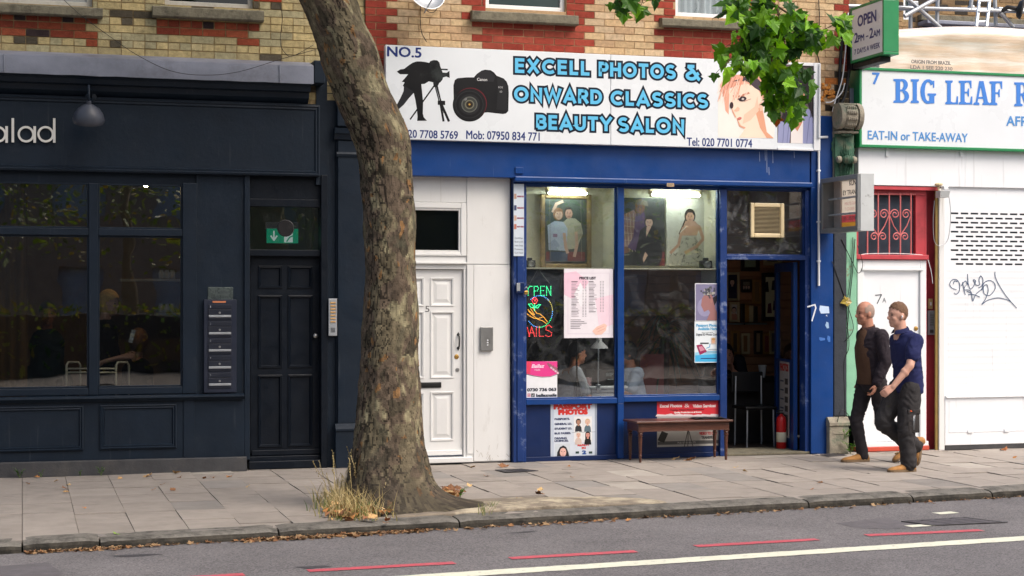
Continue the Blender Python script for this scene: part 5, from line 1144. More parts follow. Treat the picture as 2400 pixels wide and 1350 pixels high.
feat(p, 1309, 503, 1); feat(p, 1333, 501, 1); p.poly([(1298, 508), (1301, 490), (1309, 487), (1318, 491), (1320, 508), (1316, 496), (1303, 496)], S(140, 100, 74), 9); p.poly([(1324, 497), (1327, 487), (1338, 486), (1342, 497), (1338, 491), (1328, 491)], S(48, 38, 34), 9); p.poly([(1286, 570), (1300, 560), (1312, 575), (1306, 586), (1288, 586)], S(160, 172, 194), 5); p.poly([(1345, 530), (1362, 528), (1364, 548), (1352, 570)], S(164, 160, 138), 4)
for sx in (x0 + 22, x1 - 24): p.line([(sx, y0 + 14), (sx + 2, y1 - 14)], .8, S(150, 140, 120), 7)
p.build('print', M['print'], t)
p = sheet('portrait', 'large dark portrait of a man in a flat cap and a woman in black', 'portrait', 1458, 464, 1558, 623, YI, S(52, 54, 52))
p.poly([(1458, 505), (1485, 492), (1500, 510), (1494, 560), (1478, 585), (1458, 600)], S(150, 118, 112), 2)
for k in range(5): p.line([(1460 + k * 8, 500), (1468 + k * 7, 590)], .8, S(216, 200, 180), 3); p.line([(1459, 512 + k * 17), (1494, 518 + k * 15)], .8, S(216, 200, 180), 3)
p.poly([(1490, 500), (1508, 494), (1516, 520), (1505, 560), (1488, 588), (1470, 580), (1484, 555)], S(84, 62, 104), 4); p.ell(1500, 484, 12, 17, SK2, 5); p.poly([(1488, 480), (1490, 470), (1502, 466), (1516, 472), (1520, 484), (1505, 480)], S(116, 108, 92), 6); p.ell(1466, 586, 9, 8, SK2, 6)
p.poly([(1500, 540), (1512, 530), (1530, 530), (1546, 545), (1552, 600), (1545, 622), (1480, 622), (1492, 580)], S(30, 31, 33), 6); p.ell(1521, 519, 11, 14, S(34, 28, 28), 6); p.ell(1521, 522, 8.5, 11, SK1, 7); p.poly([(1515, 532), (1526, 532), (1514, 556)], SK1, 7); p.poly([(1512, 590), (1518, 598), (1508, 616), (1506, 606)], SK1, 8); p.rect(1545, 590, 1558, 623, S(120, 52, 52), 5); feat(p, 1499, 488, 1.1, S(40, 28, 24)); feat(p, 1521, 523, .9); p.poly([(1511, 518), (1514, 509), (1526, 509), (1531, 520), (1526, 514), (1516, 514)], S(30, 25, 26), 10)
done(p)
p = sheet('portrait', 'pale portrait of a seated woman in a strapless patterned dress', 'portrait', 1562, 466, 1664, 623, YI, S(216, 212, 198))
p.poly([(1592, 552), (1632, 548), (1636, 578), (1650, 610), (1640, 623), (1564, 623), (1566, 604), (1590, 590)], S(190, 186, 170), 2)
rr = random.Random(3)
for k in range(60):
    x, y = rr.uniform(1572, 1640), rr.uniform(556, 620)
    if x < 1592 and y < 592: continue
    p.line([(x, y), (x + rr.uniform(-6, 6), y + rr.uniform(2, 6))], 1.8, S(*rr.choice([(120, 116, 106), (150, 146, 132), (96, 94, 88)])), 3)
p.ell(1617, 506, 13, 17, S(44, 34, 32), 2); p.ell(1617, 508, 10, 13, SK3, 4); p.line([(1606, 515), (1600, 530), (1592, 548)], 3, S(44, 34, 32), 3); p.poly([(1606, 518), (1628, 518), (1640, 530), (1633, 552), (1592, 552), (1598, 534)], SK3, 3); p.line([(1638, 530), (1648, 560), (1632, 578), (1606, 592)], 7, SK3, 5); p.line([(1596, 548), (1590, 574), (1572, 592)], 6.5, SK3, 5); feat(p, 1617, 509, 1.05); p.poly([(1607, 508), (1609, 496), (1617, 491), (1626, 496), (1628, 508), (1622, 498), (1612, 498)], S(40, 30, 30), 10); p.line([(1607, 532), (1594, 545)], 2, S(230, 222, 206), 6)
done(p)
def tubelight(px0, px1, py, label):
    t = thing('tube_light', label, 'light', W((px0 + px1) / 2, py, .3), 'tube lights in the shop window')
    b = MB(); b.box(X(px0 - 3, .3), X(px1 + 5, .3), .3, .36, Z(px0, py - 2, .3), Z(px0, py - 15, .3), bev=.004); b.build('batten', M['cream'], t)
    b = MB(); a, c = W(px0, py, .285), W(px1, py, .285); c.z = a.z; b.tube([a, c], .017, 12); b.build('lamp_tube', mat('lit_tube', S(240, 255, 246), emit=(.86, 1.0, .94), estr=34.0, var=0, rvar=0), t, smooth='auto')
    b = MB()
    for q in (a, c): b.box(q.x - .012, q.x + .012, .27, .31, q.z - .026, q.z + .034, bev=.004)
    b.build('lamp_holder', M['cream'], t)
tubelight(1284, 1375, 452, 'lit tube light over the framed portrait of a couple'); tubelight(1526, 1640, 456, 'lit tube light over the two unframed portraits')
# cameras standing on the shelves
def small_camera(px, py, Y, s, label):
    c = W(px, py, Y); c.z = zsh + .001; t = thing('camera', label, 'camera', c, 'old cameras on the window shelves')
    b = MB(); b.box(c.x - .07 * s, c.x + .07 * s, Y, Y + .06 * s, c.z, c.z + .09 * s, bev=.012); b.box(c.x - .03 * s, c.x + .03 * s, Y + .005, Y + .05 * s, c.z + .088 * s, c.z + .12 * s, bev=.01); b.build('body', M['black'], t)
    b = MB(); b.lathe((c.x, Y, c.z + .045 * s), [(.036 * s, 0), (.036 * s, .05 * s), (.03 * s, .055 * s), (.026 * s, .04 * s), (0, .035 * s)], 18, (0, -1, 0)); b.build('lens', M['steel'], t, smooth='auto')
small_camera(1243, 612, .2, .9, 'black camera on the shelf end beside the gilt frame'); small_camera(1656, 615, .2, 1.0, 'black camera on the shelf under the seated woman portrait'); small_camera(1678, 615, .26, .8, 'smaller camera on the shelf end by the door post')
# notices stuck inside the glass or on the boards
p = sheet('price_list', 'white and pink price list poster in the shop window', 'poster', 1322, 630, 1437, 792, .044, S(232, 226, 232))
p.poly([(1322, 640), (1350, 636), (1380, 660), (1362, 690), (1340, 700), (1322, 690)], S(238, 200, 216), 1); p.poly([(1395, 700), (1437, 690), (1437, 760), (1405, 772)], S(238, 210, 222), 1); p.poly([(1345, 690), (1360, 662), (1376, 690), (1362, 720)], S(240, 236, 240), 2)
p.line([(1331, 640), (1428, 640), (1428, 782), (1331, 782)], .5, S(206, 190, 206), 2, True); p.text('PRICE LIST', 1358, 654.5, 1396.5, 5.6, S(60, 52, 62), 3, .05)
rr = random.Random(9)
for cx_, n_ in ((1339, 24), (1380, 21)):
    for k in range(n_):
        y = 659 + k * 3.55; hd = k % 5 == 0
        p.rect(cx_, y, cx_ + rr.uniform(10, 20), y + (1.5 if hd else 1.0), S(74, 66, 76) if hd else S(150, 140, 150), 3)
        for o in (26, 32): p.rect(cx_ + o, y, cx_ + o + 3.2, y + 1.0, S(120, 112, 124), 3)
for k in range(6): p.rect(1337, 749 + k * 4, 1337 + rr.uniform(22, 40), 750.2 + k * 4, S(120, 110, 120), 3)
p.poly([(1388, 776), (1398, 766), (1416, 758), (1422, 762), (1420, 774), (1410, 784), (1396, 785)], S(238, 196, 180), 3); p.line([(1398, 772), (1416, 764)], 1, S(214, 150, 138), 4); p.line([(1400, 778), (1418, 770)], 1, S(214, 150, 138), 4)
done(p)
p = sheet('nail_poster', 'pink and white nail salon card with a phone number', 'poster', 1234, 847, 1306, 934, .044, S(232, 233, 236))
p.poly([(1234, 847), (1306, 847), (1306, 876), (1290, 882), (1270, 883), (1250, 880), (1234, 876)], S(226, 60, 140), 1); p.poly([(1234, 847), (1246, 847), (1242, 876), (1234, 876)], S(226, 66, 96), 2); p.line([(1234, 877), (1250, 881), (1270, 884), (1290, 883), (1306, 877)], 1, S(30, 24, 34), 3)
p.text('Ballaz', 1246, 862, 1274, 8, S(248, 220, 236), 3, .03, .25); p.text('Nails', 1253, 869, 1266, 4.5, S(248, 220, 236), 3)
for k in range(4): p.line([(1284 + k * 6, 852 + k * 3), (1292 + k * 5, 862 + k * 4)], 4.4, S(150, 96, 110), 3); p.ell(1292 + k * 5, 862 + k * 4, 3, 2.4, S(220, 190, 205), 4, 10, .7)
p.text('0730 736 063', 1236, 917, 1303, 6.6, S(46, 52, 64), 2, .07); p.text('ballaznails', 1257, 930, 1304, 6.6, S(46, 52, 64), 2, .06)
p.line([(1237, 923), (1242.5, 923), (1242.5, 929.5), (1237, 929.5)], 1.2, S(206, 70, 110), 2, True); p.ell(1239.8, 926.2, 1.6, 1.7, S(206, 70, 110), 2, 10); p.rect(1245, 922, 1253, 930.5, S(24, 26, 32), 2); p.line([(1249.5, 924), (1249.5, 928)], 1, WHITE, 3); p.ell(1248.6, 928, 1.2, 1.2, WHITE, 3, 8)
done(p)
p = sheet('hair_poster', 'poster of a woman in profile with short curled grey hair', 'poster', 1629, 664, 1688, 752, .044, S(226, 228, 232))
p.rect(1630.5, 666, 1686.5, 751, S(128, 124, 156), 1); p.ell(1652, 720, 18, 22, S(150, 146, 178), 2)
p.poly([(1645, 700), (1650, 692), (1668, 690), (1674, 706), (1676, 724), (1686, 742), (1686, 751), (1656, 751), (1664, 732), (1660, 726), (1650, 731), (1646, 722), (1643, 716)], S(158, 112, 110), 3)
for k in range(46):
    a = rr.uniform(0, 6.28); q_ = rr.uniform(.1, 1); p.ell(1661 + 22 * q_ * math.cos(a) * .9, 685 + 13 * q_ * math.sin(a), rr.uniform(2, 4), rr.uniform(1.6, 3), S(*rr.choice([(110, 112, 118), (150, 150, 148), (84, 86, 96), (172, 168, 160), (70, 70, 80)])), 4, 8, rr.uniform(0, 3))
p.poly([(1670, 698), (1682, 690), (1682, 702), (1674, 716)], S(40, 36, 44), 4); p.ell(1667, 706, 3, 5, S(170, 120, 112), 5, 10)
done(p)
p = sheet('photo_code_poster', 'white and blue poster offering digital passport photo codes', 'poster', 1628, 753, 1689, 850, .044, S(226, 234, 238))
p.poly([(1629, 832), (1688, 828), (1688, 848), (1629, 848)], S(66, 176, 226), 1); p.poly([(1629, 826), (1688, 822), (1688, 829), (1629, 833)], S(150, 210, 236), 2)
TB = S(96, 168, 210)
p.text('Passport Photos', 1632, 765.5, 1684, 6, TB, 2, .05); p.text('Available Here', 1636, 773.5, 1680, 6, TB, 2, .05); p.text('Now via the NEW', 1645, 781, 1671, 3, S(60, 66, 76), 2); p.text('Digital ID Photo Codes', 1632, 786.5, 1685, 4.6, S(44, 50, 62), 2, .02)
p.rect(1641, 803, 1661, 806, S(26, 26, 34), 2); p.rect(1666, 791, 1678, 807, S(206, 190, 180), 2); p.ell(1672, 799, 4, 6, S(222, 172, 140), 3); p.ell(1672, 795, 4.4, 3, S(190, 150, 90), 3, 10); p.poly([(1632, 809), (1645, 807), (1657, 824), (1640, 832)], S(150, 34, 84), 3); p.poly([(1637, 813), (1645, 811), (1652, 820), (1641, 824)], S(206, 140, 160), 4); p.line([(1664, 806), (1663, 813), (1656, 816)], 2, TB, 3)
for k in range(3): p.rect(1660 - k * 4, 818 + k * 4, 1684, 819.4 + k * 4, S(130, 150, 166), 3)
p.rect(1642, 839, 1678, 841, S(30, 60, 120), 3)
done(p)
p = sheet('passport_poster', 'weathered passport photos poster on the blue board under the window', 'poster', 1294, 946, 1399, 1080, .038, S(206, 214, 224), .003)
RD = S(208, 50, 44); IK = S(56, 66, 100)
p.rect(1290.5, 946, 1298, 1080, S(186, 196, 210), 1); p.rect(1394, 946, 1399, 1080, S(150, 160, 176), 1)
p.text('PASSPORT', 1299, 958.5, 1386, 10.5, RD, 2, .11); p.text('PHOTOS', 1310, 971.5, 1376, 10.5, RD, 2, .11)
for tt, xx, yy in (('PASSPORTS.', 1335, 984.5), ('GENERAL I.D.', 1340, 996), ('STUDENT I.D.', 1340, 1007), ('BUS PASSES.', 1338, 1018), ('DRIVING', 1328, 1029.5), ('LICENCES.', 1332, 1035.5)): p.text(tt, 1300, yy, xx, 4.2, IK, 2, .07)
for (cx_, cy_, sk, hr, tp, hl) in ((1355.5, 998, S(176, 130, 106), S(40, 32, 32), S(40, 42, 48), .1), (1377, 998, S(226, 186, 164), S(206, 176, 140), S(90, 110, 120), .1), (1355.5, 1028, S(222, 180, 160), S(216, 212, 204), S(206, 186, 176), .1), (1377.5, 1028, S(214, 150, 136), S(20, 20, 22), S(20, 20, 22), .6)):
    p.rect(cx_ - 10.5, cy_ - 22, cx_ + 10.5, cy_ + 7.5, S(226, 226, 226), 2); figure(p, cx_, cy_ - 3, 13, sk, hr, tp, 3, True, hl, .42)
p.rect(1301, 1040, 1336, 1079, S(200, 208, 214), 2); p.poly([(1304, 1079), (1306, 1060), (1312, 1048), (1320, 1044), (1327, 1048), (1332, 1060), (1336, 1079)], S(22, 24, 28), 3); p.ell(1319.5, 1060, 7.6, 10.5, S(226, 180, 166), 4, 18)
for sx in (-1, 1): p.rect(1319.5 + sx * 3.2 - 1.4, 1057.5, 1319.5 + sx * 3.2 + 1.4, 1058.6, S(50, 40, 44), 5)
p.rect(1317, 1066, 1322, 1067.2, S(186, 96, 96), 5); p.rect(1318.8, 1059, 1320, 1063.5, S(206, 156, 142), 5)
p.text('READY', 1354, 1045.5, 1381, 4.6, RD, 2, .08); p.text('IN', 1364, 1052, 1372, 4.2, RD, 2, .08); p.text('2', 1365, 1064, 1373, 7.5, S(40, 80, 150), 2, .1); p.text('MINUTES', 1350, 1074, 1386, 5, RD, 2, .08)
for sx in (1349, 1380): p.rect(sx, 1058, sx + 8, 1063, S(40, 66, 60), 2)
p.line([(1340, 1014), (1396, 1012)], .7, S(120, 126, 136), 3)
done(p)
p = sheet('services_poster', 'torn red and white photo and video services poster behind the bench', 'poster', 1540, 940, 1684, 975, .038, S(210, 46, 58), .003)
p.text('Excel Photos', 1547, 955, 1598, 7, S(240, 216, 214), 2, .05); p.text('&', 1604, 955, 1616, 9, S(240, 216, 214), 2); p.text('Video Services', 1624, 955, 1677, 7, S(240, 216, 214), 2, .05); p.text('Weddings, Passport Photo, Reproduction', 1570, 962.5, 1650, 3, S(90, 24, 30), 2, .04)
p.text('Quality Production at all Events', 1580, 968.5, 1644, 3.4, S(240, 226, 222), 3, .06)
for k in range(7): cx_ = 1546 + k * 21; p.poly([(cx_ - 10, 976), (cx_ - 6, 972 + rr.uniform(-2, 2)), (cx_ + 6, 970 + rr.uniform(-2, 3)), (cx_ + 14, 972), (cx_ + 16, 976)], S(222, 206, 208), 2)
p.slab(1540, 975, 1684, 1046, S(166, 164, 160), .003); p.rect(1541, 1033, 1684, 1041, S(78, 78, 78), 1); p.text('Mob: 07956 824 771', 1588, 1040, 1630, 4.4, S(190, 188, 184), 2)
p.poly([(1551, 1010), (1566, 1016), (1556, 1038), (1541, 1032)], S(30, 30, 30), 2)
for ex in (1604, 1612, 1624): p.line([(1613, 1005), (ex, 1046)], 1.8, S(60, 58, 56), 2)
p.poly([(1590, 1000), (1608, 1000), (1612, 1006), (1594, 1008)], S(50, 50, 50), 2); p.text('VIDEO TO DVD', 1639, 1019, 1680, 6.4, S(170, 64, 66), 2, .05); p.text('TRANSFER', 1644, 1028.5, 1674, 6, S(60, 60, 64), 2, .05); p.rect(1665, 998, 1684, 1007, S(24, 26, 32), 3)
done(p)
p = sheet('service_panel', 'narrow white list of services fixed to the corner post', 'sign', 1204, 431, 1228, 600, -.03, S(206, 216, 226), .004)
for k, (tt, y) in enumerate((('WEDDING VIDEO', 462), ('WEDDING PHOTO', 489), ('PASSPORT PHOTO', 513), ('PHOTO VIDEO', 533))): p.text(tt, 1212, y, 1227.5, 3.4, S(150, 60, 84), 2, .03); p.rect(1205, y - 8, 1210.5, y + 4, S(*[(190, 150, 130), (60, 70, 110), (206, 170, 150), (196, 120, 100)][k]), 2)
for k, tt in enumerate(('CD & DVD Repair', 'Mini DV to DVD', 'Leaflet Design', 'Photocopy', 'Card Design')): p.text(tt, 1206, 560 + k * 8.5, 1226, 3.6, S(70, 76, 92), 2)
done(p)
p = sheet('paper_label', 'small tan paper label stuck on the blue shutter housing', 'label', 1563, 429, 1580, 437.5, -.102, S(176, 152, 120), .001); p.rect(1565, 431, 1578, 432, S(110, 96, 80), 1); p.rect(1565, 434, 1575, 435, S(110, 96, 80), 1); done(p)
# key safe and padlock on the corner post
t = thing('switch_box', 'small blue key switch box on the corner post', 'box', W(1216, 685, -.02)); b = MB(); b.box(X(1209, -.03), X(1227, -.03), -.07, -.025, Z(1216, 687, -.03), Z(1216, 662, -.03), bev=.006); b.build('casing', M['blue_dark'], t)
b = MB(); b.box(X(1211, -.07), X(1219, -.07), -.074, -.0705, Z(1216, 682, -.07), Z(1216, 664, -.07), bev=.003); b.build('key_plate', M['galv'], t)
c = W(1233, 686, -.05); t = thing('padlock', 'brass padlock hanging beside the key switch box', 'padlock', c)
b = MB(); b.box(c.x - .022, c.x + .022, -.06, -.04, c.z - .018, c.z + .02, bev=.005); b.build('body', M['brass'], t); b = MB(); b.tube([c + Vector((.015 * math.cos(a), 0, .04 + .018 * math.sin(a))) for a in [math.pi * k / 10 for k in range(11)]], .004, 6); b.build('shackle', M['steel'], t, smooth=True)
# LED sign hanging behind the glass
YL2 = .10
t = thing('led_sign', 'lit LED sign with a rose in a hand, spelling open nails', 'sign', W(1264, 790, YL2)); b = MB(); b.box(X(1236, YL2), X(1300, YL2), YL2 + .006, YL2 + .012, Z(1264, 790, YL2), Z(1264, 664, YL2)); b.build('back_panel', mat('smoked_panel', S(16, 18, 20), rough=.3), t)
b = MB(); tp = Vector((X(1262, YL2), YL2 + .01, zsh - .014)); b.tube([W(1242, 664, YL2 + .01), tp], .002, 5); b.tube([W(1288, 664, YL2 + .01), tp], .002, 5); b.build('chain', M['steel'], t)
LED = {c: mat('led_' + c, (0, 0, 0), emit=e, estr=s_, var=0, rvar=0) for c, e, s_ in (('green', (.05, 1, .35), 3.2), ('red', (1, .06, .06), 3.0), ('blue', (.1, .4, 1), 3.4), ('orange', (1, .42, .05), 2.6), ('yellow', (.9, .75, .15), 2.4))}
def leds(colour, lines, sp=3.0, nm='led_strip'):
    b = MB()
    for L in lines:
        acc = 0
        for (xa, ya_), (xb, yb2) in zip(L, L[1:]):
            d = math.hypot(xb - xa, yb2 - ya_); n = max(1, round(d / sp))
            for k in range(n): b.ball(W(xa + (xb - xa) * k / n, ya_ + (yb2 - ya_) * k / n, YL2), (.0042, .004, .0042), 6)
        b.ball(W(*L[-1], YL2), (.0042, .004, .0042), 6)
    return b.build(nm, LED[colour], t)
leds('green', [[(1238, 692), (1238, 676), (1242, 671), (1247, 671)], [(1252, 692), (1252, 671), (1260, 671), (1262, 677), (1259, 682), (1252, 682)], [(1276, 671), (1267, 671), (1267, 692), (1276, 692)], [(1267, 681), (1274, 681)], [(1281, 692), (1281, 671), (1291, 692), (1291, 671)]])
leds('red', [[(1236, 768), (1241, 788)], [(1240, 788), (1246, 766), (1253, 788)], [(1243, 780), (1251, 780)], [(1257, 766), (1257, 788)], [(1264, 765), (1264, 788), (1274, 788)], [(1293, 767), (1287, 762), (1280, 765), (1280, 773), (1287, 776), (1293, 780), (1292, 787), (1285, 789), (1279, 786)]])
leds('red', [[(1247, 704), (1250, 698), (1256, 698), (1260, 704), (1256, 711), (1250, 711), (1247, 704)], [(1250, 700), (1254, 706), (1257, 700)]], 2.2)
leds('green', [[(1239, 713), (1246, 712), (1252, 720), (1245, 721), (1239, 713)], [(1253, 720), (1262, 714), (1267, 714), (1260, 722), (1253, 720)], [(1253, 712), (1253, 728)]], 2.4)
leds('orange', [[(1236, 736), (1244, 742), (1252, 746), (1262, 746), (1270, 744)], [(1238, 726), (1246, 734), (1252, 738)], [(1244, 724), (1252, 736)], [(1249, 722), (1258, 734), (1266, 736), (1275, 744), (1283, 754)], [(1240, 730), (1250, 740), (1260, 748), (1272, 752), (1280, 758)]], 2.4)
leds('blue', [[(1264 + 31 * math.cos(a), 730 + 37 * math.sin(a)) for a in [rad(-130 + 7 * k) for k in range(13)]], [(1264 + 31 * math.cos(a), 730 + 37 * math.sin(a)) for a in [rad(100 + 7 * k) for k in range(7)]], [(1264 + 31 * math.cos(a), 730 + 37 * math.sin(a)) for a in [rad(0 + 7 * k) for k in range(4)]]], 4)
leds('yellow', [[(1264 + 31 * math.cos(a), 730 + 37 * math.sin(a)) for a in [rad(-48 + 7 * k) for k in range(7)]]], 4); leds('green', [[(1264 + 31 * math.cos(a), 730 + 37 * math.sin(a)) for a in [rad(28 + 7 * k) for k in range(10)]]], 4)
# pipe, extractor fan
t = thing('conduit_pipe', 'thin white conduit running down the blue pillar', 'pipe', W(1919, 670, -.06)); b = MB(); b.tube([W(1919, 670, -.055), W(1919, 330, -.055)], .013, 10); b.tube([W(1919, 330, -.055), Vector((X(1919, -.19), -.2, Z(1919, 322, -.19))), W(1921, 150, -.19)], .013, 10); b.tube([W(1918, 322, -.1), W(1939, 321, -.05)], .014, 10); b.build('pipe', M['upvc'], t, smooth='auto'); b = MB()
for y in (400, 520, 612): c = W(1919, y, -.055); b.box(c.x - .02, c.x + .02, -.07, -.03, c.z - .01, c.z + .01, bev=.004)
b.build('clip', M['upvc'], t)
t = thing('extractor_fan', 'square cream extractor vent set in the glass over the doorway', 'vent', W(1797, 557, .05)); x0, x1, z0, z1 = X(1758, .03), X(1837, .03), Z(1797, 557, .03), Z(1797, 476, .03)
b = MB(); frame(b, x0, x1, z0, z1, .01, .05, .045, bev=.01); b.build('frame', M['cream'], t); b = MB()
for k in range(21): z = z0 + .047 + (z1 - z0 - .094) * k / 20; b.box(x0 + .045, x1 - .045, .02, .035, z - .0014, z + .0014)
b.build('louvre', M['cream'], t); b = MB(); b.box(x0 + .04, x1 - .04, .04, .049, z0 + .04, z1 - .04); b.build('dark_duct', mat('duct_dark', S(52, 50, 48)), t)
# ------------------------------------------------------------------ the long low bench
t = thing('wooden_bench', 'low dark wooden bench with turned legs in front of the blue shop', 'bench', (6.68, -.24, 0))
bx0, bx1, by0, by1, bh = 6.13, 7.22, -.47, -.05, .435
b = MB(); b.box(bx0, bx1, by0, by1, bh - .022, bh, bev=.006); b.build('top', M['wood'], t)
b = MB(); a, c = .035, .02
for (q0, q1, r0, r1) in ((bx0 + a, bx1 - a, by0 + a, by0 + a + c), (bx0 + a, bx1 - a, by1 - a - c, by1 - a), (bx0 + a, bx0 + a + c, by0 + a + c, by1 - a - c), (bx1 - a - c, bx1 - a, by0 + a + c, by1 - a - c)): b.box(q0, q1, r0, r1, bh - .105, bh - .023, bev=.003)
b.box(bx0 + a - .004, bx1 - a + .004, by0 + a - .004, by0 + a - .0005, bh - .109, bh - .1, bev=.001); b.build('apron', M['wood'], t)
for lx in (bx0 + .06, bx1 - .06):
    for ly in (by0 + .06, by1 - .06):
        b = MB(); b.box(lx - .026, lx + .026, ly - .026, ly + .026, bh - .118, bh - .024, bev=.003)
        b.lathe((lx, ly, 0), [(.013, 0), (.014, .06), (.018, .075), (.013, .085), (.016, .1), (.0175, .16), (.021, .25), (.0215, .262), (.015, .268), (.026, .275), (.026, .282), (.016, .29), (.027, .303), (.016, .318), (.022, .326), (.024, bh - .117)], 16); b.build('leg', M['wood'], t, smooth='auto')
b = MB(); P = [(6.86, -.32), (6.9, -.2), (7.06, -.13), (7.16, -.16), (7.2, -.3), (7.05, -.34)]; nn = 14
rs = []
for i in range(7):
    row = []
    for k in range(16):
        u, v = i / 6, k / 15; x = 6.84 + .36 * v; y = -.36 + .22 * u + .02 * math.sin(v * 5); z = bh + .002 + max(0, .012 * noise.noise((x * 14, y * 14, 2)) + .008); row.append((x, y, z))
    rs.append(row)
b.rings(rs, closed=False); b.rings([[(x, y, bh + .0008) for x, y, z in r] for r in rs], closed=False); tag(b.build('folded_cloth', mat('black_cloth', S(26, 24, 27), rough=.9), smooth=True), 'crumpled black cloth lying on the wooden bench', 'cloth')
yb = 2.3
# ------------------------------------------------------------------ inside the photo shop
FW = [mat('frame_dark', S(50, 36, 28), rough=.4), mat('frame_gold', S(170, 122, 60), rough=.4, metal=.3), mat('frame_pale', S(196, 172, 130), rough=.5)]
def wall_frame(px0, py0, px1, py1, Y, fm, bg, label, draw=None):
    t = thing('picture_frame', label, 'picture', W((px0 + px1) / 2, py1, Y)); b = MB(); w = .03 if px1 - px0 < 40 else .05
    frame(b, X(px0, Y), X(px1, Y), Z((px0 + px1) / 2, py1, Y), Z((px0 + px1) / 2, py0, Y), Y - .025, Y, w, bev=.005); b.build('frame', fm, t)
    p = PW(Y - .006); p.slab(px0 + 3, py0 + 3, px1 - 3, py1 - 3, bg, .005)
    if draw: draw(p)
    p.build('picture', M['print'], t)
ybk = yb - .005
wall_frame(1735, 592, 1779, 636, ybk, FW[0], S(150, 160, 130), 'dark framed green picture at the top of the shop wall')
wall_frame(1788, 590, 1832, 622, ybk, FW[2], S(120, 84, 50), 'pale framed pair of pictures under the door lintel')
wall_frame(1700, 638, 1732, 705, ybk, FW[2], S(52, 46, 66), 'gold edged portrait of a figure in dark dress', lambda p: figure(p, 1716, 668, 14, SK1, S(30, 24, 24), S(40, 36, 60)))
wall_frame(1735, 655, 1762, 684, ybk, FW[0], S(130, 120, 104), 'small black framed group photograph', lambda p: [figure(p, x, 676, 7, SK1, S(40, 32, 30), S(70, 64, 60), face=False) for x in (1743, 1749, 1755)])
wall_frame(1762, 655, 1784, 712, ybk - .04, FW[1], S(140, 106, 66), 'slim gold frame leaning beside the black one')
wall_frame(1784, 640, 1827, 752, ybk - .06, FW[0], S(222, 214, 176), 'tall black framed sheet of four dancing figures', lambda p: [p.poly([(x - 5, y + 12), (x - 3, y - 10), (x + 4, y - 12), (x + 6, y + 12)], S(*c), 2) for x, y, c in ((1796, 672, (40, 36, 36)), (1813, 668, (60, 56, 60)), (1803, 722, (110, 50, 60)), (1816, 715, (80, 70, 66)))])
b = MB(); zs_ = Z(1750, 757, yb - .1); b.box(X(1700, yb - .1), X(1790, yb - .1), yb - .2, yb, zs_ - .02, zs_, bev=.003); o = b.build('wall_shelf', M['steel']); tag(o, 'narrow metal shelf under the framed pictures in the shop', 'shelf')
wall_frame(1708, 708, 1732, 755, yb - .09, FW[2], S(206, 196, 190), 'white mounted portrait of a woman on the shelf', lambda p: figure(p, 1720, 733, 13, SK1, S(40, 30, 30), S(190, 130, 110)))
for k in range(4): wall_frame(1735 + k * 10, 712 + k * 2, 1744 + k * 10, 755, yb - .06 - k * .004, FW[k % 3], S(*[(120, 70, 50), (60, 60, 56), (70, 76, 84), (150, 140, 120)][k]), ['brown', 'black', 'grey', 'beige'][k] + ' edged frame in the row leaning on the metal shelf')
for k, (x, c) in enumerate(((1712, (90, 70, 50)), (1736, (150, 104, 60)), (1766, (176, 146, 110)), (1786, (150, 70, 62)), (1802, (120, 110, 108)))): wall_frame(x, 775 + (k % 2) * 6, x + 20, 830, yb - .02 - .006 * k, FW[(k + 1) % 3], S(*c), ['wooden', 'orange brown', 'cream', 'brick red', 'silver grey'][k] + ' packaged frame hanging below the metal shelf')
# fire extinguisher just inside
c = W(1831, 1056, .42); c.z = .013; t = thing('fire_extinguisher', 'red fire extinguisher with a pale label inside the doorway', 'extinguisher', c)
b = MB(); b.lathe(c, [(.05, 0), (.056, .01), (.057, .32), (.05, .36), (.03, .385), (.018, .39), (.018, .405), (0, .405)], 24); b.build('cylinder', mat('extinguisher_red', S(186, 24, 24), rough=.35), t, smooth='auto')
b = MB(); b.lathe(c, [(.0575, .09), (.0578, .0905), (.0578, .2), (.0575, .2005)], 24, caps=False); b.build('label', mat('label_cream', S(206, 200, 176)), t, smooth=True)
b = MB(); b.box(c.x - .06, c.x + .03, c.y - .01, c.y + .01, c.z + .405, c.z + .42, bev=.003); b.box(c.x - .05, c.x + .02, c.y - .01, c.y + .01, c.z + .435, c.z + .445, bev=.003); b.tube([c + Vector((.02, 0, .41)), c + Vector((.06, -.02, .36)), c + Vector((.07, -.02, .16))], .008, 8); b.build('handle', M['black'], t)
# notice on the open door leaf
ld = lambda u, v: Vector((hx, hy, 0)) + dirv * (LW * (1 - u)) + nrm * (.049) + Vector((0, 0, 1.0 - v * .85))
p = Print(ld, nrm); A = [p.at(.3, 0, 0), p.at(.8, 0, 0), p.at(.8, 1, 0), p.at(.3, 1, 0)]; p.prism(A, nrm * -.002, S(206, 198, 194)); p.text('PHOTOS', .34, .12, .76, .09, RD, 2, .06)
for k in range(5): p.poly([(.34, .25 + k * .12), (.52, .25 + k * .12), (.52, .27 + k * .12), (.34, .27 + k * .12)], IK, 2); p.poly([(.58, .22 + k * .12), (.74, .22 + k * .12), (.74, .3 + k * .12), (.58, .3 + k * .12)], S(80, 70, 66), 2)
o = p.build('door_poster', M['print']); tag(o, 'pale photo service poster on the open blue door', 'poster')
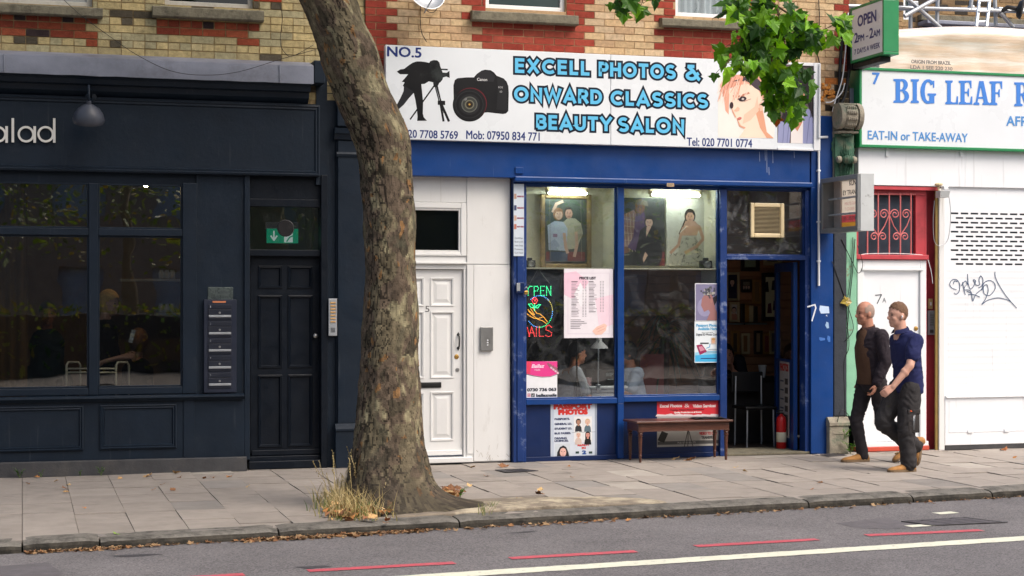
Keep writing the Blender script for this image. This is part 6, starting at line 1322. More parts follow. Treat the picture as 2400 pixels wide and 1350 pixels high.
# chair, counter and bin in the doorway
c = W(1768, 1040, 1.0); c.z = .013; t = thing('metal_chair', 'black chair with bare metal legs inside the doorway', 'chair', c)
b = MB(); b.box(c.x - .2, c.x + .2, c.y - .2, c.y + .2, .44, .48, bev=.02); b.build('seat', M['black'], t); b = MB(); b.box(c.x - .2, c.x + .2, c.y + .19, c.y + .22, .62, .86, bev=.012); b.build('backrest', M['black'], t)
for sx in (-.17, .17):
    for sy in (-.17, .17): b = MB(); b.tube([c + Vector((sx, sy, 0)), c + Vector((sx * .95, sy * .95, .44 if sy < 0 else .8))], .011, 8); b.build('leg', M['galv'], t, smooth='auto')
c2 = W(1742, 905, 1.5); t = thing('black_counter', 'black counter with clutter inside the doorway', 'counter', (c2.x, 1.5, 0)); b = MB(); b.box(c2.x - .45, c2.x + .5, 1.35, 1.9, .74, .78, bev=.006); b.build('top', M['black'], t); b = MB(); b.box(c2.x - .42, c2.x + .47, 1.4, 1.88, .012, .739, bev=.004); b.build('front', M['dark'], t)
b = MB(); q_ = W(1787, 905, 1.42); q_.z = .781; b.lathe(q_, [(.035, 0), (.05, .14), (.053, .145), (.048, .14), (.033, .01), (0, .01)], 18); o = b.build('paper_cup', mat('cup_grey', S(176, 178, 180), rough=.5), smooth='auto'); tag(o, 'pale paper cup standing on the black counter', 'cup')
b = MB(); q_ = W(1742, 905, 1.4); b.box(q_.x - .1, q_.x + .1, 1.38, 1.5, .781, .8, bev=.004); o = b.build('yellow_tray', mat('yellow_tray', S(206, 170, 40))); tag(o, 'flat yellow tray on the black counter', 'tray')
# nail desk with lamp and boxes
c = W(1420, 930, .62); t = thing('nail_desk', 'white nail desk inside the shop window', 'desk', (c.x, .7, 0)); zt_ = Z(1420, 903, .6)
b = MB(); b.box(X(1379, .5), X(1468, .5), .45, .95, zt_ - .03, zt_, bev=.008); b.build('top', M['upvc'], t); b = MB(); b.box(X(1385, .5), X(1463, .5), .48, .93, zt_ - .07, zt_ - .0305, bev=.006); b.box(X(1388, .5), X(1460, .5), .5, .92, .012, zt_ - .071, bev=.004); b.build('cabinet', M['upvc'], t)
t = thing('desk_lamp', 'white desk lamp with a bell shade clamped to the nail desk', 'lamp', W(1402, 903, .5)); b = MB(); b.tube([W(1402, 912, .46), W(1402, 895, .46), W(1403, 800, .46), W(1407, 795, .48)], .008, 8); b.build('arm', M['galv'], t, smooth='auto')
b = MB(); c = W(1404, 796, .5); b.lathe(c, [(.012, .02), (.03, .02), (.035, -.02), (.06, -.045), (.095, -.08), (.1, -.095), (.094, -.09), (.05, -.04), (0, -.03)], 24); b.build('lamp_shade', M['upvc'], t, smooth='auto'); b = MB(); b.ball((c.x - .02, c.y, c.z - .065), .028, 12); b.build('bulb', mat('lit_bulb', (1, 1, 1), emit=(1, .98, .92), estr=30, var=0, rvar=0), t, smooth=True); b = MB(); q_ = W(1402, 903, .46); b.box(q_.x - .02, q_.x + .02, .44, .49, zt_ - .05, zt_ + .02, bev=.004); b.build('clamp', M['galv'], t)
t = thing('black_box', 'black printed machine box on the nail desk', 'box', W(1418, 903, .55)); b = MB(); b.box(X(1388, .5), X(1446, .5), .5, .72, zt_ + .001, Z(1418, 867, .5), bev=.004); b.build('carton', M['black'], t); p = PW(.499)
for k in range(3): p.rect(1420, 874 + k * 3, 1440 - k * 3, 875.4 + k * 3, S(150, 160, 160), 1)
p.rect(1424, 888, 1438, 890, S(150, 160, 160), 1); p.build('box_print', M['print'], t)
b = MB(); q_ = W(1380, 895, .56); b.lathe((q_.x, .56, zt_ + .0005), [(.04, 0), (.045, .09), (.042, .088), (.036, .01), (0, .01)], 16); o = b.build('pink_tub', mat('pink_tub', S(206, 160, 160)), smooth='auto'); tag(o, 'pink tub on the nail desk corner', 'tub')
b = MB(); q_ = W(1386, 895, .86); b.lathe((q_.x, .8, zt_ + .0005), [(.03, 0), (.03, .11), (.012, .13), (.012, .16), (.004, .17), (0, .19)], 14); o = b.build('pump_bottle', mat('pump_bottle_grey', S(120, 126, 128), rough=.3), smooth='auto'); tag(o, 'grey pump bottle on the nail desk behind the black box', 'bottle')
t = thing('photo_tripod', 'thin black tripod standing behind the window glass', 'tripod', W(1352, 935, .36)); b = MB(); top = W(1351, 800, .36); top2 = W(1352, 880, .36); b.tube([top, top2], .01, 8); b.build('column', M['black'], t)
for dx, dy in ((-.16, -.1), (.16, -.08), (.02, .18)): b = MB(); b.tube([top2, (top2.x + dx, .36 + dy, .02)], .009, 6); b.build('leg', M['black'], t)
# indoor palm and board at the back
rr = random.Random(4); c = W(1560, 940, 1.6); t = thing('indoor_palm', 'dark spiky palm plant inside the shop behind the glass', 'plant', (c.x, 1.6, .012)); b = MB()
M['palm'] = mat('palm_leaf', S(40, 58, 36), rough=.6)
for k in range(46):
    a = rr.uniform(0, 6.28); e = rr.uniform(.1, 1.2); L = rr.uniform(.35, .6); s0 = Vector((c.x, 1.6, rr.uniform(1.1, 1.5))); pts = []
    for i in range(6): q_ = i / 5; pts.append(s0 + Vector((math.cos(a) * L * q_, math.sin(a) * L * q_ * .8, L * (e * q_ - 1.3 * q_ * q_))))
    sd = Vector((-math.sin(a), math.cos(a), 0)); b.rings([[pp - sd * .016 * math.sin(.3 + 2.7 * i / 5), pp + Vector((0, 0, .006)), pp + sd * .016 * math.sin(.3 + 2.7 * i / 5)] for i, pp in enumerate(pts)], closed=False)
b.build('frond', M['palm'], t); b = MB(); b.tube([(c.x, 1.6, .3), (c.x + .02, 1.6, 1.3)], .035, 8); b.build('stem', M['wood'], t); b = MB(); b.lathe((c.x, 1.6, .012), [(.12, 0), (.16, .3), (.165, .31), (.15, .3), (0, .28)], 18); b.build('pot', M['black'], t, smooth='auto')
b = MB(); b.box(X(1500, 1.3), X(1556, 1.3), 1.3, 1.33, .4, Z(1530, 830, 1.3)); o = b.build('red_board', mat('dark_red_board', S(110, 34, 36))); tag(o, 'dark red board leaning inside the shop window', 'board')
# ================================================================== the plane tree
def leafmat(name, k=1.0):
    m = mat(name, attr=True, rough=.45, var=.18, scale=25, spec=.35); t = m.node_tree; N = t.nodes; L = t.links; b = N['Principled BSDF']
    tr = N.new('ShaderNodeBsdfTranslucent'); at = N.new('ShaderNodeAttribute'); at.attribute_name = 'Col'; hs = N.new('ShaderNodeHueSaturation'); hs.inputs['Saturation'].default_value = 1.15; hs.inputs['Value'].default_value = 2.0 * k; hs.inputs['Hue'].default_value = .485
    L.new(at.outputs['Color'], hs.inputs['Color']); L.new(hs.outputs[0], tr.inputs[0]); mx = N.new('ShaderNodeMixShader'); mx.inputs[0].default_value = .38; L.new(b.outputs[0], mx.inputs[1]); L.new(tr.outputs[0], mx.inputs[2]); L.new(mx.outputs[0], N['Material Output'].inputs[0])
    return m
M['leaf'] = leafmat('plane_leaf')
LH = [(0, 0), (.12, -.06), (.26, -.05), (.48, -.02), (.43, .09), (.47, .19), (.56, .26), (.74, .42), (.60, .45), (.54, .54), (.40, .52), (.32, .55), (.34, .66), (.24, .76), (.15, .84), (0, 1.05)]
def leaf(B, base, tip_dir, nrm_, size, col, curl=.2):
    d = Vector(tip_dir).normalized(); n = Vector(nrm_); n = (n - d * n.dot(d)); n = n.normalized() if n.length > 1e-4 else d.orthogonal().normalized(); s_ = d.cross(n); base = Vector(base)
    def pt(x, y): return base + s_ * (x * size) + d * (y * size) + n * (size * (abs(x) * .28 - curl * y * y + .06 * math.sin(7 * x + 5 * y)))
    for sg in (1, -1):
        P = [pt(sg * x, y) for x, y in LH]; c = pt(sg * .18, .3)
        for k in range(len(P) - 1): B.face([c, P[k], P[k + 1]] if sg > 0 else [c, P[k + 1], P[k]], col)
        B.face([c, P[-1], P[0]] if sg > 0 else [c, P[0], P[-1]], col)
YT_ = -3.33
tr = thing('plane_tree', 'leaning plane tree with mottled bark at the kerb, its twigs hanging before the shop sign', 'tree', (W(925, 1190, YT_).x, YT_, 0))
prof = [(0, 702, 843), (50, 722, 857), (100, 740, 883), (133, 750, 893), (167, 758, 902), (200, 772, 911), (250, 788, 935), (300, 810, 958), (333, 822, 966), (350, 828, 964), (400, 840, 963), (450, 843, 967), (500, 848, 972), (600, 850, 976), (700, 850, 980), (800, 847, 984), (900, 841, 989), (1000, 833, 997), (1050, 829, 1003), (1100, 824, 1012), (1150, 817, 1024), (1178, 812, 1034)]
key = []
for y, l, r in prof: c = W((l + r) / 2, y, YT_); e = W(r, y, YT_); key.append((c.z, c.x, (e - c).length * .985))
key = key[::-1]; zt, xt, rt = key[-1]
key = [(-.08, key[0][1], key[0][2] * 1.03)] + key + [(zt + .6, xt - .36, rt * .97), (zt + 1.3, xt - .7, rt * .92), (zt + 2.0, xt - .95, rt * .86)]
def tk(z):
    for (za, xa, ra), (zb, xb, rb) in zip(key, key[1:]):
        if z <= zb: u = max(0, (z - za) / (zb - za)); return xa + (xb - xa) * u, ra + (rb - ra) * u
    return key[-1][1:]
b = MB(); NA, NZ = 150, 420; z0, z1 = -.06, key[-1][0]; rs = []; cols = []
for i in range(NZ + 1):
    z = z0 + (z1 - z0) * i / NZ; xs_ = [tk(z + d) for d in (-.06, -.02, .02, .06)]; x = sum(q[0] for q in xs_) / 4; r = sum(q[1] for q in xs_) / 4 - .012; row = []
    yy = YT_ + .05 * noise.noise((z * .6, 7, 1))
    for k in range(NA):
        a = 2 * math.pi * k / NA; ca, sa = math.cos(a), math.sin(a); v = Vector((ca * r * 7, sa * r * 7, z * 2.6))
        rough = .5 + .5 * noise.noise((ca * 1.3 + 4, sa * 1.3, z * .9)) + (.35 if ca < -.25 else 0) + max(0, .5 - z * .6)
        ridge = 1 - abs(noise.noise((ca * r * 26, sa * r * 26, z * 8 + 3))) * 2.0
        ridge2 = 1 - abs(noise.noise((ca * r * 50 + 9, sa * r * 50, z * 16))) * 2.0
        d = .016 * noise.noise(v) + .010 * rough * (ridge - .6) + .0045 * rough * ridge2 + .02 * noise.noise((ca * 1.5, sa * 1.5, z * 1.7))
        pl = noise.noise((ca * r * 12 + 2, sa * r * 12, z * 7)); d += .004 * (1 if pl > .12 else 0)
        fl = math.exp(-max(z, 0) / .11)
        d += fl * (.05 + .09 * max(0, math.cos(a - 3.5)) ** 3 + .78 * max(0, math.cos(a + .34)) ** 7 * math.exp(-max(z, 0) / .10) + .16 * max(0, math.cos(a - 1.3)) ** 4 + .10 * max(0, math.cos(a + 1.5)) ** 4)
        px_, py_ = x + (r + d) * ca, yy + (r * .98 + d) * sa
        if z < .12: py_ = max(py_, kerb_y(px_) + .27)
        row.append((px_, py_, z))
        # flaking plates: grey brown skin, olive and cream patches where plates fell, dark cracks on the rough sides
        q0 = (ca * r * 8 + 1.7 * noise.noise((ca * r * 9, sa * r * 9, z * 6)) * .5, sa * r * 8, z * 4.2); dd = noise.voronoi(Vector((ca * r * 24, sa * r * 24, z * 10 + .6 * noise.noise((ca * 6, sa * 6, z * 9)))))[0]; crack = dd[1] - dd[0]
        n1 = noise.noise(q0); n2 = noise.noise((q0[0] * 1.5 + 11, q0[1] * 1.5, q0[2] * 1.4 + 5)); n3 = noise.noise((ca * r * 30, sa * r * 30, z * 22)); side = ca * .8 + .15
        k_ = .92 + .22 * n3; c = (112, 98, 83)
        if n1 > .08: c = (122, 112, 90)
        if n2 > .30 - .16 * side: c = (138, 126, 102)
        if n2 > .44 - .22 * side and .5 < z: c = (160, 151, 120)
        if n1 < -.36: c = (88, 80, 66)
        if noise.noise((q0[0] * 2.2 + 40, q0[1] * 2.2, q0[2] * 2.2)) > .5: c = (152, 116, 78)
        if crack < (.10 if rough > .75 else .05): c = tuple(v * (.55 if rough > .75 else .78) for v in c)
        cols.append(S(*[v * k_ for v in c], .92))
    rs.append(row)
b.rings(rs); b.c = [cols[min(f[0], len(cols) - 1)] for f in b.f]
def bark():
    m = mat('plane_bark', attr=True, rough=.9, var=.25, scale=9, bump=.9, bscale=70, spec=.15); t = m.node_tree; N = t.nodes; L = t.links; bs = N['Principled BSDF']; src = bs.inputs['Base Color'].links[0].from_socket
    tc = N.new('ShaderNodeTexCoord')
    def layer(src, scale, lo, hi, col, zst=.5, seed=0., det=3.):
        mp = N.new('ShaderNodeMapping'); mp.inputs['Scale'].default_value = (1, 1, zst); mp.inputs['Location'].default_value = (seed, seed * 2, seed); L.new(tc.outputs['Object'], mp.inputs[0])
        n = N.new('ShaderNodeTexNoise'); n.inputs['Scale'].default_value = scale; n.inputs['Detail'].default_value = det; n.inputs['Distortion'].default_value = .6; L.new(mp.outputs[0], n.inputs['Vector'])
        r = N.new('ShaderNodeMapRange'); r.inputs[1].default_value = lo; r.inputs[2].default_value = hi; L.new(n.outputs['Fac'], r.inputs[0]); x = N.new('ShaderNodeMix'); x.data_type = 'RGBA'; L.new(r.outputs[0], x.inputs[0]); L.new(src, x.inputs[6]); x.inputs[7].default_value = (*col, 1); L.new(x.outputs[2], bs.inputs['Base Color']); return x.outputs[2]
    s_ = layer(src, 4, .6, .72, S(84, 82, 68), .6, 31, 5)
    gz = N.new('ShaderNodeSeparateXYZ'); L.new(tc.outputs['Object'], gz.inputs[0]); nz_ = N.new('ShaderNodeTexNoise'); nz_.inputs['Scale'].default_value = 7; nz_.inputs['Detail'].default_value = 6; L.new(tc.outputs['Object'], nz_.inputs['Vector']); ad = N.new('ShaderNodeMath'); ad.operation = 'MULTIPLY_ADD'; L.new(nz_.outputs['Fac'], ad.inputs[0]); ad.inputs[1].default_value = -1.1; L.new(gz.outputs[2], ad.inputs[2]); r_ = N.new('ShaderNodeMapRange'); L.new(ad.outputs[0], r_.inputs[0]); r_.inputs[1].default_value = -.5; r_.inputs[2].default_value = .1; r_.inputs[3].default_value = .75; r_.inputs[4].default_value = 0; x_ = N.new('ShaderNodeMix'); x_.data_type = 'RGBA'; L.new(r_.outputs[0], x_.inputs[0]); L.new(s_, x_.inputs[6]); x_.inputs[7].default_value = (*S(62, 57, 50), 1); L.new(x_.outputs[2], bs.inputs['Base Color'])    # moss and grime on the foot
    return m
M['bark'] = bark()
b.build('trunk', M['bark'], tr, smooth=True)
M['limb_bark'] = mat('limb_bark', S(104, 94, 78), rough=.9, var=.3, scale=9, bump=.8)
# limbs and crown above the picture
rr = random.Random(21); top = Vector((key[-1][1], YT_, key[-1][0]))
limbs = [[top - Vector((0, 0, .15)), top + Vector((-1.2, -.3, 1.4)), top + Vector((-2.6, -.6, 2.6))], [top - Vector((0, 0, .15)), top + Vector((.9, -.8, 1.6)), top + Vector((2.4, -1.6, 2.4))], [top - Vector((0, 0, .15)), top + Vector((.7, .3, 1.0)), top + Vector((2.6, .1, 1.5)), Vector((5.6, -3.0, 6.4)), Vector((7.2, -3.2, 5.7)), Vector((7.9, -3.25, 4.9))]]
for L_ in limbs:
    b = MB(); b.tube(L_, [.2 * (1 - .85 * i / (len(L_) - 1)) for i in range(len(L_))], 12); b.build('limb', M['limb_bark'], tr, smooth=True)
b = MB()
GREENS = [(58, 92, 30), (70, 106, 36), (44, 76, 30), (84, 116, 40), (36, 62, 30)]
for k in range(3200):
    a = rr.uniform(0, 6.28); q = rr.random() ** .5; x, y = 1.2 + 4.6 * q * math.cos(a), -3.9 + 2.9 * q * math.sin(a); z = 6.4 + rr.uniform(-.7, 3.2) * (1.1 - q * .6)
    if noise.noise((x * .7, y * .7, z * .7)) < -.12: continue
    d = Vector((rr.uniform(-1, 1), rr.uniform(-1, 1), rr.uniform(-1, .2))); leaf_c = S(*rr.choice(GREENS), .9); s_ = rr.uniform(.16, .3); n_ = Vector((rr.uniform(-.5, .5), rr.uniform(-.5, .5), 1)); dn = d.normalized(); sv = dn.cross(n_).normalized()
    p0 = Vector((x, y, z)); b.face([p0, p0 + dn * s_ * .5 + sv * s_ * .5, p0 + dn * s_, p0 + dn * s_ * .5 - sv * s_ * .5], leaf_c)
b.build('crown', M['leaf'], tr)
# the sprays that hang into view
YS_ = -3.25
sprays = [([(1835, -60), (1800, 0), (1785, 60), (1805, 130), (1826, 190), (1838, 250)], 30, 21), ([(1790, 45), (1745, 85), (1722, 125), (1695, 158)], 12, 16), ([(1800, 150), (1850, 112), (1905, 82), (1950, 60), (1982, 50)], 7, 11), ([(1800, 0), (1845, 30), (1880, 66), (1890, 90)], 14, 22), ([(1765, -40), (1738, 5), (1722, 36)], 11, 18), ([(1815, 165), (1858, 178), (1885, 180)], 9, 16), ([(1800, 90), (1768, 140), (1765, 175)], 15, 20), ([(1830, 195), (1855, 215), (1868, 245)], 11, 16), ([(1790, 20), (1770, 55), (1755, 80)], 14, 22), ([(1822, 20), (1835, 80), (1845, 130)], 16, 24), ([(1905, 82), (1950, 92), (1972, 82)], 3, 8), ([(1800, 200), (1795, 235), (1812, 262)], 9, 14),
          ([(1480, -60), (1474, -20), (1468, 5)], 7, 16), ([(1500, -50), (1500, -15), (1508, 8)], 5, 12), ([(1440, -40), (1452, -8), (1450, 12)], 4, 10)]
rr = random.Random(33); b = MB(); TWB = mat('twig_bark', S(96, 74, 56), rough=.9)
for pts, n, jit in sprays:
    tw = MB(); P = [W(x, y, YS_ + rr.uniform(-.12, .12)) for x, y in pts]; tw.tube(P, [.011 * (1 - .7 * i / (len(P) - 1)) for i in range(len(P))], 6)
    for k in range(int(n * (2.0 if pts[-1][1] < 150 else 1.6))):
        u = rr.random() ** .8 * (len(P) - 1); i = min(int(u), len(P) - 2); base = P[i].lerp(P[i + 1], u - i)
        off = Vector((rr.gauss(0, 1) * jit / 280 * .8, rr.gauss(0, .12), rr.gauss(0, 1) * jit / 280 * .7)); pos = base + off
        u_ = (pos - cam.location); dep = u_.x * sn + u_.y * cs; qx, qy = 1200 + F * (u_.x * cs - u_.y * sn) / dep, YH - F * u_.z / dep
        if qx > 1994: continue
        if qy > 160 and qx < 1800 - (qy - 160) * .1 and not (qx < 1715 and qy < 175): continue
        d = Vector((rr.gauss(0, .55) + off.x * 2, rr.gauss(-.1, .4), -1 + rr.gauss(.1, .45))); nr = Vector((rr.gauss(0, .45), -.75 + rr.gauss(0, .35), .65 + rr.gauss(0, .35)))
        q = rr.random(); c = S(*rr.choice([(58, 98, 30), (76, 122, 32), (104, 154, 40), (44, 78, 32), (120, 168, 44)]), rr.uniform(.8, 1.2)) if q < .985 else S(150, 90, 44)
        leaf(b, pos, d, nr, rr.choice((rr.uniform(.08, .13), rr.uniform(.11, .175))), c, rr.uniform(.05, .4)); tw.tube([base, pos.lerp(base, .5) + Vector((0, 0, .01)), pos], .0022, 4)
    tw.build('twig', TWB, tr)
b.build('foliage', M['leaf'], tr)

# ------------------------------------------------------------------ grass tuft, weeds, fallen leaves
def blade(B, base, L, lean, w, col, n=5, droop=.5):
    base = Vector(base); l = Vector((lean[0], lean[1], 0)); s_ = Vector((1, .35 * math.sin(base.x * 977), 0)).normalized(); pr = None
    for i in range(n + 1):
        q = i / n; p = base + Vector((0, 0, 1)) * L * (q - droop * .4 * q * q * l.length) + l * L * q * q; ww = w * (1 - q) ** .6 * .5; cur = (p - s_ * ww, p + s_ * ww)
        if pr: B.face([pr[0], pr[1], cur[1], cur[0]], col)
        pr = cur
M['blade'] = mat('grass_blade', attr=True, rough=.7, var=.15, scale=40)
STRAW = [(196, 176, 120), (176, 156, 100), (206, 186, 136), (160, 140, 92)]
rr = random.Random(8); b = MB(); gc = G(838, 1195)
for k in range(1500):
    px, py = rr.gauss(835, 36), rr.gauss(1194, 12); p = G(px, max(1168, min(py, 1222))); q = rr.random()
    if q < .5: blade(b, p, rr.uniform(.12, .3), (rr.gauss(-.1, .4), rr.gauss(0, .3)), rr.uniform(.004, .008), S(*rr.choice(STRAW), .8), droop=.8)
    else: blade(b, p, rr.uniform(.06, .17), (rr.gauss(0, .5), rr.gauss(0, .4)), rr.uniform(.005, .009), S(*rr.choice([(110, 122, 56), (134, 134, 66), (90, 110, 50), (150, 140, 76)]), .8))
for k in range(48):                                              # long dry stalks with seed heads
    p = G(rr.gauss(838, 30), rr.uniform(1175, 1205)); L = rr.uniform(.2, .5); ln = (rr.gauss(.02, .22), rr.gauss(0, .15)); c = S(*rr.choice(STRAW), .85); tp = p + Vector((ln[0] * L, ln[1] * L, L)); b.tube([p, p.lerp(tp, .5) + Vector((ln[0] * -.05, 0, .02)), tp], .0022, 4, c)
    for j in range(7): a = tp - (tp - p) * .05 * j; b.ball(a + Vector((rr.uniform(-.008, .008), rr.uniform(-.008, .008), 0)), (.0035, .0035, .007), 5, c)
o = b.build('grass_tuft', M['blade']); tag(o, 'dry straw coloured grass tuft at the foot of the plane tree', 'grass')
b = MB()
for px0, py0, n in ((1135, 1204, 26), (1150, 1198, 14), (790, 1218, 16)):
    for k in range(n): blade(b, G(rr.gauss(px0, 7), rr.gauss(py0, 3)), rr.uniform(.04, .1), (rr.gauss(0, .5), rr.gauss(0, .4)), .006, S(*rr.choice([(110, 122, 56), (150, 140, 90), (90, 112, 50)]), .85))
tag(b.build('grass', M['blade']), kind='stuff')
def weed(px, py, h, n, label, Y=None, name='weed'):
    base = G(px, py) if Y is None else W(px, py, Y)
    if Y is None and base.y > -.1: base = W(px, 0, -.1); base.z = 0
    b = MB(); sm = MB(); rr = random.Random(px); t = thing(name, label, 'weed', base, 'weeds along the foot of the shopfronts')
    for k in range(n):
        a = rr.uniform(0, 6.28); L = h * rr.uniform(.55, 1); d = Vector((math.cos(a) * .5, -abs(math.sin(a)) * .5, 1)).normalized(); tip = base + d * L; sm.tube([base, base.lerp(tip, .6) + Vector((0, 0, .01)), tip], .0025, 4)
        for j in range(4):
            q = base.lerp(tip, .35 + .2 * j); dd = Vector((math.cos(a + j * 2.1), -abs(math.sin(a + j)) * .6, .35)); s_ = dd.cross(Vector((0, 0, 1))).normalized(); l2 = h * rr.uniform(.25, .45); c = S(*rr.choice([(70, 122, 44), (92, 146, 56), (54, 100, 40)]), .85)
            b.face([q, q + dd * l2 * .45 + s_ * l2 * .22, q + dd * l2], c); b.face([q, q + dd * l2, q + dd * l2 * .45 - s_ * l2 * .22], c)
    sm.build('stem', M['blade'] if False else mat('weed_stem', S(96, 120, 60)), t); b.build('foliage', M['leaf'], t)
weed(46, 1112, .13, 6, 'bright green weed growing against the plinth, beyond the cafe window'); weed(237, 1108, .1, 6, 'small green weed against the grey plinth under the second panel'); weed(97, 1112, .09, 3, 'thin wispy weed stem against the plinth between two green weeds'); weed(188, 1111, .07, 4, 'low pale weed sprig at the plinth foot beside a green weed'); weed(1993, 1064, .2, 7, 'leafy weed growing by the old pilaster base beside the takeaway door'); weed(1980, 1030, .13, 4, 'small weed sprouting from the cracked pilaster block', -.11); weed(1078, 1166, .1, 8, 'dark green weed clump beside the tree root')
DRY = [(186, 128, 72), (160, 100, 58), (196, 156, 104), (140, 96, 62), (206, 172, 120)]
LITB = mat('dry_leaf', attr=True, rough=.8, var=.2, scale=30)
b = MB(); rr = random.Random(14)
def flat_leaf(B, p, s_, c, lift=.3): a = rr.uniform(0, 6.28); leaf(B, p, (math.cos(a), math.sin(a), rr.uniform(-.02, lift)), (rr.gauss(0, .3), rr.gauss(0, .3), 1), s_, c, rr.uniform(-.5, .4))
def gutter(px0, px1, n, spread):
    for k in range(n):
        px = rr.uniform(px0, px1); x = G(px, 1250).x if False else None
        q = rr.random(); py = 1290 - (px / 2400) * 130 + 2; g0 = G(px, py, RZ); xx = g0.x; p = Vector((xx, kerb_y(xx) - abs(rr.gauss(0, spread)) - .004, RZ + .006)); flat_leaf(b, p, rr.uniform(.01, .04), S(*rr.choice([(150, 106, 66), (130, 90, 56), (160, 128, 90), (112, 84, 60), (172, 142, 104)]), .72), .25)
gutter(60, 300, 220, .04); gutter(560, 1000, 700, .055); gutter(300, 560, 60, .03); gutter(1000, 1700, 170, .06); gutter(1700, 2400, 90, .05)
for k in range(190): flat_leaf(b, G(rr.gauss(832, 34), rr.gauss(1205, 8)) + Vector((0, 0, rr.uniform(.005, .05))), rr.uniform(.03, .085), S(*rr.choice(DRY), .9), .5)
for k in range(60): flat_leaf(b, G(rr.gauss(1050, 16), rr.gauss(1158, 6)) + Vector((0, 0, .01)), rr.uniform(.03, .08), S(*rr.choice(DRY), .7), .6)
tag(b.build('leaf_litter', LITB), kind='stuff')
SP = [(92, 1120), (128, 1130), (150, 1155), (155, 1147), (200, 1193), (342, 1119), (286, 1122), (358, 1150), (402, 1151), (410, 1110), (165, 1138), (482, 1122), (498, 1120), (580, 1143), (540, 1118), (270, 1253), (380, 1137), (68, 1136), (1102, 1142), (1112, 1095), (1180, 1097), (1257, 1158), (1265, 1152), (1582, 1078), (1608, 1080), (1625, 1077), (1742, 1105), (1902, 1149), (1925, 1133), (2098, 1066), (2358, 1056), (2100, 1070), (1724, 1097), (1468, 1222), (2375, 1075), (1140, 1118), (1215, 1170), (1340, 1120), (1330, 1094), (420, 1120)]
for k, (px, py) in enumerate(SP):
    b = MB(); z = 0 if py < 1215 or px == 270 else RZ; s_ = .05 if k not in (5, 9, 23, 24, 25, 29, 30, 20, 21) else .1
    c = S(*rr.choice(DRY), .95) if px != 270 else S(120, 150, 60); lp = G(px, py, z); lp = Vector((X(px, -.14), -.14, z)) if lp.y > -.12 else lp; flat_leaf(b, lp + Vector((0, 0, .006)), s_ * rr.uniform(.7, 1.1), c, .35); o = b.build('fallen_leaf', LITB); o['label'] = 'curled dry brown leaf lying on the paving or road'; o['category'] = 'leaf'; o['group'] = 'dry leaves scattered on the ground'
    if px == 270: o['label'] = 'greenish leaf lying on the kerb edge paving'; del o['group']

# ------------------------------------------------------------------ cables on the wall
def cable(name, label, runs, r=.006, m='blackrub'):
    b = MB()
    for pts in runs: b.tube(pts, r, 6)
    return tag(b.build(name, M[m], smooth=True), label, 'cable')
def wl(Y, *pts): return [W(x, y, Y) for x, y in crv(pts, 5)]
cable('cable_bundle', 'thick black cable bundle running down beside the green lightbox', [wl(-.03, (1985, 40), (1974, 100), (1968, 170), (1966, 225), (1955, 265)), wl(-.045, (1994, 145), (1988, 180), (1980, 225), (1960, 262))], .018)
cable('white_cable', 'white cable looping down the brick beside the black bundle', [wl(-.06, (1988, 30), (1984, 90), (1975, 180), (1958, 235), (1951, 262)), wl(-.05, (1935, 240), (1950, 238), (1972, 218), (1980, 195))], .007, 'upvc')
cable('black_cable', 'black cable hanging from the dish above the number five sign', [wl(-.02, (986, 0), (985, 40), (988, 75), (1000, 98)), wl(-.02, (988, 12), (1005, 28), (1020, 26), (1031, 2))], .004)
cable('black_cable', 'thin black wire drooping across the lead flashing of the dark shop', [wl(-.30, (150, 0), (190, 36), (250, 80), (320, 128), (400, 166), (480, 176), (560, 168), (660, 138), (740, 116)), wl(-.05, (655, 10), (662, 40), (657, 100), (672, 128), (690, 130), (735, 105))], .003)
cable('black_cable', 'tangled black wires down the mint green strip of the old pilaster', [wl(-.03, (2004, 560), (1998, 640), (1990, 720), (1985, 800), (1980, 900), (1985, 985)), wl(-.035, (1999, 556), (1993, 650), (1984, 730), (1990, 810), (1978, 850), (1980, 940), (1978, 1000)), wl(-.04, (1972, 560), (1998, 615), (2012, 640), (2022, 620), (2010, 575)), wl(-.04, (1950, 612), (1985, 712), (2000, 770), (1980, 800)), wl(-.11, (1962, 990), (1972, 960), (1990, 975), (1998, 1000)), wl(-.03, (1985, 770), (1968, 745), (1985, 830))], .004)
cable('black_cable', 'thin black cable down the buff brick behind the hanging leaves', [wl(-.02, (1919, 0), (1920, 60), (1914, 110), (1921, 150))], .006)
cable('white_cable', 'pale cable hanging from the floodlight over the shutter', [wl(-.06, (2222, 446), (2228, 500), (2222, 560), (2204, 576), (2190, 565), (2187, 520), (2190, 470))], .004, 'galv')
cable('white_cable', 'thin white wire trailing from the red window grille down the jamb', [wl(.02, (2010, 600), (2030, 595), (2090, 594), (2140, 596), (2170, 602), (2182, 635), (2186, 665))], .004, 'upvc')
t = thing('cable_tie_leaf', 'yellowed dead leaf caught on the black wires of the pilaster', 'leaf', W(1985, 708, -.06)) if False else None
b = MB(); rr = random.Random(2); leaf(b, W(1988, 705, -.06), (-1, -.1, -.2), (0, -1, .3), .09, S(160, 140, 60)); leaf(b, W(1984, 706, -.06), (1, -.1, -.1), (0, -1, .3), .07, S(176, 160, 120)); tag(b.build('caught_leaf', LITB), 'yellowed dead leaf caught on the pilaster wires', 'leaf')
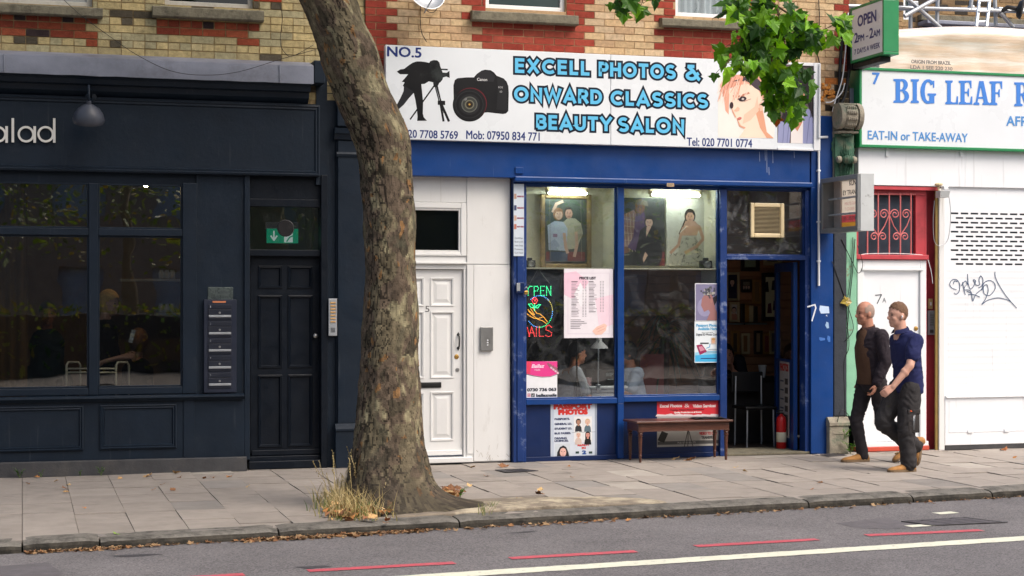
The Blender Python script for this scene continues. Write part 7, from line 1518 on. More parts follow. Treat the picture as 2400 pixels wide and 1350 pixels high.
# satellite dish just cut by the top edge
c = W(994, -14, -.25); t = thing('satellite_dish', 'grey satellite dish on the brick above the number five sign, mostly cut off', 'dish', c)
b = MB(); b.lathe(c, [(.02, 0), (.1, .012), (.17, .04), (.2, .07), (.205, .07), (.17, .03), (.1, .002), (0, -.01)], 28, (.2, -1, .35)); b.build('dish', M['galv'], t, smooth='auto'); b = MB(); b.tube([c, c + Vector((0, .25, -.02))], .014, 8); b.build('mount', M['galv'], t); b = MB(); b.tube([c + Vector((0, -.02, -.19)), c + Vector((.05, -.3, -.03))], .008, 6); b.build('arm', M['galv'], t)
# floodlight on the takeaway
c = W(2208, 452, -.12); t = thing('floodlight', 'small grey floodlight with sensor above the white post', 'light', c)
b = MB(); b.prism([c + Vector((-.055, -.05, -.055)), c + Vector((.055, -.05, -.055)), c + Vector((.062, -.07, .02)), c + Vector((-.062, -.07, .02))], (0, .1, 0)); b.build('lamp_head', M['greycase'], t); b = MB(); b.box(c.x + .0, c.x + .06, c.y - .04, c.y + .03, c.z + .035, c.z + .075, bev=.008); b.build('sensor', M['upvc'], t); b = MB(); b.tube([c + Vector((-.02, .03, .0)), c + Vector((-.02, .05, .08)), c + Vector((-.01, .1, .1))], .012, 8); b.ball(c + Vector((-.02, .04, .095)), (.05, .04, .02), 10); b.build('bracket', mat('foamy_bracket', S(206, 186, 146), rough=.8), t)
# orange filler foam in the brick corner
b = MB(); rr = random.Random(6)
for k in range(26): b.ball(W(rr.gauss(1939, 10), rr.gauss(217, 10), -.01), (rr.uniform(.012, .03), .02, rr.uniform(.012, .026)), 8)
tag(b.build('filler_foam', mat('orange_foam', S(204, 136, 62), rough=.9, var=.3, scale=30, bump=.6), smooth=True), 'lumpy orange filler foam in the brick corner by the stone scroll', 'foam')

# ------------------------------------------------------------------ on the takeaway roof: wrapped pallet, scaffold, ladder, rear wall
RW = 6.0
rear = thing('rear_brick_building', 'sooty brick building standing behind the takeaway roof', 'building', (12, RW, 0))
def colR(x, z, r, ln): q = BR.random(); return S(70, 64, 58, BR.uniform(.7, 1.1)) if q < .3 else S(*BR.choice([(150, 124, 92), (164, 134, 98), (136, 112, 84), (172, 142, 104)]), BR.uniform(.7, 1))
wh = [(X(2118, RW), X(2138, RW), Z(2128, 46, RW), Z(2128, -60, RW))]
b = MB(); bricks(b, X(1960, RW), 19.5, 4.6, 7.6, RW, wh, colR, L=.225, course=.075); b.mi = 1; holed(b, X(1960, RW), 19.5, 3.9, 7.6, RW + .006, wh); b.build('brick_wall', [M['brick'], M['mortar']], rear)
b = MB(); frame(b, wh[0][0], wh[0][1], wh[0][2], wh[0][3], RW + .02, RW + .08, .04); b.build('window', M['upvc'], rear); b = MB(); b.box(wh[0][0], wh[0][1], RW + .05, RW + .06, wh[0][2], wh[0][3]); b.build('pane', M['win_green'], rear)
b = MB(); b.box(X(2150, RW), 19.5, RW - .12, RW - .003, Z(2200, 52, RW), Z(2200, 38, RW), bev=.01); b.build('stone_band', M['stone'], rear); b = MB(); b.box(X(2150, RW), 19.5, RW - .3, RW - .003, Z(2200, 64, RW), Z(2200, 55, RW), bev=.01); b.build('lead_gutter', M['lead'], rear)
t = thing('wrapped_pallet', 'pallet of cartons wrapped in stretch film above the green framed sign', 'pallet', W(2250, 165, .5)); YPL = .55
xa, xb = X(2062, YPL), 13.2; b = MB(); nx, nz = 60, 16; zlo = 4.01; rs = []
for j in range(nz + 1):
    row = []
    for i in range(nx + 1):
        u = i / nx; x = xa + (xb - xa) * u; hz = Z(2070, 72, YPL) + .0 + .14 * math.sin(min(1, u * 2.2) * math.pi * .5) - .05 * u; q = j / nz; z = zlo + (hz - zlo) * min(1, q / .8); y = YPL + (0 if q <= .8 else (q - .8) / .2 * 1.3); y += .02 * noise.noise((x * 3, z * 9, 1)) + .012 * noise.noise((x * 9, z * 30, 4)) - (.04 if .6 < q <= .8 else 0) * (1 - abs(q - .7) * 10); row.append((x, y, z + (.06 * math.sin((q - .8) / .2 * 1.57) if q > .8 else 0)))
    rs.append(row)
b.rings(rs, closed=False); b.face([rs[0][0], *[r[0] for r in rs[1:]], (xa, YPL + 1.3, zlo)])
def film():
    m = mat('stretch_film', S(222, 196, 172), rough=.3, var=.14, scale=2.2, stretch=(.35, 1, 5), coat=.3, bump=.35, bscale=20, dirt=S(240, 234, 226), dscale=2.6, damt=.75, dlo=.42, dhi=.6); return m
b.build('film', film(), t, smooth=True)
p = Print(lambda x, y: W(x, y, YPL - .06)); p.text('ORIGIN FROM BRAZIL', 2136, 148, 2228, 8, S(110, 104, 100), 1, .03); p.text('LDA 1 SEE 220 230', 2134, 161, 2232, 8, S(124, 116, 112), 1, .03); p.build('carton_print', M['print'], t)
sc = thing('scaffold', 'galvanised tube scaffold standing on the takeaway roof', 'scaffold', W(2200, 60, 2.5))
def pole(x0, y0, x1, y1, Y0=2.5, Y1=2.5, r=.026):
    b = MB(); b.tube([W(x0, y0, Y0), W(x1, y1, Y1)], r, 12); b.build('pole', M['galv'], sc, smooth='auto')
pole(1985, 14, 2400, 27, 2.4, 2.4); pole(2200, -70, 2196, 60, 2.45, 2.45) ; pole(2105, 20, 2480, 24, 2.6, 2.6); pole(2097, -30, 2205, 66, 2.3, 2.3, .028); pole(2120, 38, 2260, -40, 2.2, 2.2, .028); pole(2134, -60, 2134, 72, 2.5, 2.5); pole(2330, -60, 2334, 60, 2.5, 2.5); pole(2345, 30, 2375, 64, 2.4, 2.4); pole(2000, 30, 2170, -40, 2.3, 2.6); pole(2280, -40, 2275, 22, 2.4, 2.4)
for x, y in ((2143, 10), (2342, 24), (2135, 22), (2275, 20)):
    c = W(x, y, 2.44); b = MB(); b.box(c.x - .035, c.x + .035, c.y - .05, c.y + .03, c.z - .035, c.z + .035, bev=.012); b.build('coupler', M['galv'], sc)
ld_ = thing('ladder', 'aluminium ladder leaning over the wrapped pallet', 'ladder', W(2310, 60, 2.0)); M['alu'] = mat('aluminium', S(196, 204, 212), rough=.4, metal=.4)
for dx in (0, 24): b = MB(); b.tube([W(2288 + dx, 62, 1.9), W(2302 + dx, -60, 2.1)], .022, 4); b.build('stile', M['alu'], ld_)
for k in range(5): b = MB(); y = 50 - k * 24; b.tube([W(2290 + (62 - y) * .115, y, 1.93), W(2314 + (62 - y) * .115, y, 1.93)], .012, 8); b.build('rung', M['alu'], ld_)
c = W(2382, 20, 2.3); t = thing('wall_light', 'black disc shaped floodlight at the edge of the scaffold', 'light', c); b = MB(); b.lathe(c, [(.02, 0), (.1, .02), (.13, .06), (.13, .08), (0, .09)], 20, (.7, -.5, -.2)); b.build('lamp_head', M['black'], t, smooth='auto'); b = MB(); b.tube([c, c + Vector((-.1, .05, .02)), c + Vector((-.16, .1, -.03))], .03, 8); b.build('bracket', M['black'], t, smooth='auto')
# ================================================================== people
def blob(name, B, m, root, T, voxel=.01, it=6, wr=0.0):
    me = bpy.data.meshes.new('tmp'); me.from_pydata([T(*v) for v in B.v], [], B.f); o = bpy.data.objects.new('tmp', me); COL.objects.link(o)
    r = o.modifiers.new('r', 'REMESH'); r.mode = 'VOXEL'; r.voxel_size = voxel; s_ = o.modifiers.new('s', 'SMOOTH'); s_.iterations = it; s_.factor = .5
    dg = bpy.context.evaluated_depsgraph_get(); me2 = bpy.data.meshes.new_from_object(o.evaluated_get(dg)); bpy.data.objects.remove(o); bpy.data.meshes.remove(me)
    
    if wr:                                                       # creases in the cloth
        for v, nn_ in zip(me2.vertices, [v.normal.copy() for v in me2.vertices]):
            c = v.co; g = noise.noise((c.x * 9 + 3, c.y * 9, c.z * 5)); w1 = 1 - abs(noise.noise((c.x * 7 + g, c.y * 7 - g, c.z * 13 + 2 * g))) * 2.4; w2 = noise.noise((c.x * 16, c.y * 16, c.z * 30 + 3 * g)); v.co = c + nn_ * wr * (w1 * .8 + w2 * .5)
    me2.materials.clear(); me2.materials.append(m); me2.polygons.foreach_set('use_smooth', [True] * len(me2.polygons)); return put(name, me2, root)
def limb(B, pts, rads, n=14):
    B.tube(pts, rads, n)
    for p, r in zip(pts, rads): B.ball(p, r * .995, n)
def ov(B, c, r, off): B.ball((c[0] + off[0], c[1] + off[1], c[2] + off[2]), r, 16)
def hand(B, wrist, d, palm_n, curl=.6, s_=1.0, thumb=1):
    """palm, four unequal bent fingers and a thumb leaving the side of the palm; d points from the wrist to the knuckles"""
    w = Vector(wrist); d = Vector(d).normalized(); n = Vector(palm_n); n = (n - d * n.dot(d)).normalized(); sd = d.cross(n)
    kn = w + d * .085 * s_
    for q in (-1.2, -.4, .4, 1.2): limb(B, [w + sd * q * .012, w + d * .045 * s_ + sd * q * .019, kn + sd * q * .021], [.016, .0155, .012])
    for k, L in enumerate((.072, .082, .076, .060)):
        q = (-1.5, -.5, .5, 1.5)[k]; b0 = kn + sd * q * .0205; a1, a2, a3 = curl * .5, curl * 1.3, curl * 1.9; P = [b0]
        for a, f in ((a1, .45), (a2, .32), (a3, .23)): P.append(P[-1] + (d * math.cos(a) + n * math.sin(a)) * L * f * s_)
        limb(B, P, [.0098, .009, .0084, .0072], 10)
    tb = w + d * .03 * s_ + sd * (-thumb) * .026; t1 = tb + (d * .6 - sd * thumb * .5 + n * .45).normalized() * .034; t2 = t1 + (d * .85 - sd * thumb * .1 + n * .5).normalized() * .03
    limb(B, [tb, t1, t2], [.014, .0105, .0085], 10)
def head(B, hc, k=1.0):
    for off, r in (((0, 0, .02), (.098, .078, .106)), ((.022, 0, -.05), (.07, .062, .078)), ((.058, 0, -.098), (.03, .032, .024)), ((.1, 0, -.028), (.02, .014, .022)), ((.09, 0, .0), (.014, .011, .03)), ((.076, 0, .022), (.022, .05, .013)), ((.056, .035, -.034), (.03, .026, .028)), ((.056, -.035, -.034), (.03, .026, .028)), ((.085, 0, -.066), (.012, .024, .008)), ((.083, 0, -.078), (.012, .02, .008)), ((-.008, .079, -.012), (.022, .011, .033)), ((-.008, -.079, -.012), (.022, .011, .033))): ov(B, hc, tuple(q * k for q in r), tuple(q * k for q in off))
def hair_shell(hc, keep, r=(.106, .086, .113), off=(-.004, 0, .024), n=44):
    B = MB(); m = n // 2; vs = [[(hc[0] + off[0] + r[0] * math.sin(math.pi * i / m) * math.cos(2 * math.pi * k / n), hc[1] + off[1] + r[1] * math.sin(math.pi * i / m) * math.sin(2 * math.pi * k / n), hc[2] + off[2] - r[2] * math.cos(math.pi * i / m)) for k in range(n)] for i in range(m + 1)]
    for i in range(m):
        for k in range(n):
            q = [vs[i][k], vs[i][(k + 1) % n], vs[i + 1][(k + 1) % n], vs[i + 1][k]]; c = [sum(v[d] for v in q) / 4 - hc[d] for d in range(3)]
            if keep(*c): B.face(q)
    return B
def frame_of(X0, Y0, phi, z0=0.0):
    h = Vector((math.cos(phi), math.sin(phi), 0)); l = Vector((-math.sin(phi), math.cos(phi), 0)); o = Vector((X0, Y0, z0))
    return lambda f, s, z: o + h * f + l * s + Vector((0, 0, z))
def move(B, T, name, m, root, smooth=True): B.v = [tuple(T(*v)) for v in B.v]; return B.build(name, m, root, smooth=smooth)
def eyes(hc, T, root, iris=S(46, 40, 36)):
    for s_ in (1, -1):
        B = MB(); B.ball((hc[0] + .081, hc[1] + s_ * .031, hc[2] + .002), (.0095, .0125, .008), 10); move(B, T, 'eye', EYE, root)
        B = MB(); B.rings([[(hc[0] + .088 - abs(q) * .12, hc[1] + s_ * (.031 + q * .9), hc[2] + .02 - abs(q) * .1), (hc[0] + .092 - abs(q) * .12, hc[1] + s_ * (.031 + q * .9), hc[2] + .024 - abs(q) * .1), (hc[0] + .086 - abs(q) * .12, hc[1] + s_ * (.031 + q * .9), hc[2] + .027 - abs(q) * .1)] for q in (-.02, 0, .02)]); move(B, T, 'eyebrow', BROW, root)
def shoe(B, heel, toe, w=.042, h=.075, ankle=None):
    heel, toe = Vector(heel), Vector(toe); d = toe - heel; L = d.length; dn = d.normalized(); up = Vector((0, 1, 0)).cross(dn) * -1; up = up if up.z > 0 or abs(up.z) < 1e-6 else -up; sd = Vector((0, 1, 0)); rs = []
    for q, wd, hh in ((0, .55, .6), (.04, .78, .95), (.18, .86, 1.05), (.35, .86, 1.1), (.5, .95, .85), (.68, 1.08, .68), (.85, 1.0, .58), (.95, .75, .45), (1.0, .4, .28)):
        c = heel + d * q; rs.append([c + sd * (w * wd * math.cos(a)) + up * (h * hh * (.5 + .5 * math.sin(a))) * 1.0 for a in [2 * math.pi * k / 14 for k in range(14)]])
    B.rings(rs)
def cloth(name, col, scale=26, bump=.5, rough=.85, var=.12): 
    m = mat(name, col, rough=rough, var=var, scale=7, bump=bump, bscale=scale, spec=.2); return m
EYE = mat('dark_eye', S(38, 32, 30), rough=.3); BROW = mat('brow_hair', S(70, 52, 40), rough=.8)
def skin(name, col, dirt): return mat(name, col, rough=.5, var=.06, scale=14, dirt=dirt, dscale=9, damt=.35, dlo=.5, dhi=.75, spec=.35)
SKA = skin('ruddy_skin', S(178, 126, 104), S(150, 88, 72)); SKB = skin('fair_skin', S(204, 158, 138), S(184, 118, 100)); SKC = skin('tan_skin', S(170, 112, 84), S(150, 92, 70))
TAN = mat('tan_suede', S(164, 118, 66), rough=.85, var=.2, scale=14, bump=.3, dirt=S(120, 90, 56), dscale=8, damt=.5); SOLE = mat('boot_sole', S(116, 96, 72), rough=.8)
PI = math.pi
def pedestrian(label, X0, Y0, hc, legs, arms, torso, coat, trs, skn, opts):
    T = frame_of(X0, Y0, PI); root = thing('person', label, 'person', (X0, Y0, 0))
    B = MB(); head(B, hc); limb(B, [(hc[0] - .035, 0, hc[2] - .2), (hc[0] - .022, 0, hc[2] - .06)], [.066, .058])
    limb(B, [(torso[0][0], 0, torso[0][2]), (torso[2][0], 0, torso[2][2]), (hc[0] - .04, 0, hc[2] - .21)], [.10, .09, .08])
    for s_, (hip, knee, ank, heel, toe) in legs.items():
        limb(B, [hip, knee, ank], [.06, .04, .035]); limb(B, [ank, Vector(heel).lerp(Vector(toe), .6)], [.033, .022])
    for s_, (sh, el, wr, hd, pn) in arms.items():
        limb(B, [(hc[0] - .06, 0, sh[2] - .02), sh, el, wr], [.06, .05, .043, .029]); mid = Vector(el).lerp(Vector(wr), .3); B.ball(mid, (.045, .043, .05), 12); hand(B, wr, hd, pn, opts.get('curl', .7), 1.0, 1 if s_ == 'L' else -1)
    blob('body', B, skn, root, T, .0065, 4); eyes(hc, T, root)
    # trousers
    B = MB(); k = opts.get('leg', 1.0)
    for s_, (hip, knee, ank, heel, toe) in legs.items():
        h, kn, an = Vector(hip), Vector(knee), Vector(ank); lo = an + (kn - an).normalized() * .0; d = (an - kn).normalized(); side = Vector((0, 1, 0))
        pts = [h, h.lerp(kn, .35), h.lerp(kn, .75), kn, kn.lerp(an, .3), kn.lerp(an, .7), an + d * .0, an + d * .035]; rad_ = [.098, .092 * k, .078 * k, .072 * k, .068 * k, .064 * k, .062 * k, .06 * k]
        if opts.get('baggy'):
            pts2, r2 = [], []
            for i in range(26):
                u = i / 25 * (len(pts) - 1); j = min(int(u), len(pts) - 2); pts2.append(pts[j].lerp(pts[j + 1], u - j)); w_ = max(0, u - 2.5) / 4; r2.append((rad_[j] + (rad_[j + 1] - rad_[j]) * (u - j)) * (1 + .07 * w_ * math.sin(i * 2.1 + (1 if s_ == 'L' else 0))))
            limb(B, pts2, r2)
        else: limb(B, pts, rad_)
    pz = legs['L'][0][2]; B.rings([[(torso[0][0] + .0 + a * math.cos(t_), b_ * math.sin(t_), z) for t_ in [2 * PI * q / 20 for q in range(20)]] for z, a, b_ in ((pz - .1, .1, .13), (pz - .02, .118, .165), (pz + .06, .122, .165), (pz + .16, .112, .15))])
    tro = blob('trousers', B, trs, root, T, .011, 5, opts.get('crease', .009))
    # upper garment
    B = MB(); B.rings([[(f + a * math.cos(t_) * (1.0 if math.cos(t_) > 0 else opts.get('back', 1)), b_ * math.sin(t_), z) for t_ in [2 * PI * q / 24 for q in range(24)]] for f, a, z, b_ in torso]); sl = opts['sleeve']
    for s_, (sh, el, wr, hd, pn) in arms.items():
        sh, el, wr = Vector(sh), Vector(el), Vector(wr)
        if sl == 'long': limb(B, [sh + Vector((0, 0, .0)), sh.lerp(el, .5), el, el.lerp(wr, .5), wr - (wr - el).normalized() * .012], [.076, .07, .064, .056, .049])
        else: limb(B, [sh - Vector((0, 0, .015)), sh.lerp(el, .35), sh.lerp(el, .6)], [.074, .074, .074])
        B.ball(sh - Vector((0, sh.y * .22, .012)), .078, 14)
    top = blob(opts['top'], B, coat, root, T, .01, 5, .009)
    for s_, (hip, knee, ank, heel, toe) in legs.items():
        B = MB(); shoe(B, heel, toe, .046, .085); limb(B, [Vector(heel).lerp(Vector(toe), .2) + Vector((0, 0, .03)), Vector(ank) + (Vector(knee) - Vector(ank)).normalized() * .05], [.045, .05]); bt = blob('boot', B, TAN, root, T, .008, 4)
        B = MB(); h_, t_ = Vector(heel), Vector(toe); d = (t_ - h_).normalized(); n_ = Vector((-d.z, 0, d.x)); n_ = n_ if n_.z > -.2 else -n_; L = (t_ - h_).length; ring = [(0, .3), (.02, .75), (.15, .95), (.4, .9), (.7, 1.15), (.88, 1.05), (.97, .7), (1.01, .25)]
        ol = [h_ + d * L * q + Vector((0, 1, 0)) * .046 * w_ for q, w_ in ring] + [h_ + d * L * q - Vector((0, 1, 0)) * .046 * w_ for q, w_ in ring[::-1]]; B.prism(ol, n_ * .022); move(B, T, 'sole', SOLE, bt, False)
    return root, T, top, tro
# the older man
X1, Y1 = W(2045, 900, -1.0).x, -1.0
hc = (.085, .0, 1.562)
legs = {'R': ((.03, -.09, .84), (.145, -.085, .43), (.075, -.08, .095), (.0, -.08, .0), (.315, -.09, .0)), 'L': ((-.01, .09, .84), (-.06, .09, .44), (-.36, .085, .16), (-.44, .085, .12), (-.20, .085, .0))}
arms = {'L': ((.0, .178, 1.325), (-.02, .235, 1.06), (.08, .225, .835), (.3, -.1, -1), (.6, -.6, .1)), 'R': ((.01, -.178, 1.325), (-.03, -.235, 1.06), (.02, -.22, .84), (.2, .1, -1), (.6, .5, .1))}
torso = [(.005, .128, .80, .172), (.01, .132, .92, .176), (.025, .138, 1.06, .18), (.03, .142, 1.2, .188), (.015, .128, 1.31, .192), (.015, .1, 1.375, .15), (.03, .075, 1.41, .085)]
m1, T1, jk, _ = pedestrian('older balding man in a dark jacket and brown top walking beside the takeaway door', X1, Y1, hc, legs, arms, torso, cloth('dark_jacket', S(44, 38, 44), 14, .8), cloth('black_trousers', S(46, 43, 46), 12, .6), SKA, dict(sleeve='long', top='jacket', leg=.92))
B = hair_shell(hc, lambda x, y, z: x < .035 and -.045 + .0 < z < .085 - max(0, x) * .8 and (abs(y) > .03 or x < -.05) and not (x > -.03 and z < .0 and abs(y) > .06), (.1005, .0805, .1085), (-.002, 0, .02)); move(B, T1, 'hair', mat('grey_stubble', S(150, 128, 116), rough=.8, var=.2, scale=60), m1)
B = MB(); B.rings([[(f + a * math.cos(t_), b_ * math.sin(t_), z) for t_ in [-.95 + 1.9 * q / 14 for q in range(15)]] for f, a, z, b_ in ((.012, .14, .82, .18), (.016, .142, .95, .18), (.03, .147, 1.08, .178), (.036, .152, 1.2, .168), (.026, .142, 1.29, .14), (.035, .118, 1.36, .1), (.05, .09, 1.395, .075))], closed=False); move(B, T1, 'brown_top', cloth('brown_polo', S(84, 62, 48), 16, .7), m1)
B = MB(); B.rings([[(hc[0] - .028 + a * math.cos(t_), a * 1.0 * math.sin(t_), z + .02 * math.cos(t_ + PI)) for t_ in [.55 + (2 * PI - 1.1) * q / 22 for q in range(23)]] for a, z in ((.08, 1.375), (.077, 1.40), (.073, 1.425), (.079, 1.405), (.09, 1.375))], closed=False); move(B, T1, 'collar', cloth('jacket_collar', S(62, 44, 42), 14, .5), m1)
# the young man
X2, Y2 = W(2125, 900, -1.87).x, -1.87
hc = (.1, .0, 1.552)
legs = {'L': ((.0, .09, .84), (.06, .09, .435), (.03, .09, .10), (-.045, .09, .0), (.262, .095, .0)), 'R': ((.03, -.09, .84), (.225, -.085, .475), (-.12, -.085, .255), (-.225, -.085, .305), (-.165, -.085, .035))}
arms = {'L': ((.0, .175, 1.31), (.105, .245, 1.055), (.275, .215, .85), (.75, -.1, -.55), (.1, -.85, -.45)), 'R': ((.01, -.175, 1.31), (-.06, -.235, 1.06), (-.02, -.225, .84), (.2, .1, -1), (.3, .6, .1))}
torso = [(-.02, .132, .775, .178), (-.02, .132, .86, .176), (-.012, .128, 1.0, .172), (.01, .132, 1.15, .18), (.01, .128, 1.27, .19), (.01, .105, 1.35, .165), (.03, .075, 1.395, .085)]
m2, T2, sh_, tro = pedestrian('young man in a navy polo shirt and grey work trousers walking behind the older man', X2, Y2, hc, legs, arms, torso, cloth('navy_polo', S(37, 42, 82), 12, .7), cloth('grey_work_trousers', S(54, 52, 53), 12, .9, var=.25), SKB, dict(sleeve='short', top='polo_shirt', leg=1.2, baggy=True, curl=.9))
B = hair_shell(hc, lambda x, y, z: z > .03 + .55 * x + .012 * noise.noise((x * 60, y * 60, 1)) and (x < -.035 or z > .03 + .02 * noise.noise((x * 50, 3, 1))) and z > -.065, (.1035, .0815, .1135), (-.005, 0, .0235), 72); B.v = [(x_ + .006 * noise.noise((x_ * 50, y_ * 50, z_ * 50)), y_, z_ + .012 * max(0, (z_ - 1.6) * 8) * noise.noise((x_ * 40, y_ * 40, 3))) for x_, y_, z_ in B.v]; move(B, T2, 'hair', mat('brown_crop', S(104, 76, 56), rough=.85, var=.3, scale=70, bump=.6, bscale=120), m2)
B = hair_shell(hc, lambda x, y, z: x < .02 - .3 * abs(z) and -.075 < z < .06 and not (-.035 < x < .02 and z < .02), (.1012, .0803, .1108), (-.003, 0, .0215), 60); move(B, T2, 'cropped_side_hair', mat('cropped_side_hair', S(138, 102, 80), rough=.85, var=.3, scale=90), m2)
B = MB(); B.rings([[(hc[0] - .03 + a * math.cos(t_), a * math.sin(t_), z - .02 * math.cos(t_)) for t_ in [.35 + (2 * PI - .7) * q / 22 for q in range(23)]] for a, z in ((.078, 1.385), (.073, 1.42), (.082, 1.405), (.095, 1.378))], closed=False); move(B, T2, 'collar', cloth('navy_collar', S(34, 38, 74), 14, .4), m2)
B = MB(); B.ball((hc[0] - .0, hc[1] + .091, hc[2] - .012), (.009, .006, .009), 10); B.tube([(hc[0] + .002, hc[1] + .091, hc[2] - .012), (hc[0] + .008, hc[1] + .09, hc[2] - .036)], .004, 6); o = move(B, T2, 'earphone', M['upvc'], m2)
B = MB(S(120, 190, 206)); c0 = Vector((.105, .105, 1.19))
for k, (a, z, c) in enumerate((((0, .02), .016, (70, 170, 190)), ((-.01, .03), .004, (226, 230, 236)), ((-.02, .045), -.006, (226, 230, 236)))):
    B.idx([(.148 - .001 * q, .045 + .024 * q, 1.17 + z + (.006 if k == 0 and q == 1 else 0)) for q in range(3)] + [(.148 - .001 * q, .045 + .024 * q, 1.175 + z + (.012 if k == 0 and q == 1 else 0)) for q in range(3)], [(0, 1, 4, 3), (1, 2, 5, 4)], S(*c))
B.v = [(v[0] - .004 - max(0, v[1] - .03) * .55, v[1], v[2]) for v in B.v]; move(B, T2, 'chest_logo', M['print'], m2, False)
B = MB(); kn, an = Vector(legs['L'][1]), Vector(legs['L'][2])
B.box(-.045, .085, .155, .178, .39, .60, bev=.012); B.box(-.05, .09, .158, .186, .575, .625, bev=.008); move(B, T2, 'cargo_pocket', cloth('pocket_cloth', S(56, 53, 52), 14, .7), tro)
B = MB(); B.box(.02, .065, .186, .19, .6, .614, bev=.001); move(B, T2, 'orange_tab', mat('orange_tab', S(226, 92, 40)), tro, False)
B = MB(); B.tube([(.03, .182, .42), (.028, .184, .57)], .003, 6); B.tube([(.018, .182, .42), (.016, .184, .57)], .003, 6); move(B, T2, 'zip', M['galv'], tro)
# people indoors, seated or standing; only their upper halves show
def sitter(label, X0, Y0, phi, z0, hc, arms, coat, skn, hair, keep, top='shirt', sleeve='short', lean=0.0, hr=(.108, .088, .117), legs=True, dark=None):
    T = frame_of(X0, Y0, phi, z0); root = thing('person', label, 'person', (X0, Y0, z0)); B = MB(); head(B, hc); limb(B, [(hc[0] - .05, 0, hc[2] - .2), (hc[0] - .02, 0, hc[2] - .06)], [.062, .052]); limb(B, [(0, 0, .1), (hc[0] * .5, 0, .35), (hc[0] - .06, 0, hc[2] - .22)], [.1, .09, .08])
    if legs:
        for s_ in (.1, -.1): limb(B, [(0, s_, .08), (.42, s_ * 1.3, .08), (.40, s_ * 1.3, -.36)], [.08, .055, .04]); limb(B, [(.39, s_ * 1.3, -.4), (.53, s_ * 1.3, -.42)], [.035, .025])
    for k, (sh, el, wr, hd, pn) in arms.items(): limb(B, [(hc[0] - .08, 0, sh[2]), sh, el, wr], [.06, .046, .039, .027]); hand(B, wr, hd, pn, .9, 1, 1 if k == 'L' else -1)
    blob('body', B, skn, root, T, .008, 4); eyes(hc, T, root); B = MB(); f0 = hc[0]
    B.rings([[(f + a * math.cos(t_), b_ * math.sin(t_), z) for t_ in [2 * PI * q / 20 for q in range(20)]] for f, a, z, b_ in ((0, .125, -.02, .17), (f0 * .15, .13, .15, .168), (f0 * .45, .125, .32, .172), (f0 * .7 - .01, .118, hc[2] - .28, .18), (f0 - .05, .09, hc[2] - .2, .13), (f0 - .04, .068, hc[2] - .165, .07))])
    for k, (sh, el, wr, hd, pn) in arms.items():
        sh, el, wr = Vector(sh), Vector(el), Vector(wr); B.ball(sh, .078, 12)
        limb(B, [sh, sh.lerp(el, .4), sh.lerp(el, .75)], [.076, .072, .068]) if sleeve == 'short' else limb(B, [sh, el, wr], [.074, .056, .042])
    blob(top, B, coat, root, T, .011, 5, .006)
    if legs:
        B = MB()
        for s_ in (.1, -.1): limb(B, [(0, s_, .06), (.42, s_ * 1.3, .07), (.40, s_ * 1.3, -.34)], [.1, .075, .06])
        blob('trousers', B, dark or cloth('dark_trousers', S(36, 36, 40)), root, T, .014, 5)
    h = hair_shell(hc, keep, hr); h = move(h, T, 'hair', hair, root); return root
BLK = mat('black_hair', S(24, 21, 22), rough=.5, var=.2, scale=50); BLO = mat('blond_hair', S(214, 172, 92), rough=.6, var=.35, scale=40, bump=.5)
short = lambda x, y, z: z > .005 + .62 * x and z > -.075
cx = W(1318, 900, .75); zc = Z(1318, 935, .75)
sitter('nail technician in a grey T-shirt bending over the desk behind the shop glass', cx.x, .72, rad(8), .40, (.17, 0, Z(1338, 828, .75) - .40), {'L': ((.07, .17, .50), (.18, .22, .26), (.36, .12, .27), (1, -.2, .15), (0, -.7, -.6)), 'R': ((.07, -.17, .50), (.18, -.24, .24), (.36, -.12, .26), (1, .2, .15), (0, .7, -.6))}, cloth('grey_tee', S(176, 180, 184), 14, .5), SKC, BLK, short)
cx = W(1500, 930, .8)
sitter('customer in a pale shirt with her back to the blue window post', cx.x, .82, rad(172), .38, (.14, 0, Z(1478, 828, .8) - .38), {'L': ((.06, .17, .50), (.16, .22, .28), (.36, .12, .3), (1, -.2, .0), (0, -.7, -.6)), 'R': ((.06, -.17, .50), (.16, -.22, .28), (.36, -.12, .3), (1, .2, 0), (0, .7, -.6))}, cloth('pale_shirt', S(170, 182, 200), 14, .5), SKC, BLK, lambda x, y, z: z > -.09 + .4 * max(0, x) * 2 and (x < .07 or z > .06), hr=(.112, .094, .12))
cx = W(1722, 900, 1.7)
sitter('dark haired woman eating at the counter inside the doorway', cx.x, 1.98, rad(-108), .5, (.1, 0, Z(1718, 832, 1.9) - .5), {'L': ((.05, .16, .46), (.16, .22, .24), (.2, .06, .36), (.4, -.3, .8), (.5, -.5, 0)), 'R': ((.05, -.16, .46), (.14, -.22, .22), (.3, -.12, .22), (1, .3, .1), (0, .6, -.6))}, cloth('dark_blouse', S(34, 34, 40), 14, .5), skin('warm_skin', S(196, 140, 116), S(180, 120, 100)), BLK, lambda x, y, z: z > .02 + .5 * x or (x < 0 and z > -.1), hr=(.112, .094, .122))
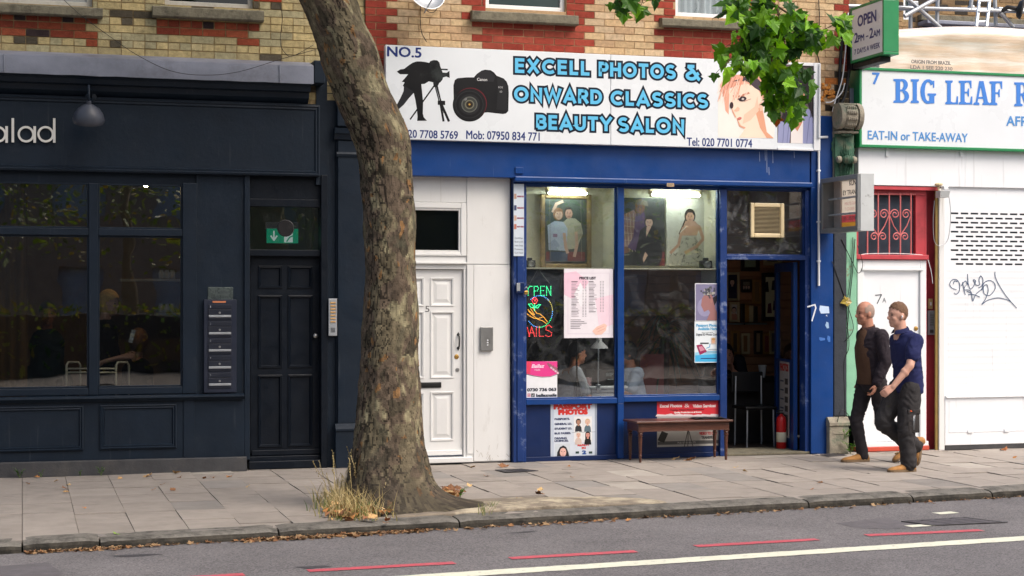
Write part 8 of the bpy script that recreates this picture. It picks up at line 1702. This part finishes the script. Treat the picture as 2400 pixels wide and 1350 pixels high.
# cafe: woman standing, seated customer, trolley, shelf, pendant lamps
cx = W(246, 900, 1.3)
sitter('blond woman in a black vest standing at work inside the cafe window', cx.x - .05, 1.3, rad(-28), .55, (.1, 0, Z(262, 712, 1.3) - .55), {'L': ((.02, .16, .78 - .03), (.08, .23, .5), (.26, .1, .57), (1, -.2, .2), (0, -.7, -.6)), 'R': ((.02, -.16, .75), (.1, -.22, .5), (.3, -.1, .56), (1, .2, .1), (0, .7, -.6))}, cloth('black_vest', S(22, 22, 25), 14, .4), SKB, BLO, lambda x, y, z: z > .01 + .5 * x or (x < .02 and z > -.11), hr=(.12, .102, .132), legs=False)
cx = W(318, 930, 1.9)
sitter('customer with long fair hair seated with her back to the cafe glass', cx.x, 1.9, rad(60), .12, (.08, 0, Z(318, 805, 1.9) - .12), {'L': ((.02, .16, .48), (.1, .22, .26), (.3, .1, .2), (1, -.2, 0), (0, -.7, -.6)), 'R': ((.02, -.16, .48), (.1, -.22, .26), (.3, -.1, .2), (1, .2, 0), (0, .7, -.6))}, cloth('black_jumper', S(24, 22, 25), 14, .4), SKB, mat('light_brown_hair', S(150, 112, 82), rough=.6, var=.3, scale=40), lambda x, y, z: x < .03 or z > .06, sleeve='long', hr=(.118, .1, .15))
cx = W(110, 930, 1.6)
sitter('man in a dark striped top sitting deep inside the cafe', cx.x, 1.9, rad(-85), .3, (.08, 0, Z(125, 735, 1.9) - .3), {'L': ((.02, .17, .62), (.1, .24, .36), (.3, .12, .3), (1, -.2, 0), (0, -.7, -.6)), 'R': ((.02, -.17, .62), (.1, -.24, .36), (.3, -.12, .3), (1, .2, 0), (0, .7, -.6))}, cloth('teal_stripe_top', S(30, 48, 52), 14, .4), SKC, BLK, short, sleeve='long')
t = thing('tube_rail', 'cream tubular metal rail standing behind the cafe glass', 'rail', W(228, 930, .35)); RC = mat('cream_tube', S(206, 196, 176), rough=.4)
for xs_, yy in (((156, 188), .35), ((272, 302), .35)):
    b = MB(); q = [W(xs_[0], 930, yy), W(xs_[0], 856, yy), W(xs_[0] + 4, 849, yy + .02), W(xs_[1] - 4, 849, yy + .14), W(xs_[1], 856, yy + .16), W(xs_[1], 930, yy + .16)]; b.tube(q, .011, 8); b.build('post', RC, t, smooth=True)
for y in (864, 873): b = MB(); b.tube([W(156, y, .35), W(272, y, .35)], .009, 8); b.build('rail', RC, t, smooth=True)
t = thing('wall_shelf', 'cafe shelf with small jars near the back of the dark room', 'shelf', W(395, 728, 3.2)); b = MB(); b.box(X(365, 3.2), X(428, 3.2), 3.1, 3.4, Z(395, 733, 3.2) - .03, Z(395, 733, 3.2), bev=.003); b.build('board', M['galv'], t); b = MB(); b.box(X(280, 3.2), X(428, 3.2), 3.1, 3.4, Z(395, 654, 3.2) - .03, Z(395, 654, 3.2), bev=.003); b.build('board', M['galv'], t)
jar = mat('jar_white', S(190, 196, 196), rough=.3); 
for k in range(6):
    b = MB(); q = W(378 + (k % 3) * 13, 732 if k < 3 else 653, 3.2); b.lathe((q.x, 3.2, q.z + .002), [(.03, 0), (.034, .02), (.034, .07), (.022, .085), (.024, .1), (0, .1)], 14); o = b.build('storage_jar', jar, smooth='auto'); o['label'] = 'small pale jar on the cafe wall shelf'; o['category'] = 'jar'; o['group'] = 'jars on the cafe shelves'
t = thing('pendant_lamp', 'warm lit pendant lamp just under the cafe ceiling', 'lamp', W(342, 436, 1.5)); c = W(342, 433, 1.5); b = MB(); b.lathe(c, [(.02, .1), (.06, .06), (.12, .0), (.115, .0), (.05, .05), (0, .06)], 20); b.build('lamp_shade', M['brass'], t, smooth='auto'); b = MB(); b.ball(c + Vector((0, 0, .01)), .035, 12); b.build('bulb', mat('warm_bulb', (1, .6, .2), emit=(1, .66, .32), estr=200, var=0, rvar=0), t, smooth=True); b = MB(); b.tube([c + Vector((0, 0, .1)), (c.x, c.y, 3.3)], .005, 6); b.build('cord', M['black'], t)
b = MB(); q = W(308, 788, 1.2); b.prism([q + Vector((-.03, 0, -.06)), q + Vector((.01, 0, -.07)), q + Vector((.045, .01, .06)), q + Vector((.005, .01, .07))], (0, .012, 0)); o = b.build('foil_sheet', mat('crumpled_foil', S(226, 226, 226), rough=.2, metal=.6, bump=.8, bscale=40)); tag(o, 'bright crumpled foil held up before the blond woman', 'foil')
t = thing('yellow_curtain', 'ochre brown curtain at the edge of the cafe window', 'curtain', (-.3, 1.0, .1)); b = MB(); b.rings([[(-1.2 + 1.25 * k / 60, 1.0 + .03 * math.sin(k * 1.3) + .02 * math.sin(k * .41), z) for k in range(61)] for z in (.12, 3.2)], closed=False); b.build('cloth', mat('ochre_cloth', S(92, 66, 34), rough=.9, var=.3, scale=3, stretch=(8, 8, .4)), t, smooth=True)
# exit sign behind the door's top light
t = thing('exit_sign', 'green emergency exit sign with a down arrow behind the glass over the dark door', 'sign', W(661, 570, .6)); yy = .6
b = MB(); b.box(X(623, yy), X(699, yy), yy, yy + .05, Z(661, 536, yy), Z(661, 521, yy), bev=.004); b.build('housing', M['upvc'], t); p = PW(yy + .01); p.slab(625, 535, 699, 570, S(24, 158, 118), .012); wt = S(230, 240, 234); mat_lit = mat('lit_exit_print', attr=True, rough=.4, var=0); N_ = mat_lit.node_tree.nodes; mat_lit.node_tree.links.new([n for n in N_ if n.type == 'ATTRIBUTE'][0].outputs[0], N_['Principled BSDF'].inputs['Emission Color']); N_['Principled BSDF'].inputs['Emission Strength'].default_value = .45; p.line([(642, 542), (642, 562)], 3.4, wt, 2); p.line([(635, 553), (642, 563), (649, 553)], 3.4, wt, 2); p.poly([(666, 550), (686, 546), (686, 568), (666, 568)], wt, 2); p.line([(672, 566), (679, 556), (688, 552)], 3, S(24, 158, 118), 3); p.build('pictogram', mat_lit, t)

# ================================================================== across the road: what the windows mirror
rr = random.Random(77); M['far_leaf'] = leafmat('street_leaf', .8)
far = thing('far_terrace', 'pale rendered terrace across the road, seen only in the shop glass', 'building', (10, -36, 0))
wl_ = [(x, x + 1.3, z, z + 1.7) for x in range(-14, 40, 3) for z in (1.0, 4.2, 7.2)]
b = MB(); holed(b, -18, 42, -.1, 10.5, 0, wl_, .2); b.v = [(v[0], -36 - v[1], v[2]) for v in b.v]; b.build('wall', mat('far_render', S(112, 104, 98), rough=.9, var=.2), far)
b = MB()
for h_ in wl_: b.box(h_[0], h_[1], -36.22, -36.2, h_[2], h_[3])
b.build('window_glass', mat('far_glass', S(110, 130, 150), rough=.15), far)
b = MB(); b.box(-18, 42, -38, -36.3, -.1, 10.5); b.build('rear', M['dark'], far)
FG = [(74, 104, 40), (94, 120, 46), (60, 84, 36), (118, 132, 58), (134, 122, 58)]
def street_tree(x, y, h, w, label):
    t = thing('street_tree', label, 'tree', (x, y, 0), 'trees across the road'); b = MB(); b.tube([(x, y, -.1), (x + .1, y, 1.2), (x - .05, y + .1, 2.6), (x, y, h * .7)], [.24, .2, .17, .08], 12); b.build('trunk', M['limb_bark'], t, smooth=True); b = MB()
    for k in range(4200):
        a = rr.uniform(0, 6.28); e = rr.uniform(-1, 1); q = rr.random() ** .4; p0 = Vector((x + w * q * math.cos(a) * math.sqrt(1 - e * e), y + w * .8 * q * math.sin(a) * math.sqrt(1 - e * e), h * .62 + h * .38 * q * e))
        if noise.noise(p0 * .8) < -.1: continue
        d = Vector((rr.uniform(-1, 1), rr.uniform(-1, 1), rr.uniform(-1, .4))).normalized(); sv = d.cross(Vector((rr.uniform(-1, 1), rr.uniform(-1, 1), 1))).normalized(); s_ = rr.uniform(.1, .2); b.face([p0, p0 + d * s_ * .5 + sv * s_ * .42, p0 + d * s_, p0 + d * s_ * .5 - sv * s_ * .42], S(*rr.choice(FG), .8))
    b.build('crown', M['far_leaf'], t)
for k, (x, y, h, w) in enumerate(((-1.6, -25.5, 9.5, 4.2), (2.6, -26.5, 9, 3.6), (7, -25, 9.5, 4.2), (12, -26, 9.5, 4.2), (17, -25.4, 10, 4.4), (22.5, -26, 9, 4), (28, -26, 10, 4.5))): street_tree(x, y, h, w, 'leafy street tree across the road, mirrored in the shop windows')
t = thing('hedge', 'clipped dark hedge across the road, mirrored low in the shop windows', 'hedge', (10, -23.5, 0)); b = MB()
for k in range(9000):
    p0 = Vector((rr.uniform(-8, 34), rr.uniform(-24.2, -22.8), rr.uniform(0, 1.55))); d = Vector((rr.uniform(-1, 1), rr.uniform(-1, 1), rr.uniform(-1, 1))).normalized(); sv = d.orthogonal().normalized(); s_ = rr.uniform(.09, .16); b.face([p0, p0 + d * s_ * .5 + sv * s_ * .4, p0 + d * s_, p0 + d * s_ * .5 - sv * s_ * .4], S(*rr.choice(FG), .75))
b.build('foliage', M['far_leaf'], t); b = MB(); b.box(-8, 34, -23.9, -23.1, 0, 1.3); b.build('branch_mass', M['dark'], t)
